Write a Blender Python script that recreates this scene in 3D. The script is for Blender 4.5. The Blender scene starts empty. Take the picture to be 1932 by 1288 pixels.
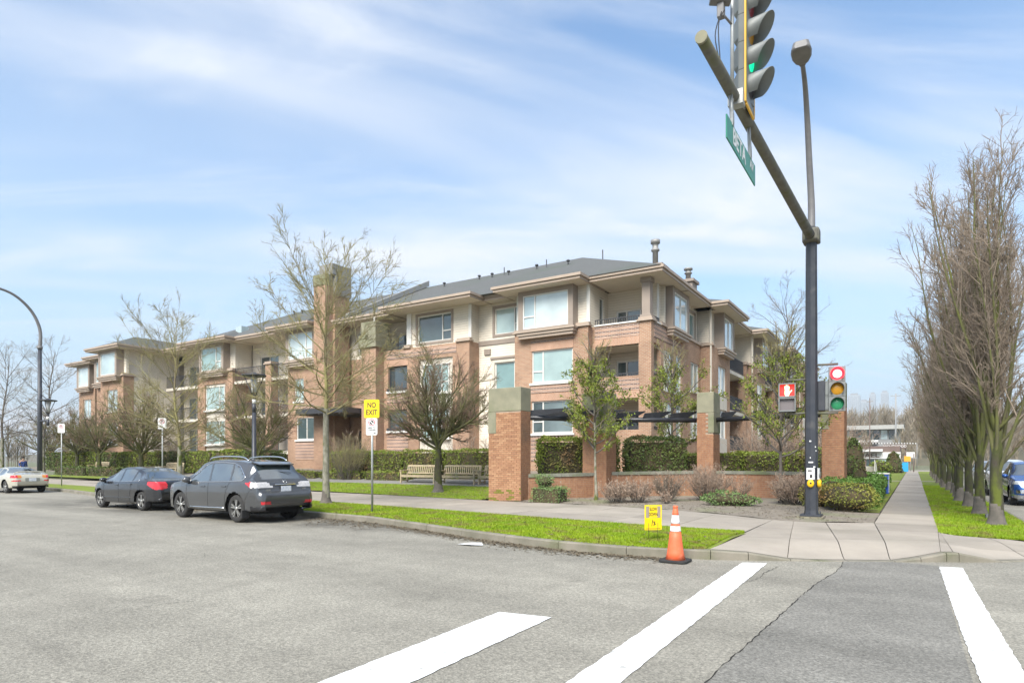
import bpy, bmesh, math, random
import numpy as np
from mathutils import Vector, Matrix
R_ = math.radians
random.seed(7)
HAZE = True
rng = np.random.default_rng(11)
scene = bpy.context.scene
COL = scene.collection

# ------------------------------------------------------------------ camera
YAW = R_(32.5)
cam_d = bpy.data.cameras.new('camera')
cam = bpy.data.objects.new('camera', cam_d); COL.objects.link(cam)
cam.location = (0, 0, 1.65)
cam.rotation_euler = (R_(90), 0, YAW)
cam_d.sensor_width = 36.0
cam_d.lens = 36.0 * 1190 / 1932
cam_d.shift_y = (868 - 644) / 1932
cam_d.clip_end = 6000
scene.camera = cam

# ------------------------------------------------------------------ sky and sun
SUN_EL, SUN_AZ = R_(44), R_(171)      # azimuth clockwise from +Y: high behind the viewer's right shoulder
world = bpy.data.worlds.new('World'); scene.world = world
world.use_nodes = True
nt = world.node_tree; nt.nodes.clear()
def N(t, **k):
    n = nt.nodes.new(t)
    for a, b in k.items(): setattr(n, a, b)
    return n
def L(a, b): nt.links.new(a, b)
out = N('ShaderNodeOutputWorld'); bg = N('ShaderNodeBackground'); bg.inputs['Strength'].default_value = 0.124
sky = N('ShaderNodeTexSky', sky_type='NISHITA'); sky.sun_disc = False
sky.sun_elevation = SUN_EL; sky.sun_rotation = SUN_AZ
sky.air_density = 1.0; sky.dust_density = 0.6; sky.ozone_density = 2.2; sky.altitude = 50
tc = N('ShaderNodeTexCoord'); sep = N('ShaderNodeSeparateXYZ'); L(tc.outputs['Generated'], sep.inputs[0])
def M(op, a, b=None, c=None):
    n = N('ShaderNodeMath', operation=op)
    for i, v in enumerate((a, b, c)):
        if v is None: continue
        if hasattr(v, 'is_linked'): L(v, n.inputs[i])
        else: n.inputs[i].default_value = v
    return n.outputs[0]
zz = M('ADD', M('MAXIMUM', sep.outputs['Z'], 0.0), 0.16)
cx_ = M('DIVIDE', sep.outputs['X'], zz); cy_ = M('DIVIDE', sep.outputs['Y'], zz)
comb = N('ShaderNodeCombineXYZ'); L(cx_, comb.inputs[0]); L(cy_, comb.inputs[1])
def cloud_layer(rot, scale, nscale, detail, rough, dist, lo, hi, off=(0, 0, 0)):
    mp = N('ShaderNodeMapping', vector_type='TEXTURE'); L(comb.outputs[0], mp.inputs['Vector'])
    mp.inputs['Rotation'].default_value = (0, 0, rot); mp.inputs['Scale'].default_value = [1 / v for v in scale]; mp.inputs['Location'].default_value = off
    nz = N('ShaderNodeTexNoise'); L(mp.outputs[0], nz.inputs['Vector'])
    nz.inputs['Scale'].default_value = nscale; nz.inputs['Detail'].default_value = detail
    nz.inputs['Roughness'].default_value = rough; nz.inputs['Distortion'].default_value = dist
    mr = N('ShaderNodeMapRange', interpolation_type='SMOOTHSTEP'); L(nz.outputs['Fac'], mr.inputs['Value'])
    mr.inputs['From Min'].default_value = lo; mr.inputs['From Max'].default_value = hi
    return mr.outputs['Result']
l1 = cloud_layer(R_(46), (0.30, 1.0, 1), 1.1, 6, 0.50, 0.8, 0.45, 0.74, (5.2, 3.3, 0))
l2 = cloud_layer(R_(38), (0.5, 1.3, 1), 2.0, 8, 0.58, 0.8, 0.44, 0.80, (7.7, 2.2, 3))
l3 = cloud_layer(R_(25), (1, 1.0, 1), 0.55, 3, 0.5, 0.2, 0.30, 0.75, (1.3, 5.2, 1))
cl = M('ADD', M('MULTIPLY', l1, 0.85), M('MULTIPLY', l2, 0.55))
cl = M('ADD', cl, M('MULTIPLY', l3, 0.30))
tint = N('ShaderNodeMixRGB', blend_type='MULTIPLY'); tint.inputs[0].default_value = 1; tint.inputs[2].default_value = (0.60, 0.76, 0.82, 1)
L(sky.outputs[0], tint.inputs[1])
hz = M('MULTIPLY', M('POWER', M('SUBTRACT', 1.0, M('MAXIMUM', sep.outputs['Z'], 0.0)), 3.0), 0.97)   # thin veil thickening towards the horizon
veil = N('ShaderNodeMixRGB'); L(hz, veil.inputs[0]); L(tint.outputs[0], veil.inputs[1]); veil.inputs[2].default_value = (1.95, 2.45, 2.85, 1)
mix = N('ShaderNodeMixRGB'); L(M('MINIMUM', cl, 0.95), mix.inputs[0]); L(veil.outputs[0], mix.inputs[1])
mix.inputs[2].default_value = (3.05, 3.2, 3.45, 1)
L(mix.outputs[0], bg.inputs[0]); L(bg.outputs[0], out.inputs[0])

sd = bpy.data.lights.new('sun', 'SUN'); sd.energy = 2.7; sd.angle = R_(34); sd.color = (1.0, 0.955, 0.89)
sun = bpy.data.objects.new('sun', sd); COL.objects.link(sun)
sdir = Vector((math.sin(SUN_AZ) * math.cos(SUN_EL), math.cos(SUN_AZ) * math.cos(SUN_EL), math.sin(SUN_EL)))
sun.rotation_euler = sdir.to_track_quat('Z', 'Y').to_euler(); sun.location = sdir * 50
vs = scene.view_settings
vs.view_transform = 'Standard'; vs.look = 'None'; vs.gamma = 1.0; vs.exposure = 1.42; vs.use_curve_mapping = False
scene.cycles.max_bounces = 6; scene.cycles.transparent_max_bounces = 8
scene.cycles.use_denoising = True

# ------------------------------------------------------------------ materials
MATS = {}
def mk(name, c1, c2=None, rough=0.85, scale=3.0, detail=5, bump=0.0, bscale=None, metal=0.0, spec=0.5, lo=0.35, hi=0.65, coat=0.0, emit=None, estr=0.0, stretch=None, c3=None, c3scale=0.3, c3lo=.5, c3hi=.7):
    if name in MATS: return MATS[name]
    m = bpy.data.materials.new(name); m.use_nodes = True; t = m.node_tree; b = t.nodes['Principled BSDF']
    b.inputs['Roughness'].default_value = rough; b.inputs['Metallic'].default_value = metal
    b.inputs['Specular IOR Level'].default_value = spec; b.inputs['Coat Weight'].default_value = coat
    b.inputs['Base Color'].default_value = (*c1, 1)
    if emit: b.inputs['Emission Color'].default_value = (*emit, 1); b.inputs['Emission Strength'].default_value = estr
    g = t.nodes.new('ShaderNodeNewGeometry'); vec = g.outputs['Position']
    if stretch:
        mp = t.nodes.new('ShaderNodeMapping'); mp.inputs['Scale'].default_value = stretch; t.links.new(vec, mp.inputs[0]); vec = mp.outputs[0]
    col = None
    if c2:
        n = t.nodes.new('ShaderNodeTexNoise'); n.inputs['Scale'].default_value = scale; n.inputs['Detail'].default_value = detail; n.inputs['Roughness'].default_value = 0.62
        t.links.new(vec, n.inputs['Vector'])
        r = t.nodes.new('ShaderNodeMapRange'); r.inputs['From Min'].default_value = lo; r.inputs['From Max'].default_value = hi; t.links.new(n.outputs['Fac'], r.inputs['Value'])
        x = t.nodes.new('ShaderNodeMixRGB'); x.inputs[1].default_value = (*c1, 1); x.inputs[2].default_value = (*c2, 1)
        t.links.new(r.outputs[0], x.inputs[0]); col = x.outputs[0]
    if c3:
        n = t.nodes.new('ShaderNodeTexNoise'); n.inputs['Scale'].default_value = c3scale; n.inputs['Detail'].default_value = 6; t.links.new(vec, n.inputs['Vector'])
        r = t.nodes.new('ShaderNodeMapRange'); r.inputs['From Min'].default_value = c3lo; r.inputs['From Max'].default_value = c3hi; t.links.new(n.outputs['Fac'], r.inputs['Value'])
        x2 = t.nodes.new('ShaderNodeMixRGB'); t.links.new(r.outputs[0], x2.inputs[0])
        if col: t.links.new(col, x2.inputs[1])
        else: x2.inputs[1].default_value = (*c1, 1)
        x2.inputs[2].default_value = (*c3, 1); col = x2.outputs[0]
    if col: t.links.new(col, b.inputs['Base Color'])
    if bump:
        n2 = t.nodes.new('ShaderNodeTexNoise'); n2.inputs['Scale'].default_value = bscale or scale; n2.inputs['Detail'].default_value = 4; t.links.new(vec, n2.inputs['Vector'])
        bp = t.nodes.new('ShaderNodeBump'); bp.inputs['Strength'].default_value = bump; bp.inputs['Distance'].default_value = 0.02
        t.links.new(n2.outputs['Fac'], bp.inputs['Height']); t.links.new(bp.outputs[0], b.inputs['Normal'])
    MATS[name] = m; return m

def brick_mat(name, c1, c2, mortar, w=0.215, h=0.076, ms=0.011, swap=False, alt=None, moss=None):
    m = bpy.data.materials.new(name); m.use_nodes = True; t = m.node_tree; b = t.nodes['Principled BSDF']; b.inputs['Roughness'].default_value = 0.9
    b.inputs['Specular IOR Level'].default_value = 0.2
    def nd(x): return t.nodes.new(x)
    g = nd('ShaderNodeNewGeometry'); s = nd('ShaderNodeSeparateXYZ'); t.links.new(g.outputs['Position'], s.inputs[0])
    a = nd('ShaderNodeMath'); a.operation = 'ADD'; t.links.new(s.outputs[0], a.inputs[0]); t.links.new(s.outputs[1], a.inputs[1])
    cb = nd('ShaderNodeCombineXYZ')
    t.links.new(a.outputs[0], cb.inputs[1 if swap else 0]); t.links.new(s.outputs[2], cb.inputs[0 if swap else 1])
    br = nd('ShaderNodeTexBrick'); t.links.new(cb.outputs[0], br.inputs['Vector'])
    br.inputs['Scale'].default_value = 1.0; br.inputs['Brick Width'].default_value = w; br.inputs['Row Height'].default_value = h
    br.inputs['Mortar Size'].default_value = ms; br.inputs['Mortar Smooth'].default_value = 0.3; br.inputs['Bias'].default_value = 0.0
    br.inputs['Color1'].default_value = (*c1, 1); br.inputs['Color2'].default_value = (*c2, 1); br.inputs['Mortar'].default_value = (*mortar, 1)
    col = br.outputs['Color']
    if alt:      # every third course laid in darker bricks
        fl = nd('ShaderNodeMath'); fl.operation = 'DIVIDE'; fl.inputs[1].default_value = h * 3; t.links.new(s.outputs[2], fl.inputs[0])
        fr = nd('ShaderNodeMath'); fr.operation = 'FRACT'; t.links.new(fl.outputs[0], fr.inputs[0])
        ls = nd('ShaderNodeMath'); ls.operation = 'LESS_THAN'; ls.inputs[1].default_value = 0.3333; t.links.new(fr.outputs[0], ls.inputs[0])
        inv = nd('ShaderNodeMath'); inv.operation = 'SUBTRACT'; inv.inputs[0].default_value = 1; t.links.new(br.outputs['Fac'], inv.inputs[1])
        mu = nd('ShaderNodeMath'); mu.operation = 'MULTIPLY'; t.links.new(ls.outputs[0], mu.inputs[0]); t.links.new(inv.outputs[0], mu.inputs[1])
        mx = nd('ShaderNodeMixRGB'); t.links.new(mu.outputs[0], mx.inputs[0]); t.links.new(col, mx.inputs[1]); mx.inputs[2].default_value = (*alt, 1); col = mx.outputs[0]
    n = nd('ShaderNodeTexNoise'); n.inputs['Scale'].default_value = 0.9; n.inputs['Detail'].default_value = 6; t.links.new(g.outputs['Position'], n.inputs['Vector'])
    r = nd('ShaderNodeMapRange'); r.inputs['From Min'].default_value = 0.3; r.inputs['From Max'].default_value = 0.7; r.inputs['To Min'].default_value = 0.82; r.inputs['To Max'].default_value = 1.12; t.links.new(n.outputs['Fac'], r.inputs['Value'])
    hs = nd('ShaderNodeMixRGB'); hs.blend_type = 'MULTIPLY'; hs.inputs[0].default_value = 1; t.links.new(col, hs.inputs[1]); t.links.new(r.outputs[0], hs.inputs[2]); col = hs.outputs[0]
    if moss:
        n3 = nd('ShaderNodeTexNoise'); n3.inputs['Scale'].default_value = 3.0; n3.inputs['Detail'].default_value = 7; t.links.new(g.outputs['Position'], n3.inputs['Vector'])
        ad = nd('ShaderNodeMath'); ad.operation = 'MULTIPLY_ADD'; ad.inputs[1].default_value = -0.55; ad.inputs[2].default_value = 0.48; t.links.new(s.outputs[2], ad.inputs[0])
        a2 = nd('ShaderNodeMath'); a2.operation = 'ADD'; t.links.new(ad.outputs[0], a2.inputs[0]); t.links.new(n3.outputs['Fac'], a2.inputs[1])
        r3 = nd('ShaderNodeMapRange'); r3.inputs['From Min'].default_value = 0.62; r3.inputs['From Max'].default_value = 0.85; t.links.new(a2.outputs[0], r3.inputs['Value'])
        mx = nd('ShaderNodeMixRGB'); t.links.new(r3.outputs[0], mx.inputs[0]); t.links.new(col, mx.inputs[1]); mx.inputs[2].default_value = (*moss, 1); col = mx.outputs[0]
    t.links.new(col, b.inputs['Base Color'])
    bp = nd('ShaderNodeBump'); bp.inputs['Strength'].default_value = 0.5; bp.inputs['Distance'].default_value = 0.008; bp.invert = True
    t.links.new(br.outputs['Fac'], bp.inputs['Height']); t.links.new(bp.outputs[0], b.inputs['Normal'])
    MATS[name] = m; return m

def siding_mat(name, c, board=0.15):
    m = bpy.data.materials.new(name); m.use_nodes = True; t = m.node_tree; b = t.nodes['Principled BSDF']; b.inputs['Roughness'].default_value = 0.75
    def nd(x): return t.nodes.new(x)
    g = nd('ShaderNodeNewGeometry'); s = nd('ShaderNodeSeparateXYZ'); t.links.new(g.outputs['Position'], s.inputs[0])
    d = nd('ShaderNodeMath'); d.operation = 'DIVIDE'; d.inputs[1].default_value = board; t.links.new(s.outputs[2], d.inputs[0])
    f = nd('ShaderNodeMath'); f.operation = 'FRACT'; t.links.new(d.outputs[0], f.inputs[0])
    r = nd('ShaderNodeMapRange'); r.inputs['From Min'].default_value = 0.0; r.inputs['From Max'].default_value = 1.0; r.inputs['To Min'].default_value = 1.0; r.inputs['To Max'].default_value = 0.0; t.links.new(f.outputs[0], r.inputs['Value'])
    bp = nd('ShaderNodeBump'); bp.inputs['Strength'].default_value = 0.9; bp.inputs['Distance'].default_value = 0.03; t.links.new(r.outputs[0], bp.inputs['Height']); t.links.new(bp.outputs[0], b.inputs['Normal'])
    n = nd('ShaderNodeTexNoise'); n.inputs['Scale'].default_value = 0.7; n.inputs['Detail'].default_value = 6; t.links.new(g.outputs['Position'], n.inputs['Vector'])
    x = nd('ShaderNodeMixRGB'); x.inputs[1].default_value = (*[v * 0.9 for v in c], 1); x.inputs[2].default_value = (*[min(1, v * 1.08) for v in c], 1); t.links.new(n.outputs['Fac'], x.inputs[0])
    gp = nd('ShaderNodeMath'); gp.operation = 'GREATER_THAN'; gp.inputs[1].default_value = 0.93; t.links.new(f.outputs[0], gp.inputs[0])   # the lap joint between boards
    x2 = nd('ShaderNodeMixRGB'); t.links.new(gp.outputs[0], x2.inputs[0]); t.links.new(x.outputs[0], x2.inputs[1]); x2.inputs[2].default_value = (*[v * 0.6 for v in c], 1)
    t.links.new(x2.outputs[0], b.inputs['Base Color'])
    MATS[name] = m; return m

def random_mat(name, cols, rough=0.6, metal=0.0, spec=0.5, trans=0.0, noise=0.0, nscale=20):
    """colour picked per object from a ramp"""
    m = bpy.data.materials.new(name); m.use_nodes = True; t = m.node_tree; b = t.nodes['Principled BSDF']
    b.inputs['Roughness'].default_value = rough; b.inputs['Specular IOR Level'].default_value = spec
    o = t.nodes.new('ShaderNodeObjectInfo'); cr = t.nodes.new('ShaderNodeValToRGB'); t.links.new(o.outputs['Random'], cr.inputs[0])
    e = cr.color_ramp.elements
    e[0].color = (*cols[0], 1); e[1].color = (*cols[-1], 1)
    for i in range(1, len(cols) - 1):
        k = e.new(i / (len(cols) - 1)); k.color = (*cols[i], 1)
    src = cr.outputs[0]
    if noise:
        g = t.nodes.new('ShaderNodeNewGeometry'); n = t.nodes.new('ShaderNodeTexNoise'); n.inputs['Scale'].default_value = nscale; n.inputs['Detail'].default_value = 5; t.links.new(g.outputs['Position'], n.inputs['Vector'])
        r = t.nodes.new('ShaderNodeMapRange'); r.inputs['From Min'].default_value = .3; r.inputs['From Max'].default_value = .7; r.inputs['To Min'].default_value = 1 - noise; r.inputs['To Max'].default_value = 1 + noise; t.links.new(n.outputs['Fac'], r.inputs['Value'])
        x = t.nodes.new('ShaderNodeMixRGB'); x.blend_type = 'MULTIPLY'; x.inputs[0].default_value = 1; t.links.new(src, x.inputs[1]); t.links.new(r.outputs[0], x.inputs[2]); src = x.outputs[0]
    t.links.new(src, b.inputs['Base Color']); MATS[name] = m; return m

def leaf_mat(name, c1, c2, scale=2.5, c3=None, c3scale=.8, lo=.35, hi=.65, c3lo=.55, c3hi=.68):
    m = mk(name, c1, c2, rough=0.6, scale=scale, detail=4, spec=0.3, c3=c3, c3scale=c3scale, lo=lo, hi=hi, c3lo=c3lo, c3hi=c3hi)
    m.node_tree.nodes['Principled BSDF'].inputs['Transmission Weight'].default_value = 0.0
    return m

# ------------------------------------------------------------------ object helpers
ORG = {}
def org(o): return ORG.get(o.name, (0.0, 0.0, 0.0)) if o else (0.0, 0.0, 0.0)
def link(name, me, mat, parent=None):
    o = bpy.data.objects.new(name, me); COL.objects.link(o)
    if mat is not None and len(me.materials) == 0: me.materials.append(MATS[mat] if isinstance(mat, str) else mat)
    if parent: o.parent = parent
    return o
def tag(o, label=None, cat=None, group=None, kind=None):
    if label: o['label'] = label
    if cat: o['category'] = cat
    if group: o['group'] = group
    if kind: o['kind'] = kind
    return o
def thing(name, label, cat, loc=(0, 0, 0), group=None):
    o = bpy.data.objects.new(name, None); COL.objects.link(o); o.empty_display_size = 0.2
    o.location = loc; ORG[o.name] = tuple(loc)
    return tag(o, label, cat, group)
def copy_tree(o, parent=None):
    c = o.copy(); COL.objects.link(c)
    if parent: c.parent = parent
    for ch in o.children: copy_tree(ch, c)
    return c

class MB:
    """collects simple shapes in world coordinates and links them as one mesh"""
    def __init__(s): s.v = []; s.f = []; s.smooth = []
    def add(s, vs, fs, smooth=False):
        b = len(s.v); s.v.extend([tuple(p) for p in vs]); s.f.extend([tuple(i + b for i in f) for f in fs]); s.smooth.extend([smooth] * len(fs)); return s
    def box(s, x0, x1, y0, y1, z0, z1):
        return s.add([(x0, y0, z0), (x1, y0, z0), (x1, y1, z0), (x0, y1, z0), (x0, y0, z1), (x1, y0, z1), (x1, y1, z1), (x0, y1, z1)],
                     [(0, 3, 2, 1), (4, 5, 6, 7), (0, 1, 5, 4), (1, 2, 6, 5), (2, 3, 7, 6), (3, 0, 4, 7)])
    def obox(s, c, sx, sy, sz, rz=0.0, rx=0.0, ry=0.0, taper=1.0):
        m = Matrix.Rotation(rz, 3, 'Z') @ Matrix.Rotation(ry, 3, 'Y') @ Matrix.Rotation(rx, 3, 'X')
        vs = []
        for dz in (-.5, .5):
            k = taper if dz > 0 else 1
            for dx, dy in ((-.5, -.5), (.5, -.5), (.5, .5), (-.5, .5)):
                vs.append(Vector(c) + m @ Vector((dx * sx * k, dy * sy * k, dz * sz)))
        return s.add(vs, [(0, 3, 2, 1), (4, 5, 6, 7), (0, 1, 5, 4), (1, 2, 6, 5), (2, 3, 7, 6), (3, 0, 4, 7)])
    def prism(s, poly, z0, z1, smooth=False):
        n = len(poly); zf0 = z0 if callable(z0) else (lambda x, y: z0); zf1 = z1 if callable(z1) else (lambda x, y: z1)
        return s.add([(x, y, zf0(x, y)) for x, y in poly] + [(x, y, zf1(x, y)) for x, y in poly],
                     [tuple(range(n - 1, -1, -1)), tuple(range(n, 2 * n))] + [(i, (i + 1) % n, n + (i + 1) % n, n + i) for i in range(n)])
    def tube(s, pts, rad, n=8, cap=True, smooth=True, flat=1.0):
        pts = [Vector(p) for p in pts]
        if not hasattr(rad, '__len__'): rad = [rad] * len(pts)
        vs = []; sg_ = [(b_ - a_).normalized() for a_, b_ in zip(pts[:-1], pts[1:]) if (b_ - a_).length > 1e-9]; ref = min((Vector((1, 0, 0)), Vector((0, 1, 0)), Vector((0, 0, 1))), key=lambda r_: max(abs(r_.dot(d_)) for d_ in sg_))
        for i, p in enumerate(pts):
            d = (pts[min(i + 1, len(pts) - 1)] - pts[max(i - 1, 0)]).normalized()
            a = d.cross(ref).normalized(); b = d.cross(a).normalized()
            for k in range(n):
                t = 2 * math.pi * k / n; vs.append(p + a * (math.cos(t) * rad[i]) + b * (math.sin(t) * rad[i] * flat))
        fs = [(i * n + k, (i + 1) * n + k, (i + 1) * n + (k + 1) % n, i * n + (k + 1) % n) for i in range(len(pts) - 1) for k in range(n)]
        s.add(vs, fs, smooth)
        if cap:
            b = len(s.v) - len(vs); s.f.append(tuple(b + k for k in range(n))); s.f.append(tuple(b + len(vs) - 1 - k for k in range(n))); s.smooth += [False, False]
        return s
    def lathe(s, prof, c, n=24, smooth=True, axis='Z', cap=True):
        vs = []
        for r, z in prof:
            for k in range(n):
                t = 2 * math.pi * k / n; p = (r * math.cos(t), r * math.sin(t), z)
                if axis == 'X': p = (z, p[0], p[1])
                if axis == 'Y': p = (p[0], z, p[1])
                vs.append((c[0] + p[0], c[1] + p[1], c[2] + p[2]))
        fs = [(i * n + k, i * n + (k + 1) % n, (i + 1) * n + (k + 1) % n, (i + 1) * n + k) for i in range(len(prof) - 1) for k in range(n)]
        if cap: fs += [tuple(range(n - 1, -1, -1)), tuple((len(prof) - 1) * n + k for k in range(n))]
        return s.add(vs, fs, smooth)
    def mesh(s, name, o=(0, 0, 0)):
        me = bpy.data.meshes.new(name); me.from_pydata([(x - o[0], y - o[1], z - o[2]) for x, y, z in s.v], [], s.f)
        me.polygons.foreach_set('use_smooth', s.smooth); me.update(); return me
    def build(s, name, mat, parent=None, bevel=0.0):
        o_ = org(parent); me = s.mesh(name, o_); o = link(name, me, mat, parent); ORG[o.name] = o_
        if bevel:
            bm = bmesh.new(); bm.from_mesh(me); bmesh.ops.bevel(bm, geom=list(bm.edges), offset=bevel, segments=1, affect='EDGES', clamp_overlap=True); bm.to_mesh(me); bm.free()
        return o
def np_mesh(name, verts, faces, mat, parent=None, smooth=False):
    """faces: (n,k) int array"""
    o_ = org(parent); verts = np.asarray(verts, dtype=np.float32) - np.array(o_, dtype=np.float32); faces = np.asarray(faces, dtype=np.int32)
    me = bpy.data.meshes.new(name); n, k = faces.shape
    me.vertices.add(len(verts)); me.vertices.foreach_set('co', verts.ravel())
    me.loops.add(n * k); me.loops.foreach_set('vertex_index', faces.ravel())
    me.polygons.add(n); me.polygons.foreach_set('loop_start', np.arange(0, n * k, k, dtype=np.int32))
    if smooth: me.polygons.foreach_set('use_smooth', np.ones(n, dtype=bool))
    me.update(calc_edges=True); o = link(name, me, mat, parent); ORG[o.name] = o_; return o
def text_obj(name, body, size, mat, parent, mtx, ext=0.002, align='CENTER', sx=1.0, bold=.022):
    cu = bpy.data.curves.new(name, 'FONT'); cu.body = body; cu.size = size; cu.extrude = ext; cu.align_x = align; cu.align_y = 'CENTER'; cu.offset = size * bold
    t = bpy.data.objects.new(name, cu); COL.objects.link(t)
    dg = bpy.context.evaluated_depsgraph_get(); me = bpy.data.meshes.new_from_object(t.evaluated_get(dg)); COL.objects.unlink(t); bpy.data.objects.remove(t)
    me.transform(Matrix.Diagonal((sx, 1, 1, 1))); me.transform(mtx)
    o_ = org(parent); me.transform(Matrix.Translation((-o_[0], -o_[1], -o_[2])))
    me.materials.clear(); o = link(name, me, mat, parent); ORG[o.name] = o_; return o
def basis(o, u, w):
    """matrix placing text: u = reading direction, w = up direction"""
    u = Vector(u).normalized(); w = Vector(w).normalized(); n = u.cross(w)
    m = Matrix((u, w, n)).transposed().to_4x4(); m.translation = Vector(o); return m
def lerp(a, b, t): return a + (b - a) * t
# ------------------------------------------------------------------ ground, road, pavements
def asphalt(name, base, spec_lo, tint, damp_and_shade=False):
    m = bpy.data.materials.new(name); m.use_nodes = True; t = m.node_tree; b = t.nodes['Principled BSDF']; b.inputs['Roughness'].default_value = 0.88; b.inputs['Specular IOR Level'].default_value = 0.3
    def nd(x): return t.nodes.new(x)
    g = nd('ShaderNodeNewGeometry')
    def noise(sc, det, rough=0.6):
        n = nd('ShaderNodeTexNoise'); n.inputs['Scale'].default_value = sc; n.inputs['Detail'].default_value = det; n.inputs['Roughness'].default_value = rough; t.links.new(g.outputs['Position'], n.inputs['Vector']); return n.outputs['Fac']
    def mr(v, a, bb, c, d):
        r = nd('ShaderNodeMapRange'); r.inputs['From Min'].default_value = a; r.inputs['From Max'].default_value = bb; r.inputs['To Min'].default_value = c; r.inputs['To Max'].default_value = d; t.links.new(v, r.inputs['Value']); return r.outputs[0]
    def mul(a, bb):
        x = nd('ShaderNodeMath'); x.operation = 'MULTIPLY'; t.links.new(a, x.inputs[0]); t.links.new(bb, x.inputs[1]); return x.outputs[0]
    vo = nd('ShaderNodeTexVoronoi'); vo.inputs['Scale'].default_value = 75; t.links.new(g.outputs['Position'], vo.inputs['Vector'])
    sp = nd('ShaderNodeSeparateColor'); t.links.new(vo.outputs['Color'], sp.inputs[0])
    stone = mr(sp.outputs[0], 0, 1, spec_lo, 1.26)                     # single aggregate stones, light and dark
    v = mul(stone, mr(noise(26, 3), .3, .7, .78, 1.22))
    v = mul(v, mr(noise(0.35, 5), .3, .7, .86, 1.14))
    v = mul(v, mr(noise(2.3, 6, .7), .32, .68, .90, 1.10))
    mp = nd('ShaderNodeMapping'); mp.inputs['Scale'].default_value = (.06, .9, 1); t.links.new(g.outputs['Position'], mp.inputs[0])
    nl = nd('ShaderNodeTexNoise'); nl.inputs['Scale'].default_value = 1.0; nl.inputs['Detail'].default_value = 5; t.links.new(mp.outputs[0], nl.inputs['Vector']); v = mul(v, mr(nl.outputs['Fac'], .3, .7, .88, 1.12))   # wheel tracks along the road
    ns_ = noise(1.1, 6, .65); v = mul(v, mr(ns_, .60, .72, 1.0, .80))           # old oil and repair blotches
    if damp_and_shade:                                                                   # damp, dirty parking lane along the kerb, cars' shadow painted into the colour
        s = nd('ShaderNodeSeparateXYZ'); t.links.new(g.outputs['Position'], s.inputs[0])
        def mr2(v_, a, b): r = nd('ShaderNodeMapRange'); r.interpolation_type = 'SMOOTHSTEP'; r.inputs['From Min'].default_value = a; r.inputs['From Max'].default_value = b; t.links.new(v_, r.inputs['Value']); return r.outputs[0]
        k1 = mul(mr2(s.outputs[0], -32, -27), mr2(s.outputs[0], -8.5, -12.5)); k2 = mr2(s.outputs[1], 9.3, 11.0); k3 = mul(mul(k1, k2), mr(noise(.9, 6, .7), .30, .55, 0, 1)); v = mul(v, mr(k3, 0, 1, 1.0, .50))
    c = nd('ShaderNodeMixRGB'); c.blend_type = 'MULTIPLY'; c.inputs[0].default_value = 1; c.inputs[1].default_value = (base * tint[0], base * tint[1], base * tint[2], 1); t.links.new(v, c.inputs[2])
    t.links.new(c.outputs[0], b.inputs['Base Color'])
    bp = nd('ShaderNodeBump'); bp.inputs['Strength'].default_value = 0.5; bp.inputs['Distance'].default_value = 0.006; t.links.new(vo.outputs['Distance'], bp.inputs['Height']); t.links.new(bp.outputs[0], b.inputs['Normal'])
    MATS[name] = m; return m
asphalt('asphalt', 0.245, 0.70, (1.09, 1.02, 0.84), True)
asphalt('asphalt_patch', 0.195, 0.70, (1.05, 1.0, 0.87))
mk('earth', (0.16, 0.15, 0.10), (0.11, 0.13, 0.05), scale=0.2, rough=1)
mk('concrete', (0.37, 0.325, 0.265), (0.32, 0.28, 0.23), scale=1.3, detail=8, bump=0.15, bscale=60, c3=(0.27, 0.24, 0.19), c3scale=.45, c3lo=.5, c3hi=.72)
mk('joint', (0.10, 0.095, 0.08), rough=1)
mk('kerb_concrete', (0.24, 0.215, 0.17), (0.16, 0.15, 0.11), scale=2.2, detail=8, bump=0.2, bscale=40, c3=(0.12, 0.13, 0.06), c3scale=1.2, c3lo=.55, c3hi=.75)
mk('soil', (0.19, 0.16, 0.125), (0.27, 0.235, 0.185), scale=5, detail=8, bump=0.6, bscale=25, rough=1, c3=(0.21, 0.21, 0.12), c3scale=.7, c3lo=.52, c3hi=.7)
mk('turf', (0.135, 0.19, 0.012), (0.195, 0.25, 0.018), scale=1.6, detail=7, rough=1, bump=.4, bscale=60, c3=(0.15, 0.12, 0.06), c3scale=2.6, c3lo=.5, c3hi=.68)
mk('paint', (0.80, 0.80, 0.78), (0.74, 0.74, 0.71), scale=9, detail=8, rough=0.7, bump=.25, bscale=110, c3=(0.42, 0.41, 0.38), c3scale=9, c3lo=.62, c3hi=.70)
mk('crack', (0.02, 0.018, 0.015), rough=1)
mk('gravel', (0.27, 0.26, 0.235), (0.17, 0.16, 0.14), scale=12, rough=1, bump=.5, bscale=50)

_t = MATS['concrete'].node_tree; _b = _t.nodes['Principled BSDF']; _src = _b.inputs['Base Color'].links[0].from_socket; _o = _t.nodes.new('ShaderNodeObjectInfo'); _r = _t.nodes.new('ShaderNodeMapRange'); _r.inputs['To Min'].default_value = .88; _r.inputs['To Max'].default_value = 1.08; _t.links.new(_o.outputs['Random'], _r.inputs['Value']); _x = _t.nodes.new('ShaderNodeMixRGB'); _x.blend_type = 'MULTIPLY'; _x.inputs[0].default_value = 1; _t.links.new(_src, _x.inputs[1]); _t.links.new(_r.outputs[0], _x.inputs[2]); _t.links.new(_x.outputs[0], _b.inputs['Base Color'])   # slabs differ a little in tone
def sheet(name, poly, z, mat, parent=None):
    b = MB(); b.add([(x, y, z(x, y) if callable(z) else z) for x, y in poly], [tuple(range(len(poly)))]); return b.build(name, mat, parent)
tag(sheet('ground', [(-3000, -3000), (3000, -3000), (3000, 3000), (-3000, 3000)], -0.03, 'earth'), kind='structure')
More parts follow.
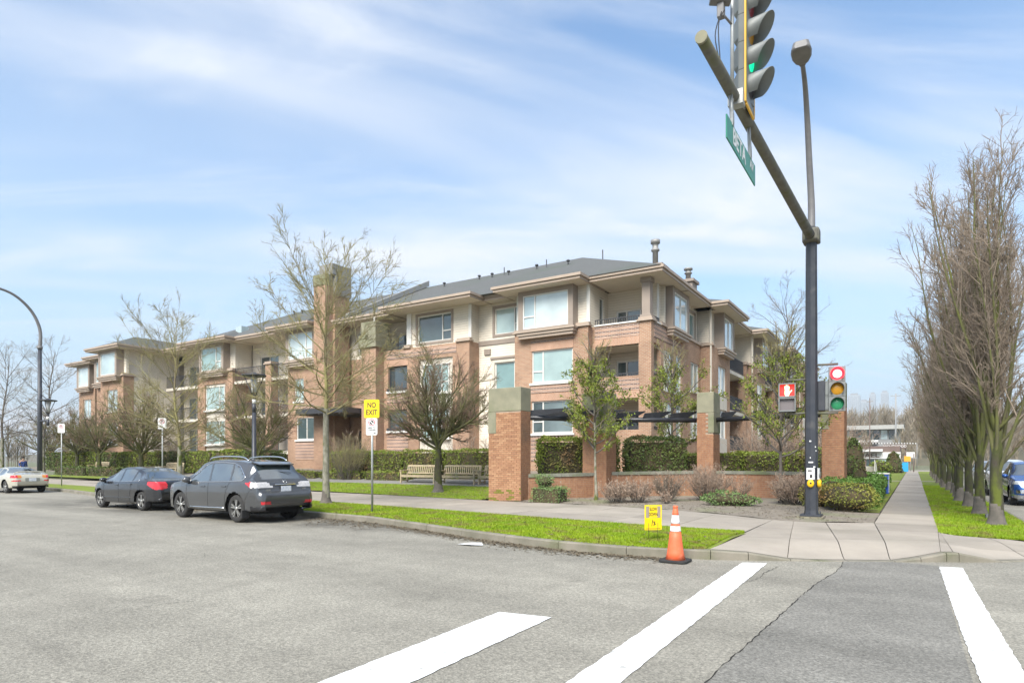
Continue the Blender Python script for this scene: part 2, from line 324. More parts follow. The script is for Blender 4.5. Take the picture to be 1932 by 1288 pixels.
tag(sheet('road', [(-260, -60), (120, -60), (120, 16), (17, 16), (17, 140), (2.3, 140), (2.3, 16), (-260, 20)], 0.0, 'asphalt'), kind='structure')

# newer strip of asphalt beside the crack
crk = [(-0.98, 11.75), (-0.95, 11.2), (-0.97, 10.4), (-1.1, 9.3), (-1.16, 8.2), (-1.2, 7.2), (-1.24, 6.2), (-1.29, 5.3), (-1.3, 4.2), (-1.36, 2.0)]
tag(sheet('road_patch', crk + [(0.42, 2.0), (0.37, 6.0), (0.33, 11.9), (-0.3, 11.95)], 0.004, 'asphalt_patch'), kind='structure')
def crack(pts, w, sub=14):
    P = []
    for (a, b) in zip(pts[:-1], pts[1:]):
        for k in range(sub): P.append((lerp(a[0], b[0], k / sub) + random.uniform(-.012, .012), lerp(a[1], b[1], k / sub)))
    m = MB(); vs = []; fs = []
    for i, (x, y) in enumerate(P):
        ww = w * random.uniform(.15, 1) * math.sin(math.pi * min(1, .12 + .88 * i / len(P))) ** .3
        vs += [(x - ww, y, .0082), (x + ww, y, .0082)]
    fs = [(2 * i, 2 * i + 1, 2 * i + 3, 2 * i + 2) for i in range(len(P) - 1)]
    m.add(vs, fs); return tag(m.build('road_crack', 'crack'), kind='structure')
crack(crk, 0.008)
crack([(-1.75, 10.6), (-1.85, 9.8), (-1.82, 9.3), (-1.98, 8.6)], .006)
crack([(-1.25, 4.6), (-.8, 4.9), (-.2, 5.3), (.3, 5.5)], .004)
crack([(-11.2, 6.2), (-10.6, 6.5), (-10.1, 6.2)], .008); crack([(-7.3, 3.7), (-7.2, 4.1), (-6.9, 4.5)], .006)

def stripe(pts_l, pts_r, name, label):
    m = MB(); L_ = []; R2 = []
    for P, Q in ((pts_l, L_), (pts_r, R2)):
        for a, b in zip(P[:-1], P[1:]):
            for k in range(40): Q.append((lerp(a[0], b[0], k / 40) + random.uniform(-.007, .007), lerp(a[1], b[1], k / 40)))
        Q.append(P[-1])
    n = len(L_); m.add([(x, y, .008) for x, y in L_] + [(x, y, .008) for x, y in R2], [(i, n + i, n + i + 1, i + 1) for i in range(n - 1)])
    o = m.build(name, 'paint'); return tag(o, label, kind='structure')
stripe([(-3.80, 5.70), (-3.72, 3.2), (-3.7, -.5)], [(-3.20, 5.80), (-3.14, 3.5), (-3.1, -.5)], 'stop_bar', 'broad white painted stop bar ending mid road in the foreground')
stripe([(-2.33, 10.55), (-2.26, 7.6), (-2.17, 4.1), (-2.17, 0)], [(-1.98, 10.72), (-1.90, 7.6), (-1.83, 4.3), (-1.83, 0)], 'crosswalk_line', 'long white crosswalk line running from the traffic cone to the foreground')
stripe([(.33, 11.78), (.37, 8.5), (.42, 5.6), (.45, 0)], [(.63, 11.85), (.68, 8.5), (.74, 5.6), (.78, 0)], 'crosswalk_line', 'white crosswalk line at the right of the photograph')
stripe([(2.7, 12.9), (2.72, 9), (2.75, 4)], [(3.0, 13.0), (3.02, 9), (3.05, 4)], 'crosswalk_line', 'short white line at the right edge beyond the crosswalk')

# left street kerb line (road edge), from far left to the corner
KERB = [(-120, 17.5), (-60, 17.2), (-44, 16.0), (-38, 15.3), (-33, 14.4), (-29, 13.6), (-25, 12.9), (-20, 12.55), (-14.7, 12.35), (-12.2, 12.1), (-9.75, 11.4), (-7.7, 10.75), (-6.2, 10.4), (-5.0, 10.22), (-3.6, 10.32), (-2.85, 10.62)]
def interp(P, x): return float(np.interp(x, [p[0] for p in P], [p[1] for p in P]))
kerb = bpy.data.objects.new('kerb', None); COL.objects.link(kerb); tag(kerb, kind='structure')
def kerb_seg(a, b, ha, hb, w=.16):
    d = Vector((b[0] - a[0], b[1] - a[1])); n = Vector((-d.y, d.x)).normalized() * w; g = d.normalized() * .006
    a = (a[0] + g.x, a[1] + g.y); b = (b[0] - g.x, b[1] - g.y); m = MB(); c = n * .16
    vs = [(a[0], a[1], -.02), (b[0], b[1], -.02), (b[0] + n.x, b[1] + n.y, -.02), (a[0] + n.x, a[1] + n.y, -.02),
          (a[0], a[1], max(0.004, ha - .025)), (b[0], b[1], max(0.004, hb - .025)), (b[0] + n.x, b[1] + n.y, hb), (a[0] + n.x, a[1] + n.y, ha),
          (a[0] + c.x, a[1] + c.y, ha), (b[0] + c.x, b[1] + c.y, hb)]
    m.add(vs, [(0, 1, 5, 4), (4, 5, 9, 8), (8, 9, 6, 7), (1, 2, 6, 9, 5), (3, 0, 4, 8, 7), (2, 3, 7, 6)])
    m.build('kerb_stone', 'kerb_concrete', kerb)
xs = list(np.arange(-119, -60, 6)) + list(np.arange(-60, -15, 3)) + list(np.arange(-15, -2.9, 1.35)) + [-2.85]
for a, b in zip(xs[:-1], xs[1:]): kerb_seg((a, interp(KERB, a)), (b, interp(KERB, b)), .155, .155)
# corner: kerb dips to the road at the two crossings
KC = [(-2.85, 10.62, .155), (-2.3, 10.86, .13), (-1.7, 11.17, .03), (-1.3, 11.4, .012), (-.9, 11.62, .012), (-.25, 11.98, .012), (.1, 12.2, .07), (.45, 12.42, .15), (.62, 12.52, .15), (1.2, 12.88, .02), (1.75, 13.35, .012), (2.15, 14.0, .04), (2.32, 15.0, .15), (2.36, 16, .15)]
for a, b in zip(KC[:-1], KC[1:]): kerb_seg(a[:2], b[:2], a[2], b[2], .14)
y = 16.0
while y < 120:
    kerb_seg((2.36, y), (2.36, y + 3), .155, .155); y += 3

# pavements: every slab its own piece
def slabs(parent, quads, zf, th=.05, gap=.006, sub=1):
    for q in quads:
        c = (sum(p[0] for p in q) / 4, sum(p[1] for p in q) / 4); P = []
        for p in q:
            d = Vector((p[0] - c[0], p[1] - c[1])); k = 1 - gap * 1.4 / d.length; P.append((c[0] + d.x * k, c[1] + d.y * k))
        dz = random.uniform(-.003, .003)
        m = MB(); m.prism(P, lambda x, y: zf(x, y) - th, lambda x, y: zf(x, y) + dz); m.build('paving_slab', 'concrete', parent)
NEAR = [(-120, 19.6), (-60, 19.2), (-44, 18.2), (-38, 17.6), (-30, 16.8), (-18.6, 15.75), (-10.5, 14.7), (-5.4, 13.95), (-3.0, 13.8)]
FAR = [(-120, 23.4), (-60, 23.0), (-44, 22.3), (-38, 21.8), (-30, 21.2), (-25, 20.6), (-18.7, 20.1), (-13.2, 19.45), (-9, 19.3), (-7, 19.0), (-5, 18.3), (-3, 17.0)]
sw = sheet('sidewalk', [(x, interp(NEAR, x)) for x in np.arange(-120, -2.9, 1.5)] + [(x, interp(FAR, x)) for x in np.arange(-120, -2.9, 1.5)[::-1]], .132, 'joint'); tag(sw, kind='structure')
qs = []
x = -3.0
while x > -62:
    x2 = x - 1.65
    rows = 3
    for r in range(rows):
        f0, f1 = r / rows, (r + 1) / rows
        def yy(xx, f): return lerp(interp(NEAR, xx), interp(FAR, xx), f)
        qs.append([(x2, yy(x2, f0)), (x, yy(x, f0)), (x, yy(x, f1)), (x2, yy(x2, f1))])
    x = x2
slabs(sw, qs, lambda x, y: .15)
# corner fan with the dropped kerb
BK = [(-3.0, 17.0), (-2.75, 16.9), (-2.5, 16.85), (-2.2, 16.85), (-1.8, 16.95), (-.8, 17.45), (-.2, 17.5), (.46, 17.5), (.46, 15.75), (.7, 15.4), (1.2, 15.2), (1.8, 15.08), (2.18, 15.05)]
IN = []
for i, (x, y, h_) in enumerate(KC[:13]):
    a = KC[max(0, i - 1)]; b = KC[min(len(KC) - 1, i + 1)]; d = Vector((b[0] - a[0], b[1] - a[1])).normalized(); IN.append((x - d.y * .15, y + d.x * .15, h_))
fan = bpy.data.objects.new('corner_pavement', None); COL.objects.link(fan); tag(fan, kind='structure')
for i0, i1 in ((0, 2), (2, 4), (4, 5), (5, 7), (7, 8), (8, 10), (10, 12)):
    for t0, t1 in ((0, .33), (.33, .66), (.66, 1)):
        V = []; Fc = []; ns, ntt = (i1 - i0) * 4, 7
        for a in range(ns + 1):
            s_ = i0 + (i1 - i0) * a / ns; s_ = min(max(s_, i0 + .012), i1 - .012); k = int(min(s_, 11)); fr = s_ - k
            kx, ky, kh = [lerp(IN[k][j], IN[k + 1][j], fr) for j in range(3)]; bx, by = [lerp(BK[k][j], BK[k + 1][j], fr) for j in range(2)]
            Ld = math.hypot(bx - kx, by - ky)
            for c in range(ntt + 1):
                t_ = lerp(t0 + .0015, t1 - .0015, c / ntt); q = min(1, t_ * Ld / 1.5); q = q * q * (3 - 2 * q)
                V.append((lerp(kx, bx, t_), lerp(ky, by, t_), lerp(kh + .001, .151, q)))
        for a in range(ns):
            for c in range(ntt): Fc.append((a * (ntt + 1) + c, (a + 1) * (ntt + 1) + c, (a + 1) * (ntt + 1) + c + 1, a * (ntt + 1) + c + 1))
        m = MB(); m.add(V, Fc, True); m.add([(x, y, z - .02) for x, y, z in V], [f[::-1] for f in Fc]); m.build('paving_slab', 'concrete', fan)
rw = sheet('side_path', [(-.82, 17.5), (.46, 17.5), (.56, 115), (-.7, 115)], .132, 'joint'); tag(rw, kind='structure')
qs = []; y = 17.5
while y < 112:
    qs.append([(-.8, y), (.46, y), (.47, y + 1.55), (-.79, y + 1.55)]); y += 1.55
slabs(rw, qs, lambda x, y: .15)
cp = sheet('cross_path', [(-2.6, 53), (2.2, 53), (2.2, 54.3), (-2.6, 54.3)], .158, 'concrete'); tag(cp, kind='structure')
tag(sheet('far_road', [(-40, 100), (60, 100), (60, 112), (-40, 112)], .02 + .15, 'concrete'), kind='structure')

# lawns
def gz(x, y):
    """height of the garden ground behind the left pavement"""
    return float(np.interp(y, [19, 20, 25, 28, 31.5, 60], [.155, .16, .48, .85, 1.1, 1.1])) if x < -12 else float(np.interp(y, [17, 19, 22, 24, 60], [.15, .16, .22, .3, .3]))
def strip(name, xs, lo, hi, zf, mat, ny=8, bulge=0.0):
    V = []; Fc = []
    for x in xs:
        a, b = lo(x), hi(x)
        for j in range(ny + 1):
            y = lerp(a, b, j / ny); V.append((x, y, zf(x, y) + bulge * math.sin(math.pi * j / ny) + random.uniform(-.006, .006)))
    for i in range(len(xs) - 1):
        for j in range(ny): Fc.append((i * (ny + 1) + j, (i + 1) * (ny + 1) + j, (i + 1) * (ny + 1) + j + 1, i * (ny + 1) + j + 1))
    m = MB(); m.add(V, Fc, True); return tag(m.build(name, mat), kind='structure')
vx = list(np.arange(-62, -20, 1.0)) + list(np.arange(-20, -2.99, .35)) + [-2.90]
strip('verge_lawn', vx, lambda x: interp(KERB, x) + .165, lambda x: interp(NEAR, x) - .03, lambda x, y: .14, 'turf', bulge=.035)
strip('front_lawn', list(np.arange(-62, -13.9, 1.2)), lambda x: interp(FAR, x) + .03, lambda x: 24.2, gz, 'turf')
strip('garden_path', list(np.arange(-62, -12.4, 1.2)), lambda x: 24.2, lambda x: 26.3, gz, 'gravel', 2)
strip('garden_bed', list(np.arange(-80, -1.9, 1.2)), lambda x: 26.3, lambda x: 48, lambda x, y: gz(-20, y) if x < -12 else .9, 'soil', 6)
strip('planting_bed', list(np.arange(-13.4, -.85, .25)) + [-.812], lambda x: interp(FAR + [(-2.75, 16.9), (-2.2, 16.85), (-1.8, 16.95), (-.8, 17.45)], x) - .03, lambda x: 26.4, lambda x, y: .155 + .02 * math.sin(x * 3) * math.sin(y * 2.3) + .1 * max(0, min(1, (y - 19) / 4)) * max(0, min(1, (-1.0 - x) / 1.5)), 'soil', 22)
strip('side_lawn', list(np.arange(.47, 2.21, .2)) + [2.21], lambda x: np.interp(x, [.46, .7, 1.2, 2.2], [15.8, 15.45, 15.25, 15.1]), lambda x: 112, lambda x, y: .148, 'turf', 120)
strip('side_lawn', [-3.2, -2.6, -2.0, -1.4, -.83], lambda x: 26.4, lambda x: 112, lambda x, y: .148, 'turf', 40)

strip('side_lawn', [-1.4, -1.2, -1.0, -.815], lambda x: 20.6, lambda x: 26.5, lambda x, y: .182, 'turf', 24)
def blades(name, n, sampler, label, h=(.025, .06), mat='grass_blade'):
    P = sampler(n); n = len(P); ang = rng.uniform(0, 2 * np.pi, n); hh = rng.uniform(h[0], h[1], n); w = rng.uniform(.004, .009, n) * (1.6 if h[1] > .05 else 1)
    lean = rng.normal(0, .35, (n, 2)) * hh[:, None]
    dx = np.cos(ang) * w; dy = np.sin(ang) * w
    V = np.empty((n, 3, 3)); V[:, 0] = P; V[:, 1] = P; V[:, 2] = P
    V[:, 0, 0] -= dx; V[:, 0, 1] -= dy; V[:, 1, 0] += dx; V[:, 1, 1] += dy; V[:, 2, 0] += lean[:, 0]; V[:, 2, 1] += lean[:, 1]; V[:, 2, 2] += hh
    o = np_mesh(name, V.reshape(-1, 3), np.arange(3 * n).reshape(-1, 3), mat); return tag(o, label, 'grass', kind='stuff')
leaf_mat('grass_blade', (0.165, 0.265, 0.008), (0.255, 0.345, 0.012), scale=1.3, c3=(0.20, 0.175, 0.05), c3scale=2.6, c3lo=.5, c3hi=.68)
def verge_s(n):
    x = -3.0 - (rng.random(n) ** 1.6) * 19; u = rng.random(n)
    lo = np.interp(x, [p[0] for p in KERB], [p[1] for p in KERB]) + .13; hi = np.interp(x, [p[0] for p in NEAR], [p[1] for p in NEAR]) + .02
    y = lo + (hi - lo) * u; return np.stack([x, y, .138 + .03 * np.sin(np.pi * u)], 1)
blades('grass', 130000, verge_s, 'short bright green grass on the verge beside the kerb')
def side_s(n):
    y = 15.2 + (rng.random(n) ** 1.8) * 30; x = rng.uniform(.44, 2.24, n); k = y > np.interp(x, [.46, .7, 1.2, 2.2], [15.8, 15.45, 15.25, 15.1])
    return np.stack([x, y, np.full(n, .146)], 1)[k]
blades('grass', 60000, side_s, 'bright green grass under the row of street trees')
def front_s(n):
    x = -13.9 - rng.random(n) * 26; lo = np.interp(x, [p[0] for p in FAR], [p[1] for p in FAR]); y = lo + rng.random(n) * (24.2 - lo)
    return np.stack([x, y, np.interp(y, [19, 20, 25], [.15, .155, .475])], 1)
blades('grass', 45000, front_s, 'grass strip between the pavement and the benches')

# leaf litter and grit swept against the kerb
mk('litter_leaf', (0.10, 0.075, 0.045), (0.20, 0.16, 0.10), scale=30, rough=1)
def scatter_quads(name, P, size, mat, label, cat, tilt=.4):
    n = len(P); a = rng.uniform(0, 2 * np.pi, n); s = rng.uniform(size[0], size[1], n); q = np.array([(-1, -.6), (1, -.6), (1, .6), (-1, .6)])
    V = np.repeat(P[:, None, :], 4, 1); ca, sa = np.cos(a), np.sin(a)
    tz = rng.normal(0, tilt, (n, 2))
    for k in range(4):
        px, py = q[k]; V[:, k, 0] += (px * ca - py * sa) * s; V[:, k, 1] += (px * sa + py * ca) * s; V[:, k, 2] += np.abs(px * tz[:, 0] + py * tz[:, 1]) * s
    o = np_mesh(name, V.reshape(-1, 3), np.arange(4 * n).reshape(-1, 4), mat); return tag(o, label, cat, kind='stuff')
n = 9000
x = -3.2 - rng.random(n) ** 1.1 * 22; yk = np.interp(x, [p[0] for p in KERB], [p[1] for p in KERB])
dens = np.where(x < -11, .75, .30)
P = np.stack([x, yk - np.abs(rng.normal(0, 1, n)) * dens * (.35 + .65 * rng.random(n)) - .02, np.full(n, .009)], 1)
scatter_quads('leaf_litter', P, (.008, .03), 'litter_leaf', 'brown leaf litter and grit along the gutter', 'leaf litter')
n = 2500; x = rng.uniform(-12.5, -1, n); y = np.interp(x, [p[0] for p in FAR], [p[1] for p in FAR]) + rng.random(n) * 4
scatter_quads('leaf_litter', np.stack([x, y, .16 + .1 * np.clip((y - 19) / 4, 0, 1) + .015], 1), (.01, .03), 'litter_leaf', 'dry leaves scattered on the soil of the corner bed', 'leaf litter')
P = verge_s(420); P[:, 2] += .03; scatter_quads('leaf_litter', P, (.012, .035), 'litter_leaf', 'brown leaves scattered over the verge grass', 'leaf litter')
mk('damp', (0.055, 0.05, 0.042), (0.10, 0.094, 0.082), scale=2.0, detail=8, rough=.45)
mk('paper', (0.75, 0.75, 0.73), (0.6, 0.6, 0.58), scale=8)
m = MB(); m.add([(-7.55, 9.85, .012), (-7.2, 9.78, .03), (-7.0, 9.95, .014), (-7.15, 10.12, .04), (-7.45, 10.05, .012), (-7.28, 9.95, .05)], [(0, 1, 5), (1, 2, 5), (2, 3, 5), (3, 4, 5), (4, 0, 5)])
tag(m.build('paper_scrap', 'paper'), 'crumpled white paper scrap lying on the asphalt by the kerb', 'litter')
# ------------------------------------------------------------------ apartment building
brick_mat('brick', (0.39, 0.22, 0.135), (0.30, 0.155, 0.095), (0.42, 0.355, 0.27))
brick_mat('brick_banded', (0.44, 0.27, 0.19), (0.38, 0.215, 0.145), (0.45, 0.39, 0.33), alt=(0.14, 0.09, 0.075))
brick_mat('brick_soldier', (0.47, 0.265, 0.17), (0.41, 0.22, 0.14), (0.46, 0.37, 0.29), w=0.215, h=0.075, swap=True)
siding_mat('siding', (0.68, 0.61, 0.50))
mk('cream', (0.60, 0.55, 0.46), (0.54, 0.49, 0.41), scale=1.5, rough=.8)
mk('taupe', (0.30, 0.245, 0.20), (0.27, 0.22, 0.18), scale=2, rough=.7)
mk('fascia', (0.40, 0.315, 0.245), (0.36, 0.285, 0.22), scale=2, rough=.6)
mk('soffit', (0.64, 0.56, 0.45), (0.60, 0.52, 0.42), scale=2, rough=.8)
mk('white_trim', (0.68, 0.66, 0.61), (0.62, 0.60, 0.55), scale=3, rough=.55)
mk('shingle', (0.085, 0.088, 0.085), (0.12, 0.122, 0.116), scale=7, detail=8, rough=.95, bump=.5, bscale=14, stretch=(1, 1, 2.5), c3=(0.09, 0.10, 0.085), c3scale=.25)
mk('metal_dark', (0.035, 0.037, 0.04), (0.05, 0.05, 0.055), scale=6, rough=.5, spec=.5)
mk('metal_grey', (0.30, 0.29, 0.27), (0.24, 0.235, 0.22), scale=5, rough=.55, metal=.3)
mk('cap_concrete', (0.27, 0.255, 0.175), (0.20, 0.195, 0.135), scale=1.8, detail=8, rough=.95, bump=.2, bscale=30, c3=(0.17, 0.19, 0.095), c3scale=.9, c3lo=.48, c3hi=.7)
mk('far_roofing', (0.30, 0.30, 0.29), (0.26, 0.26, 0.25), scale=2, rough=.8)
mk('dark_room', (0.02, 0.022, 0.025), rough=.9)
def glass(name, cols, rough=.03):
    m = random_mat(name, cols, rough=rough, spec=1.0, noise=.22, nscale=.55); b = m.node_tree.nodes['Principled BSDF']; b.inputs['Coat Weight'].default_value = 0.6; b.inputs['Coat Roughness'].default_value = .01; return m
glass('pane_blind', [(0.24, 0.36, 0.34), (0.36, 0.46, 0.44), (0.17, 0.27, 0.26), (0.42, 0.52, 0.50)])
glass('pane_dark', [(0.03, 0.04, 0.045), (0.09, 0.13, 0.13), (0.05, 0.07, 0.075), (0.13, 0.17, 0.17)])
glass('pane_bright', [(0.36, 0.46, 0.48), (0.50, 0.58, 0.58), (0.30, 0.40, 0.42)])

class Fr:
    """wall frame: a runs along the wall in world units, d is the distance out of the wall"""
    def __init__(s, kind, base): s.k = kind; s.b = base
    def p(s, a, d, z): return (a, s.b - d, z) if s.k == 'S' else (s.b + d, a, z)
    def off(s, d): return Fr(s.k, s.b - d if s.k == 'S' else s.b + d)
    def box(s, m, a0, a1, d0, d1, z0, z1):
        if s.k == 'S': m.box(a0, a1, s.b - d1, s.b - d0, z0, z1)
        else: m.box(s.b + d0, s.b + d1, a0, a1, z0, z1)
        return m
B = thing('apartment_building', 'three storey brick and cream apartment building with grey hipped roof', 'building', (-20, 33, 1.0))

def wall(fr, a0, a1, z0, z1, mat, holes=(), depth=.22, name='wall'):
    m = MB(); As = sorted({a0, a1, *[v for h in holes for v in h[:2] if a0 < v < a1]}); Zs = sorted({z0, z1, *[v for h in holes for v in h[2:] if z0 < v < z1]})
    def hole(a, z): return any(h[0] < a < h[1] and h[2] < z < h[3] for h in holes)
    def q(pts): m.add([fr.p(*p) for p in pts], [(0, 1, 2, 3)])
    for i in range(len(As) - 1):
        for j in range(len(Zs) - 1):
            if not hole((As[i] + As[i + 1]) / 2, (Zs[j] + Zs[j + 1]) / 2): q([(As[i], 0, Zs[j]), (As[i + 1], 0, Zs[j]), (As[i + 1], 0, Zs[j + 1]), (As[i], 0, Zs[j + 1])])
    for h in holes:
        b0, b1, c0, c1 = max(h[0], a0), min(h[1], a1), max(h[2], z0), min(h[3], z1)
        q([(b0, 0, c0), (b1, 0, c0), (b1, -depth, c0), (b0, -depth, c0)]); q([(b0, 0, c1), (b1, 0, c1), (b1, -depth, c1), (b0, -depth, c1)])
        q([(b0, 0, c0), (b0, 0, c1), (b0, -depth, c1), (b0, -depth, c0)]); q([(b1, 0, c0), (b1, 0, c1), (b1, -depth, c1), (b1, -depth, c0)])
    for (a, d) in ((a0 + .004, depth), (a1 - .004, depth)): q([(a, 0, z0), (a, 0, z1), (a, -d, z1), (a, -d, z0)])
    q([(a0, 0, z1 - .004), (a1, 0, z1 - .004), (a1, -depth, z1 - .004), (a0, -depth, z1 - .004)])
    return m.build(name, mat, B)
def slab(fr, a0, a1, d0, d1, z0, z1, mat, name, bev=0):
    return fr.box(MB(), a0, a1, d0, d1, z0, z1).build(name, mat, B, bev)

def window(fr, a0, a1, z0, z1, lay='L', d=-.1, pane='pane_blind', sill=True, trim=None, fw=.07, frame='white_trim'):
    """framed window: the frame is the part, panes and sill its pieces; lay: L narrow light at left, R at right, C two, T three, O one"""
    m = MB(); w = a1 - a0; h = z1 - z0; rects = []
    n = .27
    if fr.k == 'S': left = lay
    else: left = lay
    if left == 'L': rects = [(0, n, .36, 1), (0, n, 0, .36), (n, 1, 0, 1)]
    elif left == 'R': rects = [(1 - n, 1, .36, 1), (1 - n, 1, 0, .36), (0, 1 - n, 0, 1)]
    elif left == 'C': rects = [(0, .5, 0, 1), (.5, 1, 0, 1)]
    elif left == 'T': rects = [(0, .3, 0, 1), (.3, .7, 0, 1), (.7, 1, 0, 1)]
    else: rects = [(0, 1, 0, 1)]
    edges = []
    for r in rects:
        b0, b1, c0, c1 = a0 + r[0] * w, a0 + r[1] * w, z0 + r[2] * h, z0 + r[3] * h
        f0 = fw if r[0] == 0 else fw / 2; f1 = fw if r[1] == 1 else fw / 2; g0 = fw if r[2] == 0 else fw / 2; g1 = fw if r[3] == 1 else fw / 2
        edges.append((b0 + f0, b1 - f1, c0 + g0, c1 - g1))
        fr.box(m, b0, b0 + f0, d - .05, d + .04, c0, c1); fr.box(m, b1 - f1, b1, d - .05, d + .04, c0, c1)
        fr.box(m, b0 + f0, b1 - f1, d - .05, d + .038, c0, c0 + g0); fr.box(m, b0 + f0, b1 - f1, d - .05, d + .038, c1 - g1, c1)
    W = m.build('window', frame, B)
    for e in edges: fr.box(MB(), e[0] - .01, e[1] + .01, d - .04, d - .01, e[2] - .01, e[3] + .01).build('pane', pane, W)
    if sill: fr.box(MB(), a0 - .12, a1 + .12, d, max(.09, d + .2), z0 - .13, z0 - .002).build('sill', 'white_trim', W)
    if trim:
        t = MB(); k = .16
        fr.box(t, a0 - k, a0 - .003, -.02, .045, z0 - k, z1 + k); fr.box(t, a1 + .003, a1 + k, -.02, .045, z0 - k, z1 + k); fr.box(t, a0 - .003, a1 + .003, -.02, .043, z1 + .003, z1 + k); fr.box(t, a0 - .003, a1 + .003, -.02, .043, z0 - k, z0 - .003)
        t.build('trim', trim, W)
    return W
def railing(fr, a0, a1, z0, z1, d=0.0, step=.13, mat='metal_dark'):
    m = MB(); fr.box(m, a0, a1, d - .025, d + .025, z1 - .05, z1); fr.box(m, a0, a1, d - .02, d + .02, z0 + .08, z0 + .12)
    r = m.build('railing', mat, B)
    n = max(2, int((a1 - a0) / step)); b = MB()
    for i in range(n + 1):
        a = lerp(a0 + .02, a1 - .02, i / n); fr.box(b, a - .016, a + .016, d - .014, d + .014, z0 + .12, z1 - .05)
    b.build('balusters', mat, r)['kind'] = 'stuff'
    return r
def ledge(fr, a0, a1, z, d0, proj, name='ledge'):
    """moulded ledge under a projecting window box"""
    m = MB(); fr.box(m, a0 - .14, a1 + .14, d0, proj + .16, z - .10, z); fr.box(m, a0 - .06, a1 + .06, d0, proj + .08, z - .26, z - .102); fr.box(m, a0 + .02, a1 - .02, d0, proj, z - .42, z - .262)
    return m.build(name, 'fascia', B)
def cap(fr, a0, a1, d0, d1, z):
    m = MB(); fr.box(m, a0 - .12, a1 + .12, d0 - .05, d1 + .12, z, z + .09); fr.box(m, a0 - .05, a1 + .05, d0 - .02, d1 + .05, z + .092, z + .22)
    return m.build('pier_cap', 'fascia', B)
SOF, EAV = 11.4, 11.66
F1, F2, F3 = 2.35, 5.25, 8.15
ECOUNT = [0]
def eave(x0, x1, y0, y1, z=SOF):
    ECOUNT[0] += 1; z = z - .004 * (ECOUNT[0] % 5); m = MB(); m.box(x0 + .06, x1 - .06, y0 + .06, y1 - .06, z, z + .1); o = m.build('soffit', 'soffit', B)
    m = MB(); m.box(x0, x1, y0, y0 + .055, z - .02, z + .26); m.box(x1 - .055, x1, y0 + .056, y1, z - .02, z + .26); m.box(x0, x0 + .055, y0 + .056, y1, z - .02, z + .26)
    m.build('fascia_board', 'fascia', B)
    m = MB(); m.box(x0 - .09, x1 + .09, y0 - .09, y0 + .02, z + .13, z + .275); m.box(x1 - .02, x1 + .09, y0 + .02, y1, z + .13, z + .275); m.box(x0 - .09, x0 + .02, y0 + .02, y1, z + .13, z + .275)
    m.build('gutter', 'fascia', B)
def bay(fr, a0, a1, z0, z1, proj, lay, pane, d0=-.25):
    """third floor window box: side cheeks, head, frame and ledge"""
    m = MB(); t = .3
    fr.box(m, a0, a0 + t, d0, proj, z0, z1); fr.box(m, a1 - t, a1, d0, proj, z0, z1); fr.box(m, a0 + t, a1 - t, d0, proj - .002, z1 - .26, z1); fr.box(m, a0 + t, a1 - t, d0, proj - .002, z0, z0 + .12)
    m.build('window_box', 'taupe', B)
    window(fr.off(proj), a0 + t + .003, a1 - t - .003, z0 + .123, z1 - .263, lay, d=-.07, pane=pane, sill=False)
    ledge(fr, a0, a1, z0 - .002, d0, proj)

S0 = Fr('S', 31.5)          # front wall plane of the left wing
SC = Fr('S', 32.05)         # corner balcony part, set back
# ---- block 1 : brick with big window box
w2 = (-18.7, -16.05, 6.1, 7.95); w1 = (-18.7, -16.05, 3.2, 5.05)
wall(S0, -19.87, -15.1, .5, 9.05, 'brick', [w2, w1], name='brick_wall')
for w in (w2, w1):
    window(S0, w[0], w[1], w[2], w[3], 'L', pane='pane_blind' if w is w2 else 'pane_dark')
    slab(S0, w[0] - .05, w[1] + .05, -.05, .03, w[3] + .002, w[3] + .43, 'brick_soldier', 'soldier_course')
slab(S0, -18.75, -16.0, -.05, .035, 5.52, 5.93, 'brick_banded', 'brick_panel'); slab(S0, -18.75, -16.0, -.05, .035, 8.42, 8.62, 'brick_banded', 'brick_panel')
slab(S0, -18.75, -16.0, -.05, .035, 1.6, 3.03, 'brick_banded', 'brick_panel')
W3 = S0.off(-.25)
wall(W3, -19.87, -15.1, 9.05, SOF, 'siding', [(-19.2, -16, 9.2, 11.2)], name='siding_wall')
bay(S0, -19.4, -15.85, 9.08, SOF - .01, .38, 'L', 'pane_bright')
cap(S0, -15.8, -15.1, -.24, .0, 9.052); cap(S0, -19.87, -19.5, -.24, 0, 9.052)
slab(W3, -15.3, -15.1, 0, .05, 9.28, SOF - .003, 'white_trim', 'corner_board'); slab(W3, -19.87, -19.68, 0, .05, 9.28, SOF - .003, 'white_trim', 'corner_board')
# right cheek of block 1
E1 = Fr('E', -15.1); wall(E1, 31.5, 32.05, .5, 9.05, 'brick', name='brick_wall'); wall(E1, 31.75, 34.2, 9.05, SOF, 'siding', [(33.0, 33.6, 9.0, 10.95)], name='siding_wall')
window(E1, 33.0, 33.6, 9.02, 10.95, 'O', pane='pane_dark', sill=False)
wall(Fr('E', -15.08), 32.36, 34.19, .5, 9.0, 'siding', name='siding_wall')
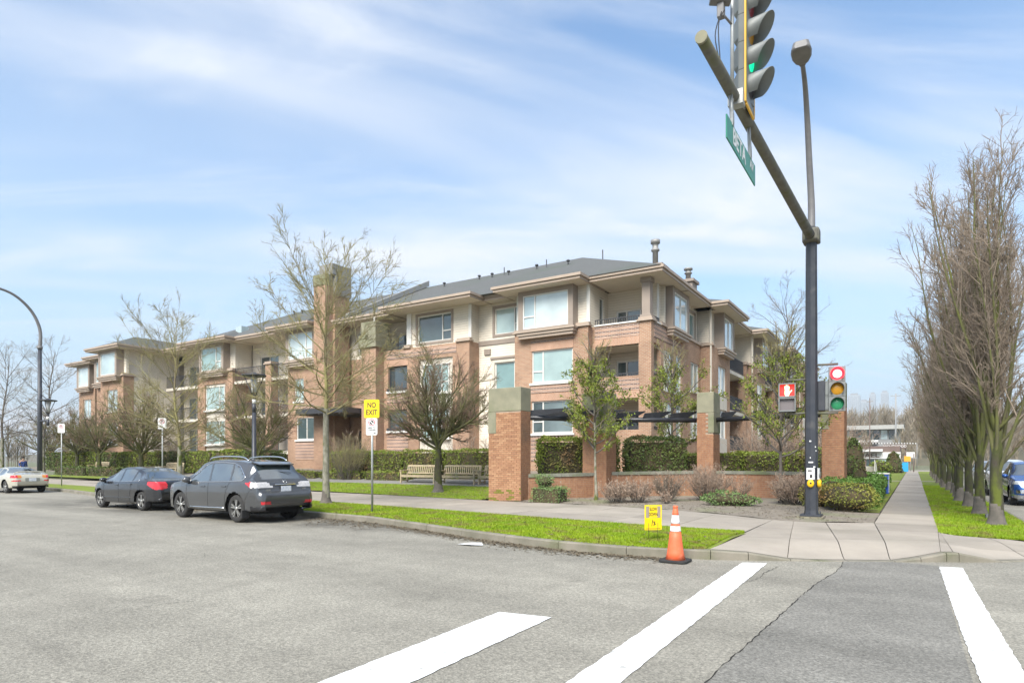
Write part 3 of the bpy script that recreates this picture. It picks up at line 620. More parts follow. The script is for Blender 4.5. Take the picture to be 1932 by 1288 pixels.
# ---- corner balconies
hb2, hb1 = (-14.9, -12.4, 6.2, 7.95), (-14.9, -12.4, 3.3, 5.05)
wall(SC, -15.1, -11.7, .5, 9.05, 'brick', [hb2, hb1], depth=.3, name='brick_wall')
for hz_ in (5.13, 8.03):
    slab(SC, -14.95, -12.35, -.05, .03, hz_ - .13, hz_ + .28, 'brick_soldier', 'soldier_course')
    slab(SC, -14.95, -12.35, -.05, .03, hz_ + .30, hz_ + .95, 'brick_banded', 'brick_panel')
EC = Fr('E', -11.7)
rb2, rb1 = (32.45, 33.55, 6.2, 7.95), (32.45, 33.55, 3.3, 5.05)
rw = [(34.0, 35.7, 5.6, 7.8), (36.2, 37.2, 5.6, 7.8), (39.0, 40.8, 6.0, 7.8)]
rholes = [rb2, rb1] + rw + [(a, b, c - 2.9, d - 2.9) for a, b, c, d in rw]
wall(EC, 32.05, 41.2, .5, 9.05, 'brick', rholes, name='brick_wall')
for a, b, c, d in rw:
    window(EC, a, b, c, d, 'O' if b - a < 1.2 else 'C', pane='pane_bright' if a < 38 else 'pane_blind'); window(EC, a, b, c - 2.9, d - 2.9, 'O' if b - a < 1.2 else 'C', pane='pane_bright' if a < 38 else 'pane_blind')
slab(EC, 32.45, 37.0, -.05, .03, 8.25, 8.98, 'brick_banded', 'brick_panel')
for zf in (F1, F2, F3):      # balcony decks, back walls and doors
    m = MB(); m.box(-15.09, -11.95, 32.3, 34.2, zf - .2, zf); m.build('balcony_deck', 'cream', B)
    bw = Fr('S', 34.2); wall(bw, -15.1, -11.72, zf, zf + 2.7 if zf < 8 else SOF, 'siding', [(-14.6, -12.5, zf + .02, zf + 2.15)], name='siding_wall')
    window(bw, -14.6, -12.5, zf + .02, zf + 2.15, 'T', pane='pane_dark', sill=False, fw=.09)
    if zf < 8:
        m = MB(); m.box(-15.09, -11.95, 32.36, 34.19, zf + 2.62, zf + 2.68); m.build('balcony_ceiling', 'soffit', B)
        railing(SC, -14.9, -12.4, zf + .5, zf + 1.15, -.2); railing(EC, 32.45, 33.55, zf + .5, zf + 1.15, -.2)
railing(SC, -15.0, -12.3, 8.9, 9.45, -.12); railing(EC, 32.6, 33.6, 8.9, 9.45, -.12)
slab(SC, -14.98, -12.35, -.28, .06, 9.052, 9.13, 'white_trim', 'parapet_cap'); slab(EC, 32.62, 33.6, -.28, .06, 9.052, 9.13, 'white_trim', 'parapet_cap')
cap(SC, -12.35, -11.7, -.6, .0, 9.06)
m = MB(); m.box(-12.26, -11.80, 32.14, 32.60, 9.29, 11.2); m.box(-12.34, -11.72, 32.06, 32.68, 9.285, 9.42); m.box(-12.33, -11.73, 32.07, 32.67, 11.15, SOF - .004); m.build('corner_column', 'taupe', B, .012)
# ---- right wing, third floor of the corner block
W3E = EC.off(-.25)
wall(W3E, 33.6, 41.2, 9.05, SOF, 'siding', [(34.9, 37.2, 9.2, 11.2), (38.9, 40.7, 9.45, 11.0)], name='siding_wall')
bay(EC, 34.5, 37.5, 9.08, SOF - .01, .38, 'C', 'pane_bright')
window(W3E, 38.9, 40.7, 9.45, 11.0, 'C', trim='taupe', sill=False)
slab(W3E, 33.6, 33.85, 0, .05, 9.28, SOF - .003, 'white_trim', 'corner_board')
slab(EC, 37.6, 41.2, -.26, .10, 9.052, 9.2, 'fascia', 'band_course'); cap(EC, 33.62, 34.4, -.24, 0, 9.055)
# ---- right wing modules receding along the side street
def module(y0, x, length, bayw=4.6):
    fe = Fr('E', x); fs = Fr('S', y0); fb = fe.off(-1.6)
    y1 = y0 + bayw; y2 = y0 + length
    # end wall facing the viewer
    wall(fs, x - 1.9, x, .5, 9.05, 'brick', name='brick_wall'); wall(Fr('S', y0 + .25), x - 1.9, x - .25, 9.05, SOF, 'siding', name='siding_wall')
    cap(fs, x - 1.0, x, -.3, 0, 9.055)
    hol = [(y0 + 1.5, y0 + 3.5, 6.0, 7.95), (y0 + 1.5, y0 + 3.5, 3.1, 5.05)]
    wall(fe, y0, y1, .5, 9.05, 'brick', hol, name='brick_wall')
    for h in hol:
        window(fe, h[0], h[1], h[2], h[3], 'C', pane='pane_bright', sill=False)
        slab(fe, h[0] - .08, h[1] + .08, -.02, .05, h[2] - .95, h[2] - .003, 'cream', 'window_panel')
    wall(fe.off(-.25), y0 + .25, y1, 9.05, SOF, 'siding', [(y0 + 1.7, y0 + 4.0, 9.2, 11.2)], name='siding_wall')
    bay(fe, y0 + 1.4, y0 + 4.3, 9.08, SOF - .01, .38, 'C', 'pane_bright')
    # balconies behind the bay
    wall(fb, y1, y2, .5, SOF, 'siding', [(y1 + .6, y1 + 2.6, z + .02, z + 2.15) for z in (F1, F2, F3)], name='siding_wall')
    for z in (F1, F2, F3):
        window(fb, y1 + .6, y1 + 2.6, z + .02, z + 2.15, 'C', pane='pane_dark', sill=False)
        fe.box(MB(), y1 + .003, y2 - .003, -1.59, -.15, z - .25, z).build('balcony_deck', 'cream', B)
        railing(fe, y1 + .05, y2 - .05, z, z + 1.05, -.2)
    for yy in (y2 - .5,):
        slab(fe, yy, yy + .48, -.6, .0, .5, 9.05, 'brick', 'brick_pier'); cap(fe, yy, yy + .48, -.6, 0, 9.055)
    eave(x - 2.5, x + 1.15, y0 - .75, y1 + .5); eave(x - 2.5, x + .4, y1 + .62, y2 + .6)
    fs.box(MB(), x - .12, x - .02, .02, .11, 1, SOF).build('downspout', 'cream', B)
for i, (y0, x, ln) in enumerate(((41.2, -10.95, 10.2), (51.6, -10.55, 9.6), (61.4, -10.2, 9.6), (71.2, -9.9, 9.6))): module(y0, x, ln)
eave(-20.6, -15.0, 30.25, 33.5); eave(-14.98, -10.85, 31.35, 36.0); eave(-14.0, -10.86, 36.02, 41.66)

# ---- recessed siding part
SR = Fr('S', 32.55)
rwin = [(-22.0, -20.05, 9.45, 11.05), (-22.0, -20.05, 6.05, 7.7), (-22.0, -20.05, 3.2, 4.8)]
wall(SR, -23.3, -19.8, .5, SOF, 'siding', rwin, name='siding_wall')
for w, pn in zip(rwin, ('pane_blind', 'pane_blind', 'pane_dark')): window(SR, *w, 'R', trim='taupe' if w[2] > 9 else 'cream', pane=pn, sill=False)
slab(SR, -23.2, -19.88, -.02, .06, 8.85, 9.12, 'taupe', 'band_course'); slab(SR, -22.3, -19.9, -.02, .08, 7.92, 8.05, 'taupe', 'window_head')
m = MB(); SR.box(m, -22.75, -22.3, -.02, .10, 8.25, 8.6); m.build('vent_hood', 'taupe', B)
eave(-23.3, -19.95, 31.62, 33.8)
# ---- block 2
def side_wall(x, y0, y1, zt=9.05): wall(Fr('E', x), y0, y1, .5, zt, 'brick', name='brick_wall')
c2 = [(-27.3, -24.5, 1.0, 8.2)]; o2 = [(-30.0, -28.3, 3.65, 5.05), (-30.0, -28.3, 6.3, 7.95)]
wall(S0, -30.4, -23.2, .5, 9.05, 'brick', c2 + o2, name='brick_wall'); side_wall(-23.2, 31.5, 32.55)
slab(S0, -27.29, -24.51, -.2, -.11, 1.0, 8.19, 'cream', 'window_panel')
for z in (3.1, 6.0): window(S0, -27.0, -24.8, z, z + 1.85, 'R', d=-.06, pane='pane_blind', sill=True)
for a, b, c, d in o2:
    window(S0, a, b, c, d, 'O', d=-.18, pane='pane_dark', sill=False, frame='metal_dark'); slab(S0, a - .1, b + .1, -.15, .12, c - .16, c - .003, 'white_trim', 'sill'); slab(S0, a, b, -.1, .16, c, c + .16, 'metal_dark', 'planter_box')
    slab(S0, a - .1, b + .1, -.05, .03, d + .002, d + .4, 'brick_soldier', 'soldier_course')
slab(S0, -30.1, -28.2, -.05, .03, 1.9, 3.3, 'brick_banded', 'brick_panel'); slab(S0, -30.1, -28.2, -.05, .03, 5.5, 6.0, 'brick_banded', 'brick_panel'); slab(S0, -30.1, -24.2, -.05, .03, 8.42, 8.9, 'brick_banded', 'brick_panel')
wall(W3, -28.5, -23.2, 9.05, SOF, 'siding', [(-27.6, -24.8, 9.35, 11.1)], name='siding_wall'); wall(Fr('E', -23.2), 31.75, 32.55, 9.05, SOF, 'siding', name='siding_wall')
window(W3, -27.6, -24.8, 9.35, 11.1, 'R', trim='taupe', pane='pane_dark', sill=False)
cap(S0, -24.1, -23.2, -.24, 0, 9.052); cap(S0, -28.5, -28.1, -.24, 0, 9.052)
slab(W3, -23.42, -23.2, 0, .05, 9.28, SOF - .003, 'white_trim', 'corner_board'); slab(W3, -28.5, -28.1, 0, .08, 9.28, SOF - .003, 'white_trim', 'corner_board')
# third floor balcony left of it
wall(Fr('S', 33.4), -33, -28.5, 8.2, SOF, 'siding', [(-31.0, -29.2, 8.3, 10.5)], name='siding_wall'); window(Fr('S', 33.4), -31.0, -29.2, 8.3, 10.5, 'C', sill=False, pane='pane_dark')
slab(S0, -31.0, -28.52, -1.9, -.24, 8.1, 8.2, 'cream', 'balcony_deck'); railing(S0, -30.3, -28.6, 8.9, 9.5, -.1)
eave(-29.5, -22.2, 30.2, 33.0)
# tall brick pier with stepped concrete cap, entry recess and canopy
m = MB(); m.box(-31.75, -30.42, 30.75, 31.9, .5, 9.25); m.build('brick_pier', 'brick', B)
m = MB(); m.box(-31.9, -30.3, 30.6, 32.0, 9.25, 10.1); m.box(-31.8, -30.4, 30.7, 31.95, 10.1, 11.0); m.build('pier_cap', 'cap_concrete', B, .02)
MB().tube([(-31.0, 31.2, 11), (-31.0, 31.2, SOF)], .07, 8).build('downspout', 'white_trim', B)
wall(Fr('S', 33.0), -36.6, -31.7, .5, 9.05, 'brick', [(-34.4, -32.2, 1.3, 3.8), (-33.0, -32.3, 5.8, 8.0)], name='brick_wall'); window(Fr('S', 33.0), -34.4, -32.2, 1.3, 3.8, 'T', pane='pane_dark', sill=False, frame='metal_dark'); window(Fr('S', 33.0), -33.0, -32.3, 5.8, 8.0, 'O', pane='pane_blind')
wall(Fr('S', 33.0), -36.6, -31.7, 9.05, SOF, 'siding', [(-34.4, -32.2, 9.3, 11.0)], name='siding_wall'); window(Fr('S', 33.0), -34.4, -32.2, 9.3, 11.0, 'C', pane='pane_dark', sill=False)
wall(Fr('E', -31.75), 31.9, 33.0, .5, 9.05, 'brick', name='brick_wall')
m = MB(); m.box(-36.6, -31.9, 29.3, 33.0, 4.95, 5.07)
can = m.build('entry_canopy', 'metal_dark', B); m = MB(); m.box(-36.65, -31.85, 29.22, 29.3, 4.85, 5.2); m.box(-31.9, -31.84, 29.3, 31, 4.85, 5.2); m.build('canopy_edge', 'metal_dark', can)
m = MB()
for k in range(5): m.box(-36.4 + k, -36.32 + k, 29.3, 33, 4.78, 4.95)
m.build('canopy_ribs', 'metal_grey', can)['kind'] = 'stuff'
# chimney tower: brick fin with concrete tops
m = MB(); m.box(-36.4, -35.2, 30.6, 31.3, .5, 14.1); m.box(-36.2, -35.0, 31.3, 32.7, .5, 13.5); tw = m.build('chimney_tower', 'brick', B)
m = MB(); m.box(-36.45, -35.15, 30.55, 31.28, 14.1, 14.9); m.build('chimney_cap', 'cap_concrete', tw, .02)
m = MB(); m.box(-36.3, -34.9, 31.0, 32.8, 14.92, 15.7); m.box(-36.3, -34.9, 31.3, 32.8, 13.5, 14.92); m.build('chimney_top', 'metal_grey', tw, .02)
# ---- block 3
c3 = [(-39.6, -38.6, 6.1, 7.8), (-39.4, -37.2, 3.2, 4.85)]
wall(S0, -40.4, -36.2, .5, 9.05, 'brick', c3, name='brick_wall')
for w in c3: window(S0, *w, 'C', pane='pane_blind' if w[2] > 5 else 'pane_dark')
slab(S0, -39.5, -37.1, -.05, .03, 1.7, 3.0, 'brick_banded', 'brick_panel'); slab(S0, -39.5, -37.1, -.05, .03, 5.3, 5.9, 'brick_banded', 'brick_panel')
wall(W3, -40.4, -36.2, 9.05, SOF, 'siding', [(-40, -37.2, 9.2, 11.2)], name='siding_wall'); bay(S0, -40.2, -36.9, 9.08, SOF - .01, .38, 'R', 'pane_bright')
eave(-41.2, -36.6, 30.2, 33.0); eave(-36.4, -29.6, 31.2, 33.4)
# ---- balcony stacks between blocks
def balconies(x0, x1, back=33.3, rail=True, glassp='pane_dark'):
    fb = Fr('S', back); w = x1 - x0
    hs = [(x0 + .15 * w, x0 + .15 * w + min(2.4, .6 * w), z + .02, z + 2.15) for z in (F1, F2, F3)]
    wall(fb, x0, x1, .5, SOF, 'siding', hs, name='siding_wall')
    for h in hs: window(fb, *h, 'C', pane=glassp, sill=False)
    for z in (F1, F2, F3):
        MB().box(x0 + .003, x1 - .003, 31.6, back - .003, z - .22, z).build('balcony_deck', 'cream', B); railing(S0, x0 + .05, x1 - .05, z, z + 1.05, -.15)
    eave(x0 - .2, x1 + .2, 31.1, 33.5)
balconies(-47.3, -40.4)
MB().box(-43.2, -42.5, 31.55, 32.2, .5, 9.2).build('brick_pier', 'brick', B); cap(S0, -43.2, -42.5, -.7, -.05, 9.2)
# ---- block 4
def column_block(x0, x1, lay='R', y=31.5, sidey=33.3):
    f = Fr('S', y); mid0, mid1 = x0 + .22 * (x1 - x0), x1 - .2 * (x1 - x0)
    wall(f, x0, x1, .5, 9.05, 'brick', [(mid0, mid1, 1.0, 8.1)], name='brick_wall'); slab(f, mid0 + .01, mid1 - .01, -.2, -.11, 1.0, 8.09, 'cream', 'window_panel')
    for z in (3.0, 5.9): window(f, mid0 + .12, mid1 - .12, z, z + 2.0, lay, d=-.06, pane='pane_blind')
    g = f.off(-.25); wall(g, x0, x1, 9.05, SOF, 'siding', [(mid0, mid1, 9.2, 11.2)], name='siding_wall'); bay(f, mid0 - .3, mid1 + .3, 9.08, SOF - .01, .38, lay, 'pane_blind')
    cap(f, x1 - .75, x1, -.24, 0, 9.052); side_wall(x1, y, sidey); wall(Fr('E', x1), y + .25, sidey, 9.05, SOF, 'siding', name='siding_wall')
    eave(x0 - .9, x1 + .9, y - 1.3, sidey)
column_block(-52.4, -47.4)
balconies(-57.6, -52.5)
# ---- far wing: deep side wall and three stepped bays
def far_bay(x0, x1, y, back):
    f = Fr('S', y); w = x1 - x0
    wall(f, x0, x1, .5, 9.05, 'brick', [(x0 + .3 * w, x1 - .25 * w, 6, 7.9), (x0 + .3 * w, x1 - .25 * w, 3.1, 5)], name='brick_wall')
    for z in (6, 3.1): window(f, x0 + .3 * w, x1 - .25 * w, z, z + 1.9, 'C', pane='pane_bright')
    wall(f.off(-.25), x0, x1, 9.05, SOF, 'siding', [(x0 + .2 * w, x1 - .2 * w, 9.3, 11.2)], name='siding_wall'); bay(f, x0 + .1 * w, x1 - .1 * w, 9.08, SOF - .01, .38, 'O', 'pane_bright')
    e = Fr('E', x1); wall(e, y, y + .9, .5, 9.05, 'brick', name='brick_wall'); wall(e.off(-.02), y + .9, back, .5, 9.05, 'siding', name='siding_wall'); wall(e.off(-.25), y + .25, back, 9.05, SOF, 'siding', name='siding_wall'); cap(e, y, y + .9, -.3, 0, 9.055)
    eave(x0 - .9, x1 + .9, y - .9, back)
far_bay(-62.2, -58.2, 28.2, 33.3); far_bay(-67.6, -64.6, 30.3, 34.5); far_bay(-73.6, -70.2, 31.3, 35)
MB().box(-74, -57, 35.2, 46, .5, SOF - .1).build('added_inner_core', 'siding', B); MB().box(-56.9, -13.7, 34.8, 47.5, .5, SOF - .1).build('added_inner_core', 'siding', B); MB().box(-27.5, -13.72, 47.6, 82.5, .5, SOF - .1).build('added_inner_core', 'siding', B)  # solid inner boxes added to stop sky showing through the wings

# ---- hipped roofs
def hip(name, x0, x1, y0, y1, z, pitch, ends=(True, True), axis='X'):
    """hipped roof over a rectangle; ends: hip at low / high end of the ridge axis"""
    if axis == 'X':
        hw = (y1 - y0) / 2; r0 = x0 + (hw if ends[0] else 0); r1 = x1 - (hw if ends[1] else 0); ym = (y0 + y1) / 2; zt = z + hw * pitch
        V = [(x0, y0, z), (x1, y0, z), (x1, y1, z), (x0, y1, z), (r0, ym, zt), (r1, ym, zt)]
    else:
        hw = (x1 - x0) / 2; r0 = y0 + (hw if ends[0] else 0); r1 = y1 - (hw if ends[1] else 0); xm = (x0 + x1) / 2; zt = z + hw * pitch
        V = [(x1, y0, z), (x1, y1, z), (x0, y1, z), (x0, y0, z), (xm, r0, zt), (xm, r1, zt)]
    m = MB(); m.add(V, [(0, 1, 5, 4), (1, 2, 5), (2, 3, 4, 5), (3, 0, 4), (3, 2, 1, 0)]); return m.build(name, 'shingle', B)
zr = EAV + .005; P_ = .48
rf = hip('roof', -57.5, -10.9, 31.2, 48.5, zr, P_)
hip('roof', -28.2, -10.95, 36.0, 84.0, zr - .003, .42, axis='Y')
hip('roof', -20.55, -15.05, 30.3, 35.5, zr - .006, .40); hip('roof', -29.45, -22.25, 30.25, 36.5, zr - .009, .42); hip('roof', -41.15, -36.65, 30.25, 35, zr - .006, .4)
hip('roof', -53.2, -46.6, 30.25, 36.2, zr - .009, .4); hip('roof', -63.0, -57.3, 27.3, 45, zr - .012, .45, axis='Y'); hip('roof', -68.5, -63.2, 29.4, 45, zr - .015, .4, axis='Y'); hip('roof', -74.5, -69.2, 30.4, 46, zr - .018, .4, axis='Y')
for y0, x in ((41.2, -10.95), (51.6, -10.55), (61.4, -10.2), (71.2, -9.9)): hip('roof', x - 4.5, x + 1.1, y0 - .7, y0 + 5.0, zr - .012, .4)
# fire wall running up the roof, vents, chimneys
V = []
x0, x1 = -33.7, -33.4
for x in (x0, x1):
    for y, dz in ((31.1, .05), (39.85, .05), (39.85, .5), (31.1, .3)): V.append((x, y, zr + (y - 31.2) * P_ + dz))
m = MB(); m.add(V, [(0, 1, 2, 3), (7, 6, 5, 4), (0, 4, 5, 1), (1, 5, 6, 2), (2, 6, 7, 3), (3, 7, 4, 0)]); m.build('fire_wall', 'far_roofing', rf)
for x, y in ((-26.2, 38.4), (-27.5, 38.6), (-30.6, 38.3), (-22.4, 38.4), (-19.5, 37.6), (-24.5, 38.0), (-47.0, 38.2), (-48.5, 38.5)):
    z = zr + (y - 31.2) * P_; m = MB(); m.tube([(x, y, z - .1), (x, y, z + .22)], .05, 8); m.lathe([(.11, .2), (.13, .23), (.10, .31), (.02, .33)], (x, y, z), 10); m.build('roof_vent', 'metal_dark', rf)
for x, y in ((-21.5, 38.2), (-25.2, 38.5), (-16.9, 37.4)): MB().tube([(x, y, zr + 2.4), (x, y, zr + (y - 31.2) * P_ + .55)], .035, 6).build('vent_pipe', 'metal_dark', rf)
for x, y, hh, sx in ((-12.6, 35.2, 1.9, 1.0), (-11.9, 39.2, 1.0, .8)):
    zb = zr + .55; m = MB(); m.box(x - sx / 2, x + sx / 2, y - .5, y + .5, zb - .6, zb + .45); m.box(x - sx / 2 - .12, x + sx / 2 + .12, y - .62, y + .62, zb + .45, zb + .62); ch = m.build('chimney', 'taupe', rf)
    m = MB(); zc = zb + .62; m.lathe([(.16, 0), (.16, hh * .45), (.24, hh * .47), (.24, hh * .52), (.17, hh * .54), (.17, hh * .68), (.27, hh * .70), (.27, hh * .80), (.1, hh * .82)], (x, y, zc), 14); m.build('flue', 'metal_grey', ch)
m = MB(); m.box(-49.5, -48.7, 33.2, 33.9, 12.3, 13.2); m.build('skylight', 'pane_bright', rf)
# ------------------------------------------------------------------ corner wall, pillars, pergola, hedges, benches
brick_mat('wall_mortar', (0.33, 0.19, 0.13), (0.30, 0.17, 0.115), (0.34, 0.24, 0.18))
random_mat('brick_piece', [(0.38, 0.21, 0.12), (0.32, 0.17, 0.095), (0.42, 0.245, 0.14), (0.35, 0.185, 0.105), (0.29, 0.155, 0.09)], rough=.9, noise=.12, spec=.2)
mk('brick_bulk', (0.38, 0.21, 0.12), (0.29, 0.15, 0.09), scale=7, detail=3, rough=.9, spec=.2, bump=.2, bscale=60, c3=(0.17, 0.12, 0.085), c3scale=.5, c3lo=.55, c3hi=.8)
mk('mortar', (0.40, 0.32, 0.24), (0.32, 0.25, 0.19), scale=8, rough=1)
mk('moss_brick', (0.22, 0.17, 0.035), (0.13, 0.15, 0.02), scale=7, detail=6, rough=1)
BW, BH = .215, .072
def brick_quads(m, p0, p1, z0, z1, out=.007, skip=None, gap=.010):
    """bricks in running bond on the vertical face p0->p1 (outside is to the right of travel), joined into m"""
    d = Vector((p1[0] - p0[0], p1[1] - p0[1])); Ln = d.length; d.normalize(); n = Vector((d.y, -d.x)); rows = max(1, int(round((z1 - z0) / .0765))); rh = (z1 - z0) / rows
    for r in range(rows):
        za, zb = z0 + r * rh + gap / 2, z0 + (r + 1) * rh - gap / 2; s_ = -(BW + gap) / 2 if r % 2 else 0.0
        while s_ < Ln - .02:
            a, b = max(0, s_) + gap / 2, min(Ln, s_ + BW + gap) - gap / 2; s_ += BW + gap
            if b - a < .03: continue
            if skip and skip((a + b) / 2, (za + zb) / 2): continue
            o = out + random.uniform(-.002, .003)
            A = (p0[0] + d.x * a, p0[1] + d.y * a); C = (p0[0] + d.x * b, p0[1] + d.y * b)
            V = [(A[0], A[1], za), (C[0], C[1], za), (C[0], C[1], zb), (A[0], A[1], zb)]; V += [(x + n.x * o, y + n.y * o, z) for x, y, z in V]
            m.add(V, [(4, 5, 6, 7), (0, 1, 5, 4), (1, 2, 6, 5), (2, 3, 7, 6), (3, 0, 4, 7)])
FULL = None
def brick_obj(parent, x, y, z, w, mat='brick_piece', cache={}):
    k = (round(w, 3), mat)
    if k not in cache:
        b = MB(); b.box(0, w, -.008, .03, 0, .0665); me = b.mesh('brick'); me.materials.append(MATS[mat]); cache[k] = me
    o = bpy.data.objects.new('brick', cache[k]); COL.objects.link(o); o.parent = parent; g = org(parent); o.location = (x - g[0], y - g[1], z - g[2]); return o
def pillar(label, x0, x1, y0, y1, z0, zc, zt, strip=None, zs=None, single=False):
    """brick pillar with a concrete head; strip: x-range of the head that runs further down"""
    P = thing('brick_pillar', label, 'pillar', ((x0 + x1) / 2, (y0 + y1) / 2, z0), 'brick pillars of the corner wall')
    MB().box(x0 + .01, x1 - .01, y0 + .01, y1 - .01, z0, zc).build('core', 'mortar', P)
    m = MB(); m.box(x0 - .012, x1 + .012, y0 - .012, y1 + .012, zc + .001, zt)
    m.build('concrete_head', 'cap_concrete', P, .015)
    if strip:
        m = MB(); m.box(strip[0], strip[1], y0 - .016, y1 + .014, zs, zc); m.build('concrete_strip', 'cap_concrete', P, .008)
    def sk(x, z): return bool(strip) and strip[0] - .02 < x < strip[1] + .02 and z > zs - .03
    if single:
        rows = int((zc - z0) / .0765); cnt = 0
        for r in range(rows):
            s_ = x0 - (.1125 if r % 2 else 0)
            while s_ < x1 - .03:
                a, b = max(x0, s_), min(x1, s_ + .215); s_ += .225
                z = z0 + r * .0765
                if b - a < .04: continue
                if sk((a + b) / 2, z):
                    if (a + b) / 2 < strip[1] - .06: continue
                    a = max(a, strip[1] + .01)
                    if b - a < .04: continue
                low = z < .6 and random.random() < .55 - .6 * (z - .1)
                brick_obj(P, a, y0, z, b - a, 'moss_brick' if low else 'brick_piece'); cnt += 1
    else:
        m = MB(); brick_quads(m, (x0, y0), (x1, y0), z0, zc, skip=lambda a, z: sk(x0 + a, z)); m.build('front_bricks', 'brick_bulk', P)['kind'] = 'stuff'
    m = MB(); brick_quads(m, (x1, y0), (x1, y1), z0, zc, skip=lambda a, z: sk(x1, z)); brick_quads(m, (x0, y1), (x0, y0), z0, zc, skip=lambda a, z: sk(x0, z)); brick_quads(m, (x1, y1), (x0, y1), z0, zc, skip=lambda a, z: sk(x1 - a, z)); m.build('side_bricks', 'brick_bulk', P)['kind'] = 'stuff'
    return P
pillar('brick pillar with mossy base, leftmost of the corner wall, beside the benches', -13.42, -12.02, 19.45, 20.15, .12, 3.45, 4.32, (-13.44, -13.10), 2.65, single=True)
pillar('brick pillar behind the slim mossy tree, second along the corner wall', -10.86, -9.86, 22.16, 23.1, .15, 3.45, 4.25, (-10.3, -9.84), 2.7)
pillar('brick pillar with stained concrete head between two leafy trees, third along the wall', -7.18, -6.55, 24.8, 25.75, .15, 3.50, 4.3, (-6.75, -6.53), 2.72)
pillar('brick pillar behind the signal pole, rightmost of the corner wall', -2.62, -1.95, 23.6, 24.5, .12, 3.45, 4.3, (-2.64, -2.42), 2.7)

def arc_pts(P, n):
    """Catmull-Rom through P"""
    out = []; Q = [P[0]] + list(P) + [P[-1]]
    for i in range(1, len(Q) - 2):
        for k in range(n):
            t = k / n; out.append(tuple(.5 * (2 * Q[i][j] + (-Q[i - 1][j] + Q[i + 1][j]) * t + (2 * Q[i - 1][j] - 5 * Q[i][j] + 4 * Q[i + 1][j] - Q[i + 2][j]) * t * t + (-Q[i - 1][j] + 3 * Q[i][j] - 3 * Q[i + 1][j] + Q[i + 2][j]) * t ** 3) for j in range(len(P[0]))))
    out.append(tuple(P[-1])); return out
GW = thing('garden_wall', 'low curved brick garden wall with concrete coping at the corner', 'wall', (-6, 24, .1))
mk('coping_concrete', (0.25, 0.25, 0.20), (0.18, 0.18, 0.145), scale=3, detail=7, rough=.9, c3=(0.17, 0.19, 0.10), c3scale=1.5)
def wall_run(a, mid, b, za, zb):
    pts = arc_pts([a, mid, b], 5); core = MB(); br = MB(); n = len(pts) - 1
    for i in range(n):
        p, q = pts[i], pts[i + 1]; d = Vector((q[0] - p[0], q[1] - p[1])).normalized(); nn = Vector((-d.y, d.x)) * .28; z = lerp(za, zb, (i + .5) / n)
        core.prism([p, q, (q[0] + nn.x, q[1] + nn.y), (p[0] + nn.x, p[1] + nn.y)], 0.0, z - .1)
        brick_quads(br, p, q, .1, z - .1)
        o = Vector((d.y, -d.x)) * .05; g = d * .004; z1, z2 = lerp(za, zb, i / n), lerp(za, zb, (i + 1) / n)
        c = MB(); pl = [(p[0] + o.x + g.x, p[1] + o.y + g.y), (q[0] + o.x - g.x, q[1] + o.y - g.y), (q[0] + nn.x - o.x - g.x, q[1] + nn.y - o.y - g.y), (p[0] + nn.x - o.x + g.x, p[1] + nn.y - o.y + g.y)]
        c.prism(pl, z - .099, z + .02); c.build('coping_stone', 'coping_concrete', GW)
    core.build('wall_core', 'mortar', GW); br.build('wall_bricks', 'brick_bulk', GW)['kind'] = 'stuff'
wall_run((-12.0, 19.95), (-10.95, 21.2), (-10.3, 22.4), 1.12, 1.16)
wall_run((-9.84, 22.6), (-8.5, 23.95), (-7.2, 25.0), 1.18, 1.22)
wall_run((-6.52, 25.1), (-4.6, 25.0), (-2.6, 24.2), 1.22, 1.22)
# pergola rail with fins
mk('rail_black', (0.018, 0.019, 0.022), (0.03, 0.03, 0.034), scale=5, rough=.38)
PG = thing('pergola_rail', 'black tubular pergola rail with pointed fins between the brick pillars', 'pergola', (-8, 23, 0))
for p, q in (((-12.3, 19.9), (-10.4, 22.6)), ((-10.3, 22.7), (-6.9, 25.3)), ((-6.9, 25.3), (-2.3, 24.1))):
    MB().tube([(p[0], p[1], 3.24), (q[0], q[1], 3.24)], .095, 14).build('rail', 'rail_black', PG)
def fin(x, y, ang, ln=1.5):
    d = Vector((math.cos(ang), math.sin(ang))); n = Vector((-d.y, d.x)) * .012; m = MB(); V = []
    for s in (-1, 1):
        for a, z in ((-.35, 3.32), (-.25, 3.5), (ln, 3.62), (ln, 3.58), (.55, 3.33)): V.append((x + d.x * a + n.x * s, y + d.y * a + n.y * s, z))
    m.add(V, [(0, 1, 2, 3, 4), (9, 8, 7, 6, 5)] + [(i, 5 + i, 5 + (i + 1) % 5, (i + 1) % 5) for i in range(5)]); m.build('fin', 'rail_black', PG)
for t in (.12, .36, .6, .84): fin(lerp(-12.3, -10.4, t), lerp(19.9, 22.6, t), R_(35))
for t in (.2, .45, .7): fin(lerp(-10.3, -6.9, t), lerp(22.7, 25.3, t), R_(60), 1.1)
for t in (.15, .42, .7): fin(lerp(-6.9, -2.3, t), lerp(25.3, 24.1, t), R_(80), 1.1)

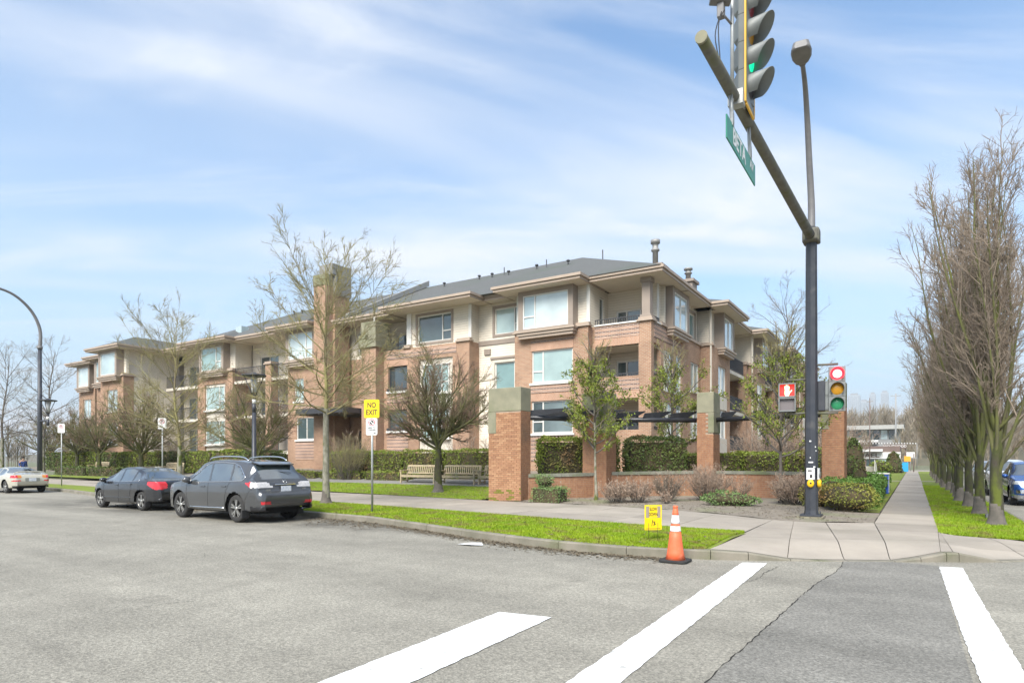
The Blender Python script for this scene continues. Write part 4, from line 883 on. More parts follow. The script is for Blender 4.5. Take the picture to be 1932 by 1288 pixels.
# ---- leaves and hedges
def leaf_cloud(P, size, nrm=None, asp=.55):
    """a quad at every point, turned at random; returns verts, faces"""
    n = len(P); u = rng.normal(size=(n, 3)); u /= np.linalg.norm(u, axis=1)[:, None]
    w = rng.normal(size=(n, 3))
    if nrm is not None: w = w * .6 + np.cross(u, nrm) * 1.2
    v = np.cross(u, w); v /= np.linalg.norm(v, axis=1)[:, None] + 1e-9
    s = rng.uniform(size[0], size[1], n)[:, None]
    V = np.stack([P - u * s, P + v * s * asp, P + u * s, P - v * s * asp], 1)
    return V.reshape(-1, 3), np.arange(4 * n).reshape(-1, 4)
for nm, a, b, c in (('hedge_leaf', (0.12, 0.165, 0.022), (0.21, 0.25, 0.035), (0.23, 0.15, 0.07)), ('hedge_dark', (0.06, 0.095, 0.022), (0.12, 0.16, 0.035), (0.15, 0.10, 0.045)), ('box_leaf', (0.10, 0.18, 0.05), (0.20, 0.28, 0.10), None), ('yellow_leaf', (0.15, 0.18, 0.03), (0.27, 0.26, 0.05), (0.26, 0.15, 0.06)), ('cover_leaf', (0.07, 0.15, 0.025), (0.13, 0.22, 0.04), None)):
    leaf_mat(nm, a, b, scale=1.8, c3=c, c3scale=.9, c3lo=.54, c3hi=.66)
mk('hedge_core', (0.045, 0.045, 0.02), (0.09, 0.065, 0.035), scale=4, rough=1)
def hedge(name, label, cat, c, sx, sy, sz, mat='hedge_leaf', dens=170, size=(.03, .06), rz=0.0, shape='box', group=None, bare=0.0):
    """clipped hedge block: dark woody core under a shell of leaves"""
    T = thing(name, label, cat, c, group); ca, sa = math.cos(rz), math.sin(rz)
    if shape == 'box': A = [sx * sy, 2 * sx * sz, 2 * sy * sz]; n = int(sum(A) * dens)
    else: n = int(4 * 3.14 * ((sx * sy + sx * sz + sy * sz) / 12) * dens)
    if shape == 'box':
        u = rng.uniform(-.5, .5, (n, 3)); f = rng.choice(3, n, p=np.array(A) / sum(A)); sg = np.sign(rng.random(n) - .5)
        nr = np.zeros((n, 3))
        u[f == 0, 2] = .5; nr[f == 0, 2] = 1; u[f == 1, 1] = .5 * sg[f == 1]; nr[f == 1, 1] = sg[f == 1]; u[f == 2, 0] = .5 * sg[f == 2]; nr[f == 2, 0] = sg[f == 2]
        if bare: keep = (u[:, 2] > -.5 + bare * (rng.random(n) + .25 * np.sin(u[:, 0] * sx * 5))) ; u, nr = u[keep], nr[keep]; n = len(u)
        q = u * np.array([sx, sy, sz]); rr = np.maximum(0, np.abs(u[:, [0]]) + np.abs(u[:, [2]]) - .86); q -= nr * 0 + np.sign(q) * rr * np.array([.25, .1, .3]) * (u[:, [2]] > 0)
    else:
        u = rng.normal(size=(n, 3)); u /= np.linalg.norm(u, axis=1)[:, None]; nr = u.copy()
        if shape == 'cone': h = rng.random(n) ** .8; t = rng.uniform(0, 2 * np.pi, n); r = .5 * (1 - h * .55) * np.minimum(1, (1 - h) * 6 + .12); q = np.stack([np.cos(t) * r * sx, np.sin(t) * r * sy, (h - .5) * sz], 1); nr = np.stack([np.cos(t), np.sin(t), np.zeros(n) + .2], 1)
        else: q = u * np.array([sx, sy, sz]) * .5 * np.where(u[:, [2]] < -.35, .9, 1)
    ph = rng.uniform(0, 6, 3)
    bump = .035 * (np.sin(q[:, 0] * 4.3 + ph[0]) + np.sin(q[:, 1] * 5.1 + ph[1]) + np.sin(q[:, 2] * 6.7 + ph[2] + q[:, 0] * 2))
    q = q + nr * (bump + rng.normal(0, .028, n))[:, None]
    q = np.stack([q[:, 0] * ca - q[:, 1] * sa, q[:, 0] * sa + q[:, 1] * ca, q[:, 2] + sz / 2], 1) + np.array(c)
    V, Fc = leaf_cloud(q, size, None); np_mesh('leaves', V, Fc, mat, T)
    m = MB(); k = .86
    if shape == 'box': m.obox((c[0], c[1], c[2] + sz * .46), sx - .14, sy - .14, sz * .90, rz)
    elif shape == 'cone': m.lathe([(sx * .44, .02), (sx * .42, sz * .4), (sx * .28, sz * .8), (.05, sz * .96)], c, 12)
    else:
        m.lathe([(.25, .0)] + [(.42 * math.cos(t), sz / 2 + sz * .42 * math.sin(t)) for t in np.linspace(-1.1, 1.5, 8)], (0, 0, c[2]), 14)
        m.v = [(c[0] + x * sx * ca - y * sy * sa, c[1] + x * sx * sa + y * sy * ca, z) for x, y, z in m.v]
    m.build('branches', 'hedge_core', T)
    return T
GH = 'clipped hedges along the building'
xs = [-18.6, -21.7, -24.6, -27.6]; nm = ['beside the leftmost brick pillar', 'behind the middle bench', 'behind the left bench', 'at the entry, left of the benches']
for x, l in zip(xs, nm): hedge('hedge', 'clipped green hedge block with brown patches ' + l, 'hedge', (x - 1.1, 27.1, gz(-20, 27.1) - .05), random.uniform(2.6, 2.95), 1.2, 1.45 + random.uniform(-.05, .05), group=GH, dens=300)
hl = ['right of the slim lamp post', 'behind the lamp post', 'behind the grey parking sign post', 'behind the pale trunked bare tree', 'above the black sedan roof', 'left of the black sedan', 'behind the far wooden bench', 'beside the far small tree', 'near the tall curved street lamp', 'at the far end of the building']
for i, l in enumerate(hl):
    x = -37.5 - i * 3.35; hedge('hedge', 'clipped green hedge block ' + l, 'hedge', (x, 27.2, .75), 3.1 + random.uniform(-.2, .25), 1.2, 1.55 + random.uniform(-.06, .1), dens=190, size=(.045, .085), group=GH, mat='hedge_leaf' if i % 3 else 'hedge_dark')
for x, w, l in ((-24.6, 3.0, 'running to the left bench'), (-28.2, 3.4, 'before the entry path'), (-31.8, 3.0, 'beside the dark suv')): hedge('low_hedge', 'low clipped box hedge ' + l, 'hedge', (x, 25.9 - .02 * x * 0, gz(-20, 25.5) - .05), w, .8, .5, 'hedge_leaf', dens=200, group='low box hedges')
for x, w, l in ((-47.5, 4.5, 'behind the black sedan'), (-53, 4.5, 'left of the black sedan'), (-58.5, 5, 'by the tall curved street lamp')): hedge('low_hedge', 'low dark clipped hedge ' + l, 'hedge', (x, 24.5, .35), w, .9, .75, 'hedge_dark', dens=110, size=(.04, .08), group='low box hedges')
# behind the corner wall
hedge('hedge', 'tall ragged hedge with bare stems behind the wall beside the leftmost pillar', 'hedge', (-12.2, 23.1, .6), 2.0, 1.3, 1.95, 'hedge_leaf', dens=420, rz=R_(45), bare=.5)
hedge('hedge', 'tall ragged hedge touching the second brick pillar', 'hedge', (-11.1, 24.0, .6), 1.5, 1.2, 1.95, 'hedge_leaf', dens=420, rz=R_(45), bare=.4)
hedge('hedge', 'tall dark hedge with bare stems right of the second brick pillar', 'hedge', (-9.1, 25.2, .6), 2.3, 1.3, 1.95, 'hedge_dark', dens=420, rz=R_(35), bare=.35)
for x, y, w, l in ((-7.3, 27.5, 2.6, 'left of the third brick pillar'), (-5.3, 27.8, 2.0, 'right of the third brick pillar'), (-3.9, 27.8, .9, 'narrowest, behind the corner wall')): hedge('hedge', 'low sunlit hedge behind the corner wall ' + l, 'hedge', (x, y, .7), w, 1.1, 1.25, 'hedge_leaf', dens=300)
hedge('round_shrub', 'rounded yellow green shrub behind the corner wall', 'shrub', (-3.0, 27.4, .8), 1.6, 1.4, 1.4, 'hedge_leaf', shape='ball', dens=190)
hedge('round_shrub', 'small rounded dark green shrub behind the signal pole', 'shrub', (-2.3, 26.2, .8), 1.1, 1.0, 1.1, 'hedge_dark', shape='ball', dens=190)
hedge('topiary', 'tapered clipped conifer right of the rightmost pillar', 'shrub', (-1.95, 27.5, .15), 1.05, 1.05, 2.35, 'hedge_dark', shape='cone', dens=260)
hedge('round_shrub', 'bright yellow green tuft above the tapered conifer', 'shrub', (-2.7, 31.0, 1.9), .9, .9, .9, 'hedge_leaf', shape='ball', dens=220)
# corner bed planting
hedge('box_shrub', 'round variegated green box ball in front of the low wall', 'shrub', (-11.3, 19.95, .68), .62, .62, .42, 'box_leaf', shape='ball', dens=700, size=(.02, .035))
hedge('box_shrub', 'low square variegated box shrub below the box ball', 'shrub', (-10.95, 19.7, .14), 1.15, .8, .55, 'box_leaf', dens=560, size=(.02, .035))
hedge('box_shrub', 'long low variegated green shrub below the wall near the pole', 'shrub', (-5.0, 20.9, .18), 1.9, .8, .42, 'box_leaf', shape='ball', dens=560, size=(.02, .04))
hedge('box_shrub', 'yellow green shrub at the foot of the rightmost pillar', 'shrub', (-1.65, 20.9, .13), 1.5, 1.5, .85, 'yellow_leaf', shape='ball', dens=420, size=(.025, .045))
hedge('box_shrub', 'reddish yellow shrub left of the rightmost pillar base', 'shrub', (-2.55, 21.6, .13), .95, .9, .75, 'yellow_leaf', shape='ball', dens=420, size=(.025, .045))
hedge('ground_cover', 'long bank of dark green ground cover beside the side path', 'shrub', (-1.75, 24.4, .13), 1.5, 4.6, .9, 'cover_leaf', dens=260, size=(.03, .055))
hedge('ground_cover', 'far green clipped bank beyond the blue box', 'shrub', (-2.6, 33.5, .13), 3.0, 10, .85, 'cover_leaf', dens=110, size=(.045, .08))

# ---- benches
mk('teak', (0.46, 0.375, 0.245), (0.35, 0.28, 0.18), scale=14, detail=6, rough=.85, stretch=(1, 1, 4), c3=(0.24, 0.23, 0.16), c3scale=2)
def make_bench(Ln=2.3):
    T = thing('wooden_bench', 'x', 'bench', (0, 0, 0), 'slatted wooden garden benches')
    h = Ln / 2
    for x in (-h + .04, h - .04):
        m = MB(); m.obox((x, -.26, .32), .07, .07, .64); m.build('leg', 'teak', T, .006)
        m = MB(); m.obox((x, .24, .21), .07, .07, .42); m.add([(x - .035, .205, .42), (x + .035, .205, .42), (x + .035, .275, .42), (x - .035, .275, .42), (x - .035, .32, .93), (x + .035, .32, .93), (x + .035, .37, .93), (x - .035, .37, .93)], [(4, 5, 6, 7), (0, 1, 5, 4), (1, 2, 6, 5), (2, 3, 7, 6), (3, 0, 4, 7)]); m.build('leg', 'teak', T)
        m = MB(); m.obox((x, -.02, .665), .09, .62, .045); m.build('armrest', 'teak', T, .008)
        m = MB(); m.obox((x, 0, .12), .05, .46, .05); m.build('stretcher', 'teak', T)
    for i in range(6): MB().obox((0, -.25 + i * .088, .425 - .006 * i), Ln - .15, .072, .025).build('seat_slat', 'teak', T)
    MB().obox((0, -.265, .36), Ln - .15, .03, .09).build('seat_rail', 'teak', T)
    MB().obox((0, .335, .90), Ln - .14, .035, .085, rx=R_(-10)).build('back_rail', 'teak', T); MB().obox((0, .265, .52), Ln - .14, .035, .06, rx=R_(-10)).build('back_rail', 'teak', T)
    n = int(Ln / .135); b = MB(); b.obox((0, 0, 0), .055, .018, .36); me = b.mesh('back_slat'); me.materials.append(MATS['teak'])
    for i in range(n):
        o = bpy.data.objects.new('back_slat', me); COL.objects.link(o); o.parent = T; o.location = (lerp(-h + .13, h - .13, i / (n - 1)), .30, .71); o.rotation_euler = (R_(-10), 0, 0)
    return T
bench = make_bench()
spots = [(-21.55, 25.0, 'left one of three wooden garden benches behind the pale mossy tree'), (-19.05, 25.0, 'middle one of three wooden garden benches'), (-16.55, 25.0, 'right one of three wooden garden benches, half hidden by brick pillar'),
         (-46.0, 25.6, 'far weathered wooden bench above the dark suv bonnet'), (-57.5, 25.9, 'far weathered wooden bench beyond the black sedan')]
for i, (x, y, l) in enumerate(spots):
    b = bench if i == 0 else copy_tree(bench); b.location = (x, y, gz(-20, y) - .01); b['label'] = l
# ------------------------------------------------------------------ trees and bare shrubs
mk('bark_pale', (0.30, 0.28, 0.225), (0.155, 0.15, 0.10), scale=9, detail=6, rough=1, bump=.5, bscale=20, stretch=(1, 1, .6), c3=(0.10, 0.12, 0.025), c3scale=3.2, c3lo=.52, c3hi=.62)
mk('bark_moss', (0.055, 0.062, 0.018), (0.06, 0.05, 0.038), scale=7, detail=8, rough=1, bump=.9, bscale=30, stretch=(1, 1, .5), c3=(0.10, 0.118, 0.02), c3scale=4.0, c3lo=.5, c3hi=.66)
mk('bark_grey', (0.15, 0.13, 0.11), (0.10, 0.09, 0.075), scale=6, detail=6, rough=1, bump=.4, bscale=25)
mk('twig_lichen', (0.29, 0.265, 0.10), (0.20, 0.165, 0.10), scale=1.6, detail=5, rough=1)
mk('twig_brown', (0.25, 0.165, 0.125), (0.18, 0.125, 0.085), scale=1.2, detail=5, rough=1, c3=(0.16, 0.16, 0.065), c3scale=.9, c3lo=.45, c3hi=.6)
mk('twig_horn', (0.27, 0.215, 0.165), (0.20, 0.16, 0.115), scale=1.0, detail=5, rough=1)
mk('limb_moss', (0.125, 0.135, 0.035), (0.10, 0.09, 0.055), scale=3.0, detail=6, rough=1)
mk('twig_pink', (0.42, 0.32, 0.24), (0.31, 0.225, 0.165), scale=3, detail=5, rough=1)
mk('twig_far', (0.30, 0.25, 0.195), (0.24, 0.21, 0.14), scale=.5, detail=4, rough=1)
leaf_mat('moss_leaf', (0.14, 0.19, 0.02), (0.23, 0.27, 0.035), scale=2.0, c3=(0.07, 0.10, 0.015), c3scale=3.0, c3lo=.5, c3hi=.64)

class Grower:
    """branches kept per level as arrays so each level is meshed in one go"""
    def __init__(s, seed): s.r = np.random.default_rng(seed); s.lv = {}
    def grow(s, P, D, Ln, R0, R1, npts, wander, up, level):
        """P,D (n,3) start and direction, Ln,R0 (n) -> polylines (n,npts,3) stored at level"""
        n = len(P); pts = np.empty((n, npts, 3)); pts[:, 0] = P; d = D / np.linalg.norm(D, axis=1)[:, None]; st = (Ln / (npts - 1))[:, None]
        for k in range(1, npts):
            d = d + s.r.normal(0, wander, (n, 3)); d[:, 2] += up; d /= np.linalg.norm(d, axis=1)[:, None]; pts[:, k] = pts[:, k - 1] + d * st
        rad = R0[:, None] * np.linspace(1, R1, npts)[None, :]
        s.lv.setdefault(level, []).append((pts, rad)); return pts, rad
    def children(s, pts, rad, per, t0, t1, ang, angv, lratio, Lbase, rratio, rmin, npts, wander, up, level, taper=.35, lshape=None, R1=.3):
        n, m, _ = pts.shape; t = np.sort(s.r.uniform(t0, t1, (n, per)), 1).ravel(); idx = np.repeat(np.arange(n), per)
        f = t * (m - 1); i = np.minimum(f.astype(int), m - 2); fr = (f - i)[:, None]
        P = pts[idx, i] * (1 - fr) + pts[idx, i + 1] * fr; T = pts[idx, i + 1] - pts[idx, i]; T /= np.linalg.norm(T, axis=1)[:, None]
        rp = rad[idx, i] * (1 - fr[:, 0]) + rad[idx, i + 1] * fr[:, 0]
        q = s.r.normal(size=P.shape); q -= (q * T).sum(1)[:, None] * T; q /= np.linalg.norm(q, axis=1)[:, None]
        a = np.clip(s.r.normal(ang, angv, len(P)), .12, 1.5)[:, None]
        D = T * np.cos(a) + q * np.sin(a)
        Ln = np.repeat(Lbase, per) * lratio * s.r.uniform(.6, 1.15, len(P)) * (1 - taper * t)
        if lshape is not None: Ln *= lshape(P)
        R0 = np.maximum(rp * rratio, rmin)
        s.last_len = Ln
        return s.grow(P, D, Ln, R0, R1, npts, wander, up, level) + (Ln,)
    def mesh(s, levels, sides):
        VV = []; FF = []; b = 0
        for L_ in levels:
            for pts, rad in s.lv.get(L_, []):
                n, m, _ = pts.shape; k = sides[L_]
                d = np.gradient(pts, axis=1); d /= np.linalg.norm(d, axis=2)[..., None] + 1e-9
                ref = np.where(np.abs(d[..., 2:3]) > .9, np.array([1., 0, 0]), np.array([0, 0, 1.])); a = np.cross(d, ref); a /= np.linalg.norm(a, axis=2)[..., None] + 1e-9; c = np.cross(d, a)
                th = np.arange(k) * 2 * np.pi / k
                V = pts[:, :, None, :] + rad[:, :, None, None] * (a[:, :, None, :] * np.cos(th)[:, None] + c[:, :, None, :] * np.sin(th)[:, None])
                I = np.arange(n * m * k).reshape(n, m, k) + b
                Q = np.stack([I[:, :-1], I[:, 1:], np.roll(I, -1, 2)[:, 1:], np.roll(I, -1, 2)[:, :-1]], -1).reshape(-1, 4)
                VV.append(V.reshape(-1, 3)); FF.append(Q); b += n * m * k
        return np.concatenate(VV), np.concatenate(FF)
A1 = lambda *v: np.array(v, dtype=float)
def flare(g, base, h, r, lean=(0, 0), foot=1.9):
    """trunk polyline with a flared foot stored at level 0"""
    z = np.array([0, .06, .16, .35, .6, 1.0]) ; n = 9; zz = np.concatenate([z * min(1, h / 2), np.linspace(min(1, h / 2), h, n - 5)[1:]])
    pts = np.stack([base[0] + lean[0] * (zz / h) ** 1.3 + .012 * np.sin(zz * 4), base[1] + lean[1] * (zz / h) ** 1.3, base[2] - .03 + zz], 1)[None]
    rad = (r * np.interp(zz, [0, .06, .16, .35, 1.0, h], [foot, foot * .82, 1.35, 1.12, 1.0, .78]))[None]
    g.lv.setdefault(0, []).append((pts, rad)); return pts, rad
def finish(T, g, trunk_lv, limb_lv, twig_lv, mats, sides, foot=True):
    V, Fc = g.mesh(trunk_lv, sides); np_mesh('trunk', V, Fc, mats[0], T, True)
    if foot: (p0_, r0_), b_ = g.lv[0][0], org(T); zt_ = np.array([-.03, .04, .12, .25, .4, .5]); rr_ = np.interp(zt_ + b_[2], p0_[0, :, 2], r0_[0]) * np.array([1.5, 1.28, 1.12, 1.06, 1.04, 1.0]); MB().tube([(b_[0], b_[1], b_[2] + z) for z in zt_], list(rr_), 12).build('root_flare', 'bark_grey', T)
    if limb_lv: V, Fc = g.mesh(limb_lv, sides); np_mesh('limbs', V, Fc, mats[1], T, True)
    V, Fc = g.mesh(twig_lv, sides); np_mesh('crown', V, Fc, mats[2], T, False)
SD = {0: 12, 1: 7, 2: 5, 3: 4, 4: 3, 5: 3}

def spreading_tree(label, base, H, fork, spread, seed, r=.15, mats=('bark_pale', 'twig_lichen', 'twig_lichen'), dens=1.0, group=None, name='bare_tree', lean=(0, 0)):
    T = thing(name, label, 'tree', base, group); g = Grower(seed)
    tp, tr = flare(g, base, fork, r, lean); top = tp[0, -1]
    # leader continues up with limbs rising around it
    lead, lr = g.grow(top[None], np.array([[.05, .03, 1.0]]), np.array([(H - fork) * .9]), np.array([r * .62]), .12, 10, .05, .05, 1)
    n1 = int(24 * dens); k = np.linspace(0, 1, n1) ** 1.35 * .82; az = np.arange(n1) * 2.4 + g.r.normal(0, .25, n1); el = .22 + 1.05 * k + g.r.normal(0, .1, n1)
    D = np.stack([np.cos(az) * np.cos(el), np.sin(az) * np.cos(el), np.sin(el)], 1)
    P = np.stack([np.interp(k * 9, np.arange(10), lead[0, :, j]) for j in range(3)], 1); P[:, 2] -= .35 * (1 - k) * g.r.random(n1)
    Ln = spread * np.sqrt(np.clip(1.06 - ((k - .30) / .80) ** 2, .12, 1)) * g.r.uniform(.8, 1.12, n1)
    p1, r1 = g.grow(P, D, Ln, r * .24 * (1 - .45 * k) * g.r.uniform(.8, 1.15, n1), .2, 9, .06, .022, 1)
    p2, r2, l2 = g.children(p1, r1, int(7 * dens), .12, .97, .62, .18, .42, Ln, .6, .009, 6, .07, .035, 2, R1=.35)
    p3, r3, l3 = g.children(p2, r2, int(6 * dens), .12, 1.0, .6, .22, .55, l2, .6, .0058, 5, .08, .03, 3, R1=.4)
    p3b, r3b, l3b = g.children(p1, r1, int(7 * dens), .25, 1.0, .7, .25, .16, Ln, .4, .006, 4, .08, .04, 3, R1=.4)
    g.children(p3, r3, int(4 * dens), .15, 1.0, .6, .25, .6, l3, .7, .0045, 3, .08, .03, 4, R1=.5)
    finish(T, g, [0], [1, 2], [3, 4], mats, SD); return T

def globe_tree(label, base, fork, H, spread, seed, r=.14, mats=('bark_moss', 'limb_moss', 'twig_brown'), dens=1.0, group=None, name='globe_tree'):
    """pruned round headed tree: many limbs from one fork, bushy outer twigs"""
    T = thing(name, label, 'tree', base, group); g = Grower(seed)
    tp, tr = flare(g, base, fork, r, foot=1.7); top = tp[0, -1]
    n1 = 17; az = np.arange(n1) * 2.4; el = np.concatenate([np.full(8, .5), np.full(6, .9), np.full(3, 1.3)]) + g.r.normal(0, .1, n1)
    D = np.stack([np.cos(az) * np.cos(el), np.sin(az) * np.cos(el), np.sin(el)], 1)
    P = np.repeat(top[None], n1, 0) - np.array([0, 0, .45]) * g.r.random(n1)[:, None]
    cz = (H - fork) * .5
    Ln = np.full(n1, spread * 1.02) * g.r.uniform(.85, 1.05, n1) * np.where(el > .8, min(1.25, (H - fork) / spread / 1.0), 1.0)
    p1, r1 = g.grow(P, D, Ln, np.full(n1, r * .45), .3, 8, .11, .06, 1)
    p2, r2, l2 = g.children(p1, r1, int(11 * dens), .15, 1.0, .65, .2, .50, Ln, .6, .012, 6, .10, .07, 2, R1=.4)
    p3, r3, l3 = g.children(p2, r2, int(8 * dens), .15, 1.0, .65, .25, .55, l2, .55, .0075, 5, .10, .06, 3, R1=.45)
    g.children(p3, r3, int(5 * dens), .1, 1.0, .6, .25, .55, l3, .7, .0055, 3, .10, .05, 4, R1=.5)
    finish(T, g, [0], [1, 2], [3, 4], mats, SD); return T

def upright_tree(label, base, H, R, seed, r=.15, dens=1.0, group=None, name='upright_tree'):
    """columnar hornbeam: steep limbs from low on the trunk"""
    T = thing(name, label, 'tree', base, group); g = Grower(seed)
    fork = 1.7; flare(g, base, fork + .5, r, foot=1.6); b = np.array(base)
    n1 = int(21 * dens); t = g.r.uniform(0, 1, n1); az = np.arange(n1) * 2.4 + g.r.normal(0, .2, n1); el = 1.24 + .26 * t + g.r.normal(0, .05, n1); el[:3] = 1.52
    low = g.r.random(n1) < .22; el = np.where(low, g.r.uniform(.62, .95, n1), el)
    D = np.stack([np.cos(az) * np.cos(el), np.sin(az) * np.cos(el), np.sin(el)], 1)
    P = b + np.stack([np.cos(az) * r * .4, np.sin(az) * r * .4, 1.15 + t * 1.1], 1)
    Ln = (H - 1.6) * g.r.uniform(.72, 1.02, n1); Ln = np.where(low, R * g.r.uniform(.9, 1.4, n1), np.minimum(Ln, R / np.maximum(np.cos(el), .01) * 1.5))
    p1, r1 = g.grow(P, D, Ln, r * g.r.uniform(.28, .46, n1), .16, 12, .04, .05, 1)
    p2, r2, l2 = g.children(p1, r1, int(14 * dens), .12, .97, .42, .13, .25, Ln, .55, .012, 6, .09, .055, 2, R1=.35)
    p3, r3, l3 = g.children(p2, r2, int(8 * dens), .12, 1.0, .55, .2, .52, l2, .6, .0065, 4, .13, .05, 3, R1=.45)
    g.children(p1, r1, int(16 * dens), .12, 1.0, .6, .2, .09, Ln, .35, .0055, 4, .13, .06, 3, R1=.45)
    g.children(p3, r3, 3, .2, 1.0, .6, .2, .6, l3, .8, .005, 3, .14, .04, 4, R1=.5)
    # moss sleeve on the lower limbs is part of the limb colour
    finish(T, g, [0], [1], [2, 3, 4], ('bark_moss', 'limb_moss', 'twig_horn'), SD); return T

def mossy_tree(label, base, fork, H, spread, seed, r=.075, mats=('bark_pale', 'bark_grey', 'twig_lichen'), leaf=1.0, stems=1, n1=22, name='leafy_tree', bot=None):
    """slim tree whose short side shoots carry tufts of small green leaves"""
    T = thing(name, label, 'tree', base, 'slim green tufted trees at the corner wall'); g = Grower(seed); b = np.array(base)
    tp, tr = flare(g, base, H * .8, r, (g.r.normal(0, .12), g.r.normal(0, .12)), foot=1.3); tr *= np.linspace(1, .35, tr.shape[1])[None]
    tz = np.linspace(fork, H * .78, n1); az = np.arange(n1) * 2.4; k = (tz - fork) / (H * .78 - fork)
    el = .42 + .75 * k + g.r.normal(0, .1, n1); D = np.stack([np.cos(az) * np.cos(el), np.sin(az) * np.cos(el), np.sin(el)], 1)
    P = np.stack([np.interp(tz + b[2], tp[0, :, 2], tp[0, :, j]) for j in range(3)], 1)
    Ln = spread * (1.15 - .45 * k) * g.r.uniform(.75, 1.1, n1)
    p1, r1 = g.grow(P, D, Ln, np.full(n1, r * .38), .3, 8, .09, .06, 1)
    p2, r2, l2 = g.children(p1, r1, 8, .15, 1.0, .6, .2, .45, Ln, .6, .008, 5, .14, .08, 2, R1=.4)
    p3, r3, l3 = g.children(p2, r2, 5, .2, 1.0, .55, .2, .5, l2, .6, .0055, 4, .15, .06, 3, R1=.5)
    finish(T, g, [0], [1], [2, 3], mats, SD, False)
    # tufts: clusters of leaves along the side shoots
    C = np.concatenate([p2[:, 1:].reshape(-1, 3), p1[:, 3:].reshape(-1, 3)]); C = C[C[:, 2] < b[2] + fork + (H - fork) * .72]
    pick = g.r.random(len(C)) < .62 * leaf * (1.15 - .75 * np.clip((C[:, 2] - b[2] - fork) / (H - fork), 0, 1)); C = C[pick]
    P = np.repeat(C, 16, 0) + g.r.normal(0, 1, (len(C) * 16, 3)) * np.array([.07, .07, .055])
    V, Fc = leaf_cloud(P, (.025, .052)); np_mesh('foliage', V, Fc, 'moss_leaf', T); return T

def bare_shrub(label, c, sx, h, seed, n=60, mat='twig_pink', dens=1.0, group='bare shrubs in the corner bed', name='bare_shrub', r=.009, tips=True, flat=1.0):
    T = thing(name, label, 'shrub', c, group); g = Grower(seed); b = np.array(c)
    az = g.r.uniform(0, 2 * np.pi, n); sp = np.sqrt(g.r.random(n)); el = 1.5 - sp * .5
    D = np.stack([np.cos(az) * np.cos(el), np.sin(az) * np.cos(el) * flat, np.sin(el)], 1); P = b + np.stack([np.cos(az) * sp * sx * .22, np.sin(az) * sp * sx * .22 * flat, np.zeros(n)], 1)
    Ln = h * (1.0 - .22 * sp ** 3) * g.r.uniform(.65, 1.0, n)
    p1, r1 = g.grow(P, D, Ln, g.r.uniform(.7, 1.2, n) * r, .4, 6, .1, .035, 1)
    p2, r2, l2 = g.children(p1, r1, int(7 * dens), .25, 1.0, .6, .2, .38, Ln, .7, .005, 4, .14, .03, 2, R1=.5)
    p3, r3, l3 = g.children(p2, r2, 4, .2, 1.0, .6, .2, .5, l2, .8, .004, 3, .15, .02, 3, R1=.6)
    g2 = {1: 4, 2: 3, 3: 3}; V, Fc = g.mesh([1], g2); np_mesh('stems', V, Fc, 'bark_grey', T); V, Fc = g.mesh([2, 3], g2); np_mesh('twigs', V, Fc, mat, T)
    if tips:
        E_ = p3[:, -1]; E_ = E_[g.r.random(len(E_)) < .35]; V, Fc = leaf_cloud(E_, (.012, .028)); np_mesh('dry_leaves', V, Fc, 'twig_pink', T)
    return T

# verge and garden trees
spreading_tree('tall bare spreading tree on the verge beside the no exit sign', (-17.1, 14.9, .15), 7.9, 3.3, 3.4, 3, r=.115, dens=1.3)
spreading_tree('tall bare tree with pale trunk behind the black sedan', (-28.2, 16.1, .15), 7.9, 2.2, 3.4, 8, r=.115, dens=1.2)
spreading_tree('tall bare tree at the far left beside the curved street lamp', (-64.5, 24.6, .2), 12.0, 3.4, 4.0, 21, r=.16, mats=('bark_pale', 'bark_grey', 'twig_far'))
spreading_tree('bare tree cut by the left edge of the photograph', (-73, 24.5, .2), 12.5, 3.6, 4.6, 22, r=.17, mats=('bark_pale', 'bark_grey', 'twig_far'))
spreading_tree('bare tree rising behind the right wing and the signal pole', (-9.6, 62, .2), 17.5, 8.5, 4.6, 31, r=.2, mats=('bark_grey', 'bark_grey', 'twig_far'), dens=1.0)
GG = 'round headed pruned trees along the building'
globe_tree('round headed bare tree standing before the three benches', (-17.6, 21.6, .25), 2.3, 8.6, 3.0, 41, r=.15, dens=1.25, group=GG)
globe_tree('round headed bare tree behind the slim lamp post', (-34.0, 24.3, .45), 1.9, 7.6, 3.4, 42, r=.16, group=GG)
globe_tree('round headed bare tree above the black sedan roof', (-48.0, 24.5, .45), 2.0, 8.3, 3.7, 43, r=.17, group=GG)
globe_tree('small round headed bare tree left of the sedan, nearer the far bays', (-54.5, 24.6, .45), 2.0, 7.6, 2.8, 44, r=.16, group=GG, dens=.9)
globe_tree('small round headed bare tree right of the hanging lantern', (-61.5, 26.0, .45), 2.0, 7.6, 2.9, 45, r=.16, group=GG, dens=.9)
globe_tree('olive round headed tree just behind the curved street lamp', (-70, 30, .5), 2.0, 7.0, 3.2, 46, r=.18, group=GG, mats=('bark_moss', 'limb_moss', 'twig_far'), dens=.85)
globe_tree('far olive round headed tree beyond the beige coupe', (-80, 31, .5), 2.0, 7.2, 3.6, 47, r=.18, group=GG, mats=('bark_moss', 'limb_moss', 'twig_far'), dens=.8)
# corner wall trees
mossy_tree('slim tree with pale mottled trunk before the second brick pillar', (-9.85, 21.2, .15), 1.75, 6.5, 1.7, 51, r=.075, n1=30)
mossy_tree('slim leafy tree behind the wall between the second and third pillars', (-8.55, 26.0, .9), 1.2, 6.2, 1.9, 52, r=.085, mats=('bark_moss', 'bark_grey', 'twig_lichen'), n1=26)
mossy_tree('crooked leafy tree just left of the signal pole', (-3.7, 22.3, .15), 1.6, 6.2, 2.0, 53, r=.09, mats=('bark_grey', 'bark_grey', 'twig_lichen'), leaf=.8, n1=30)
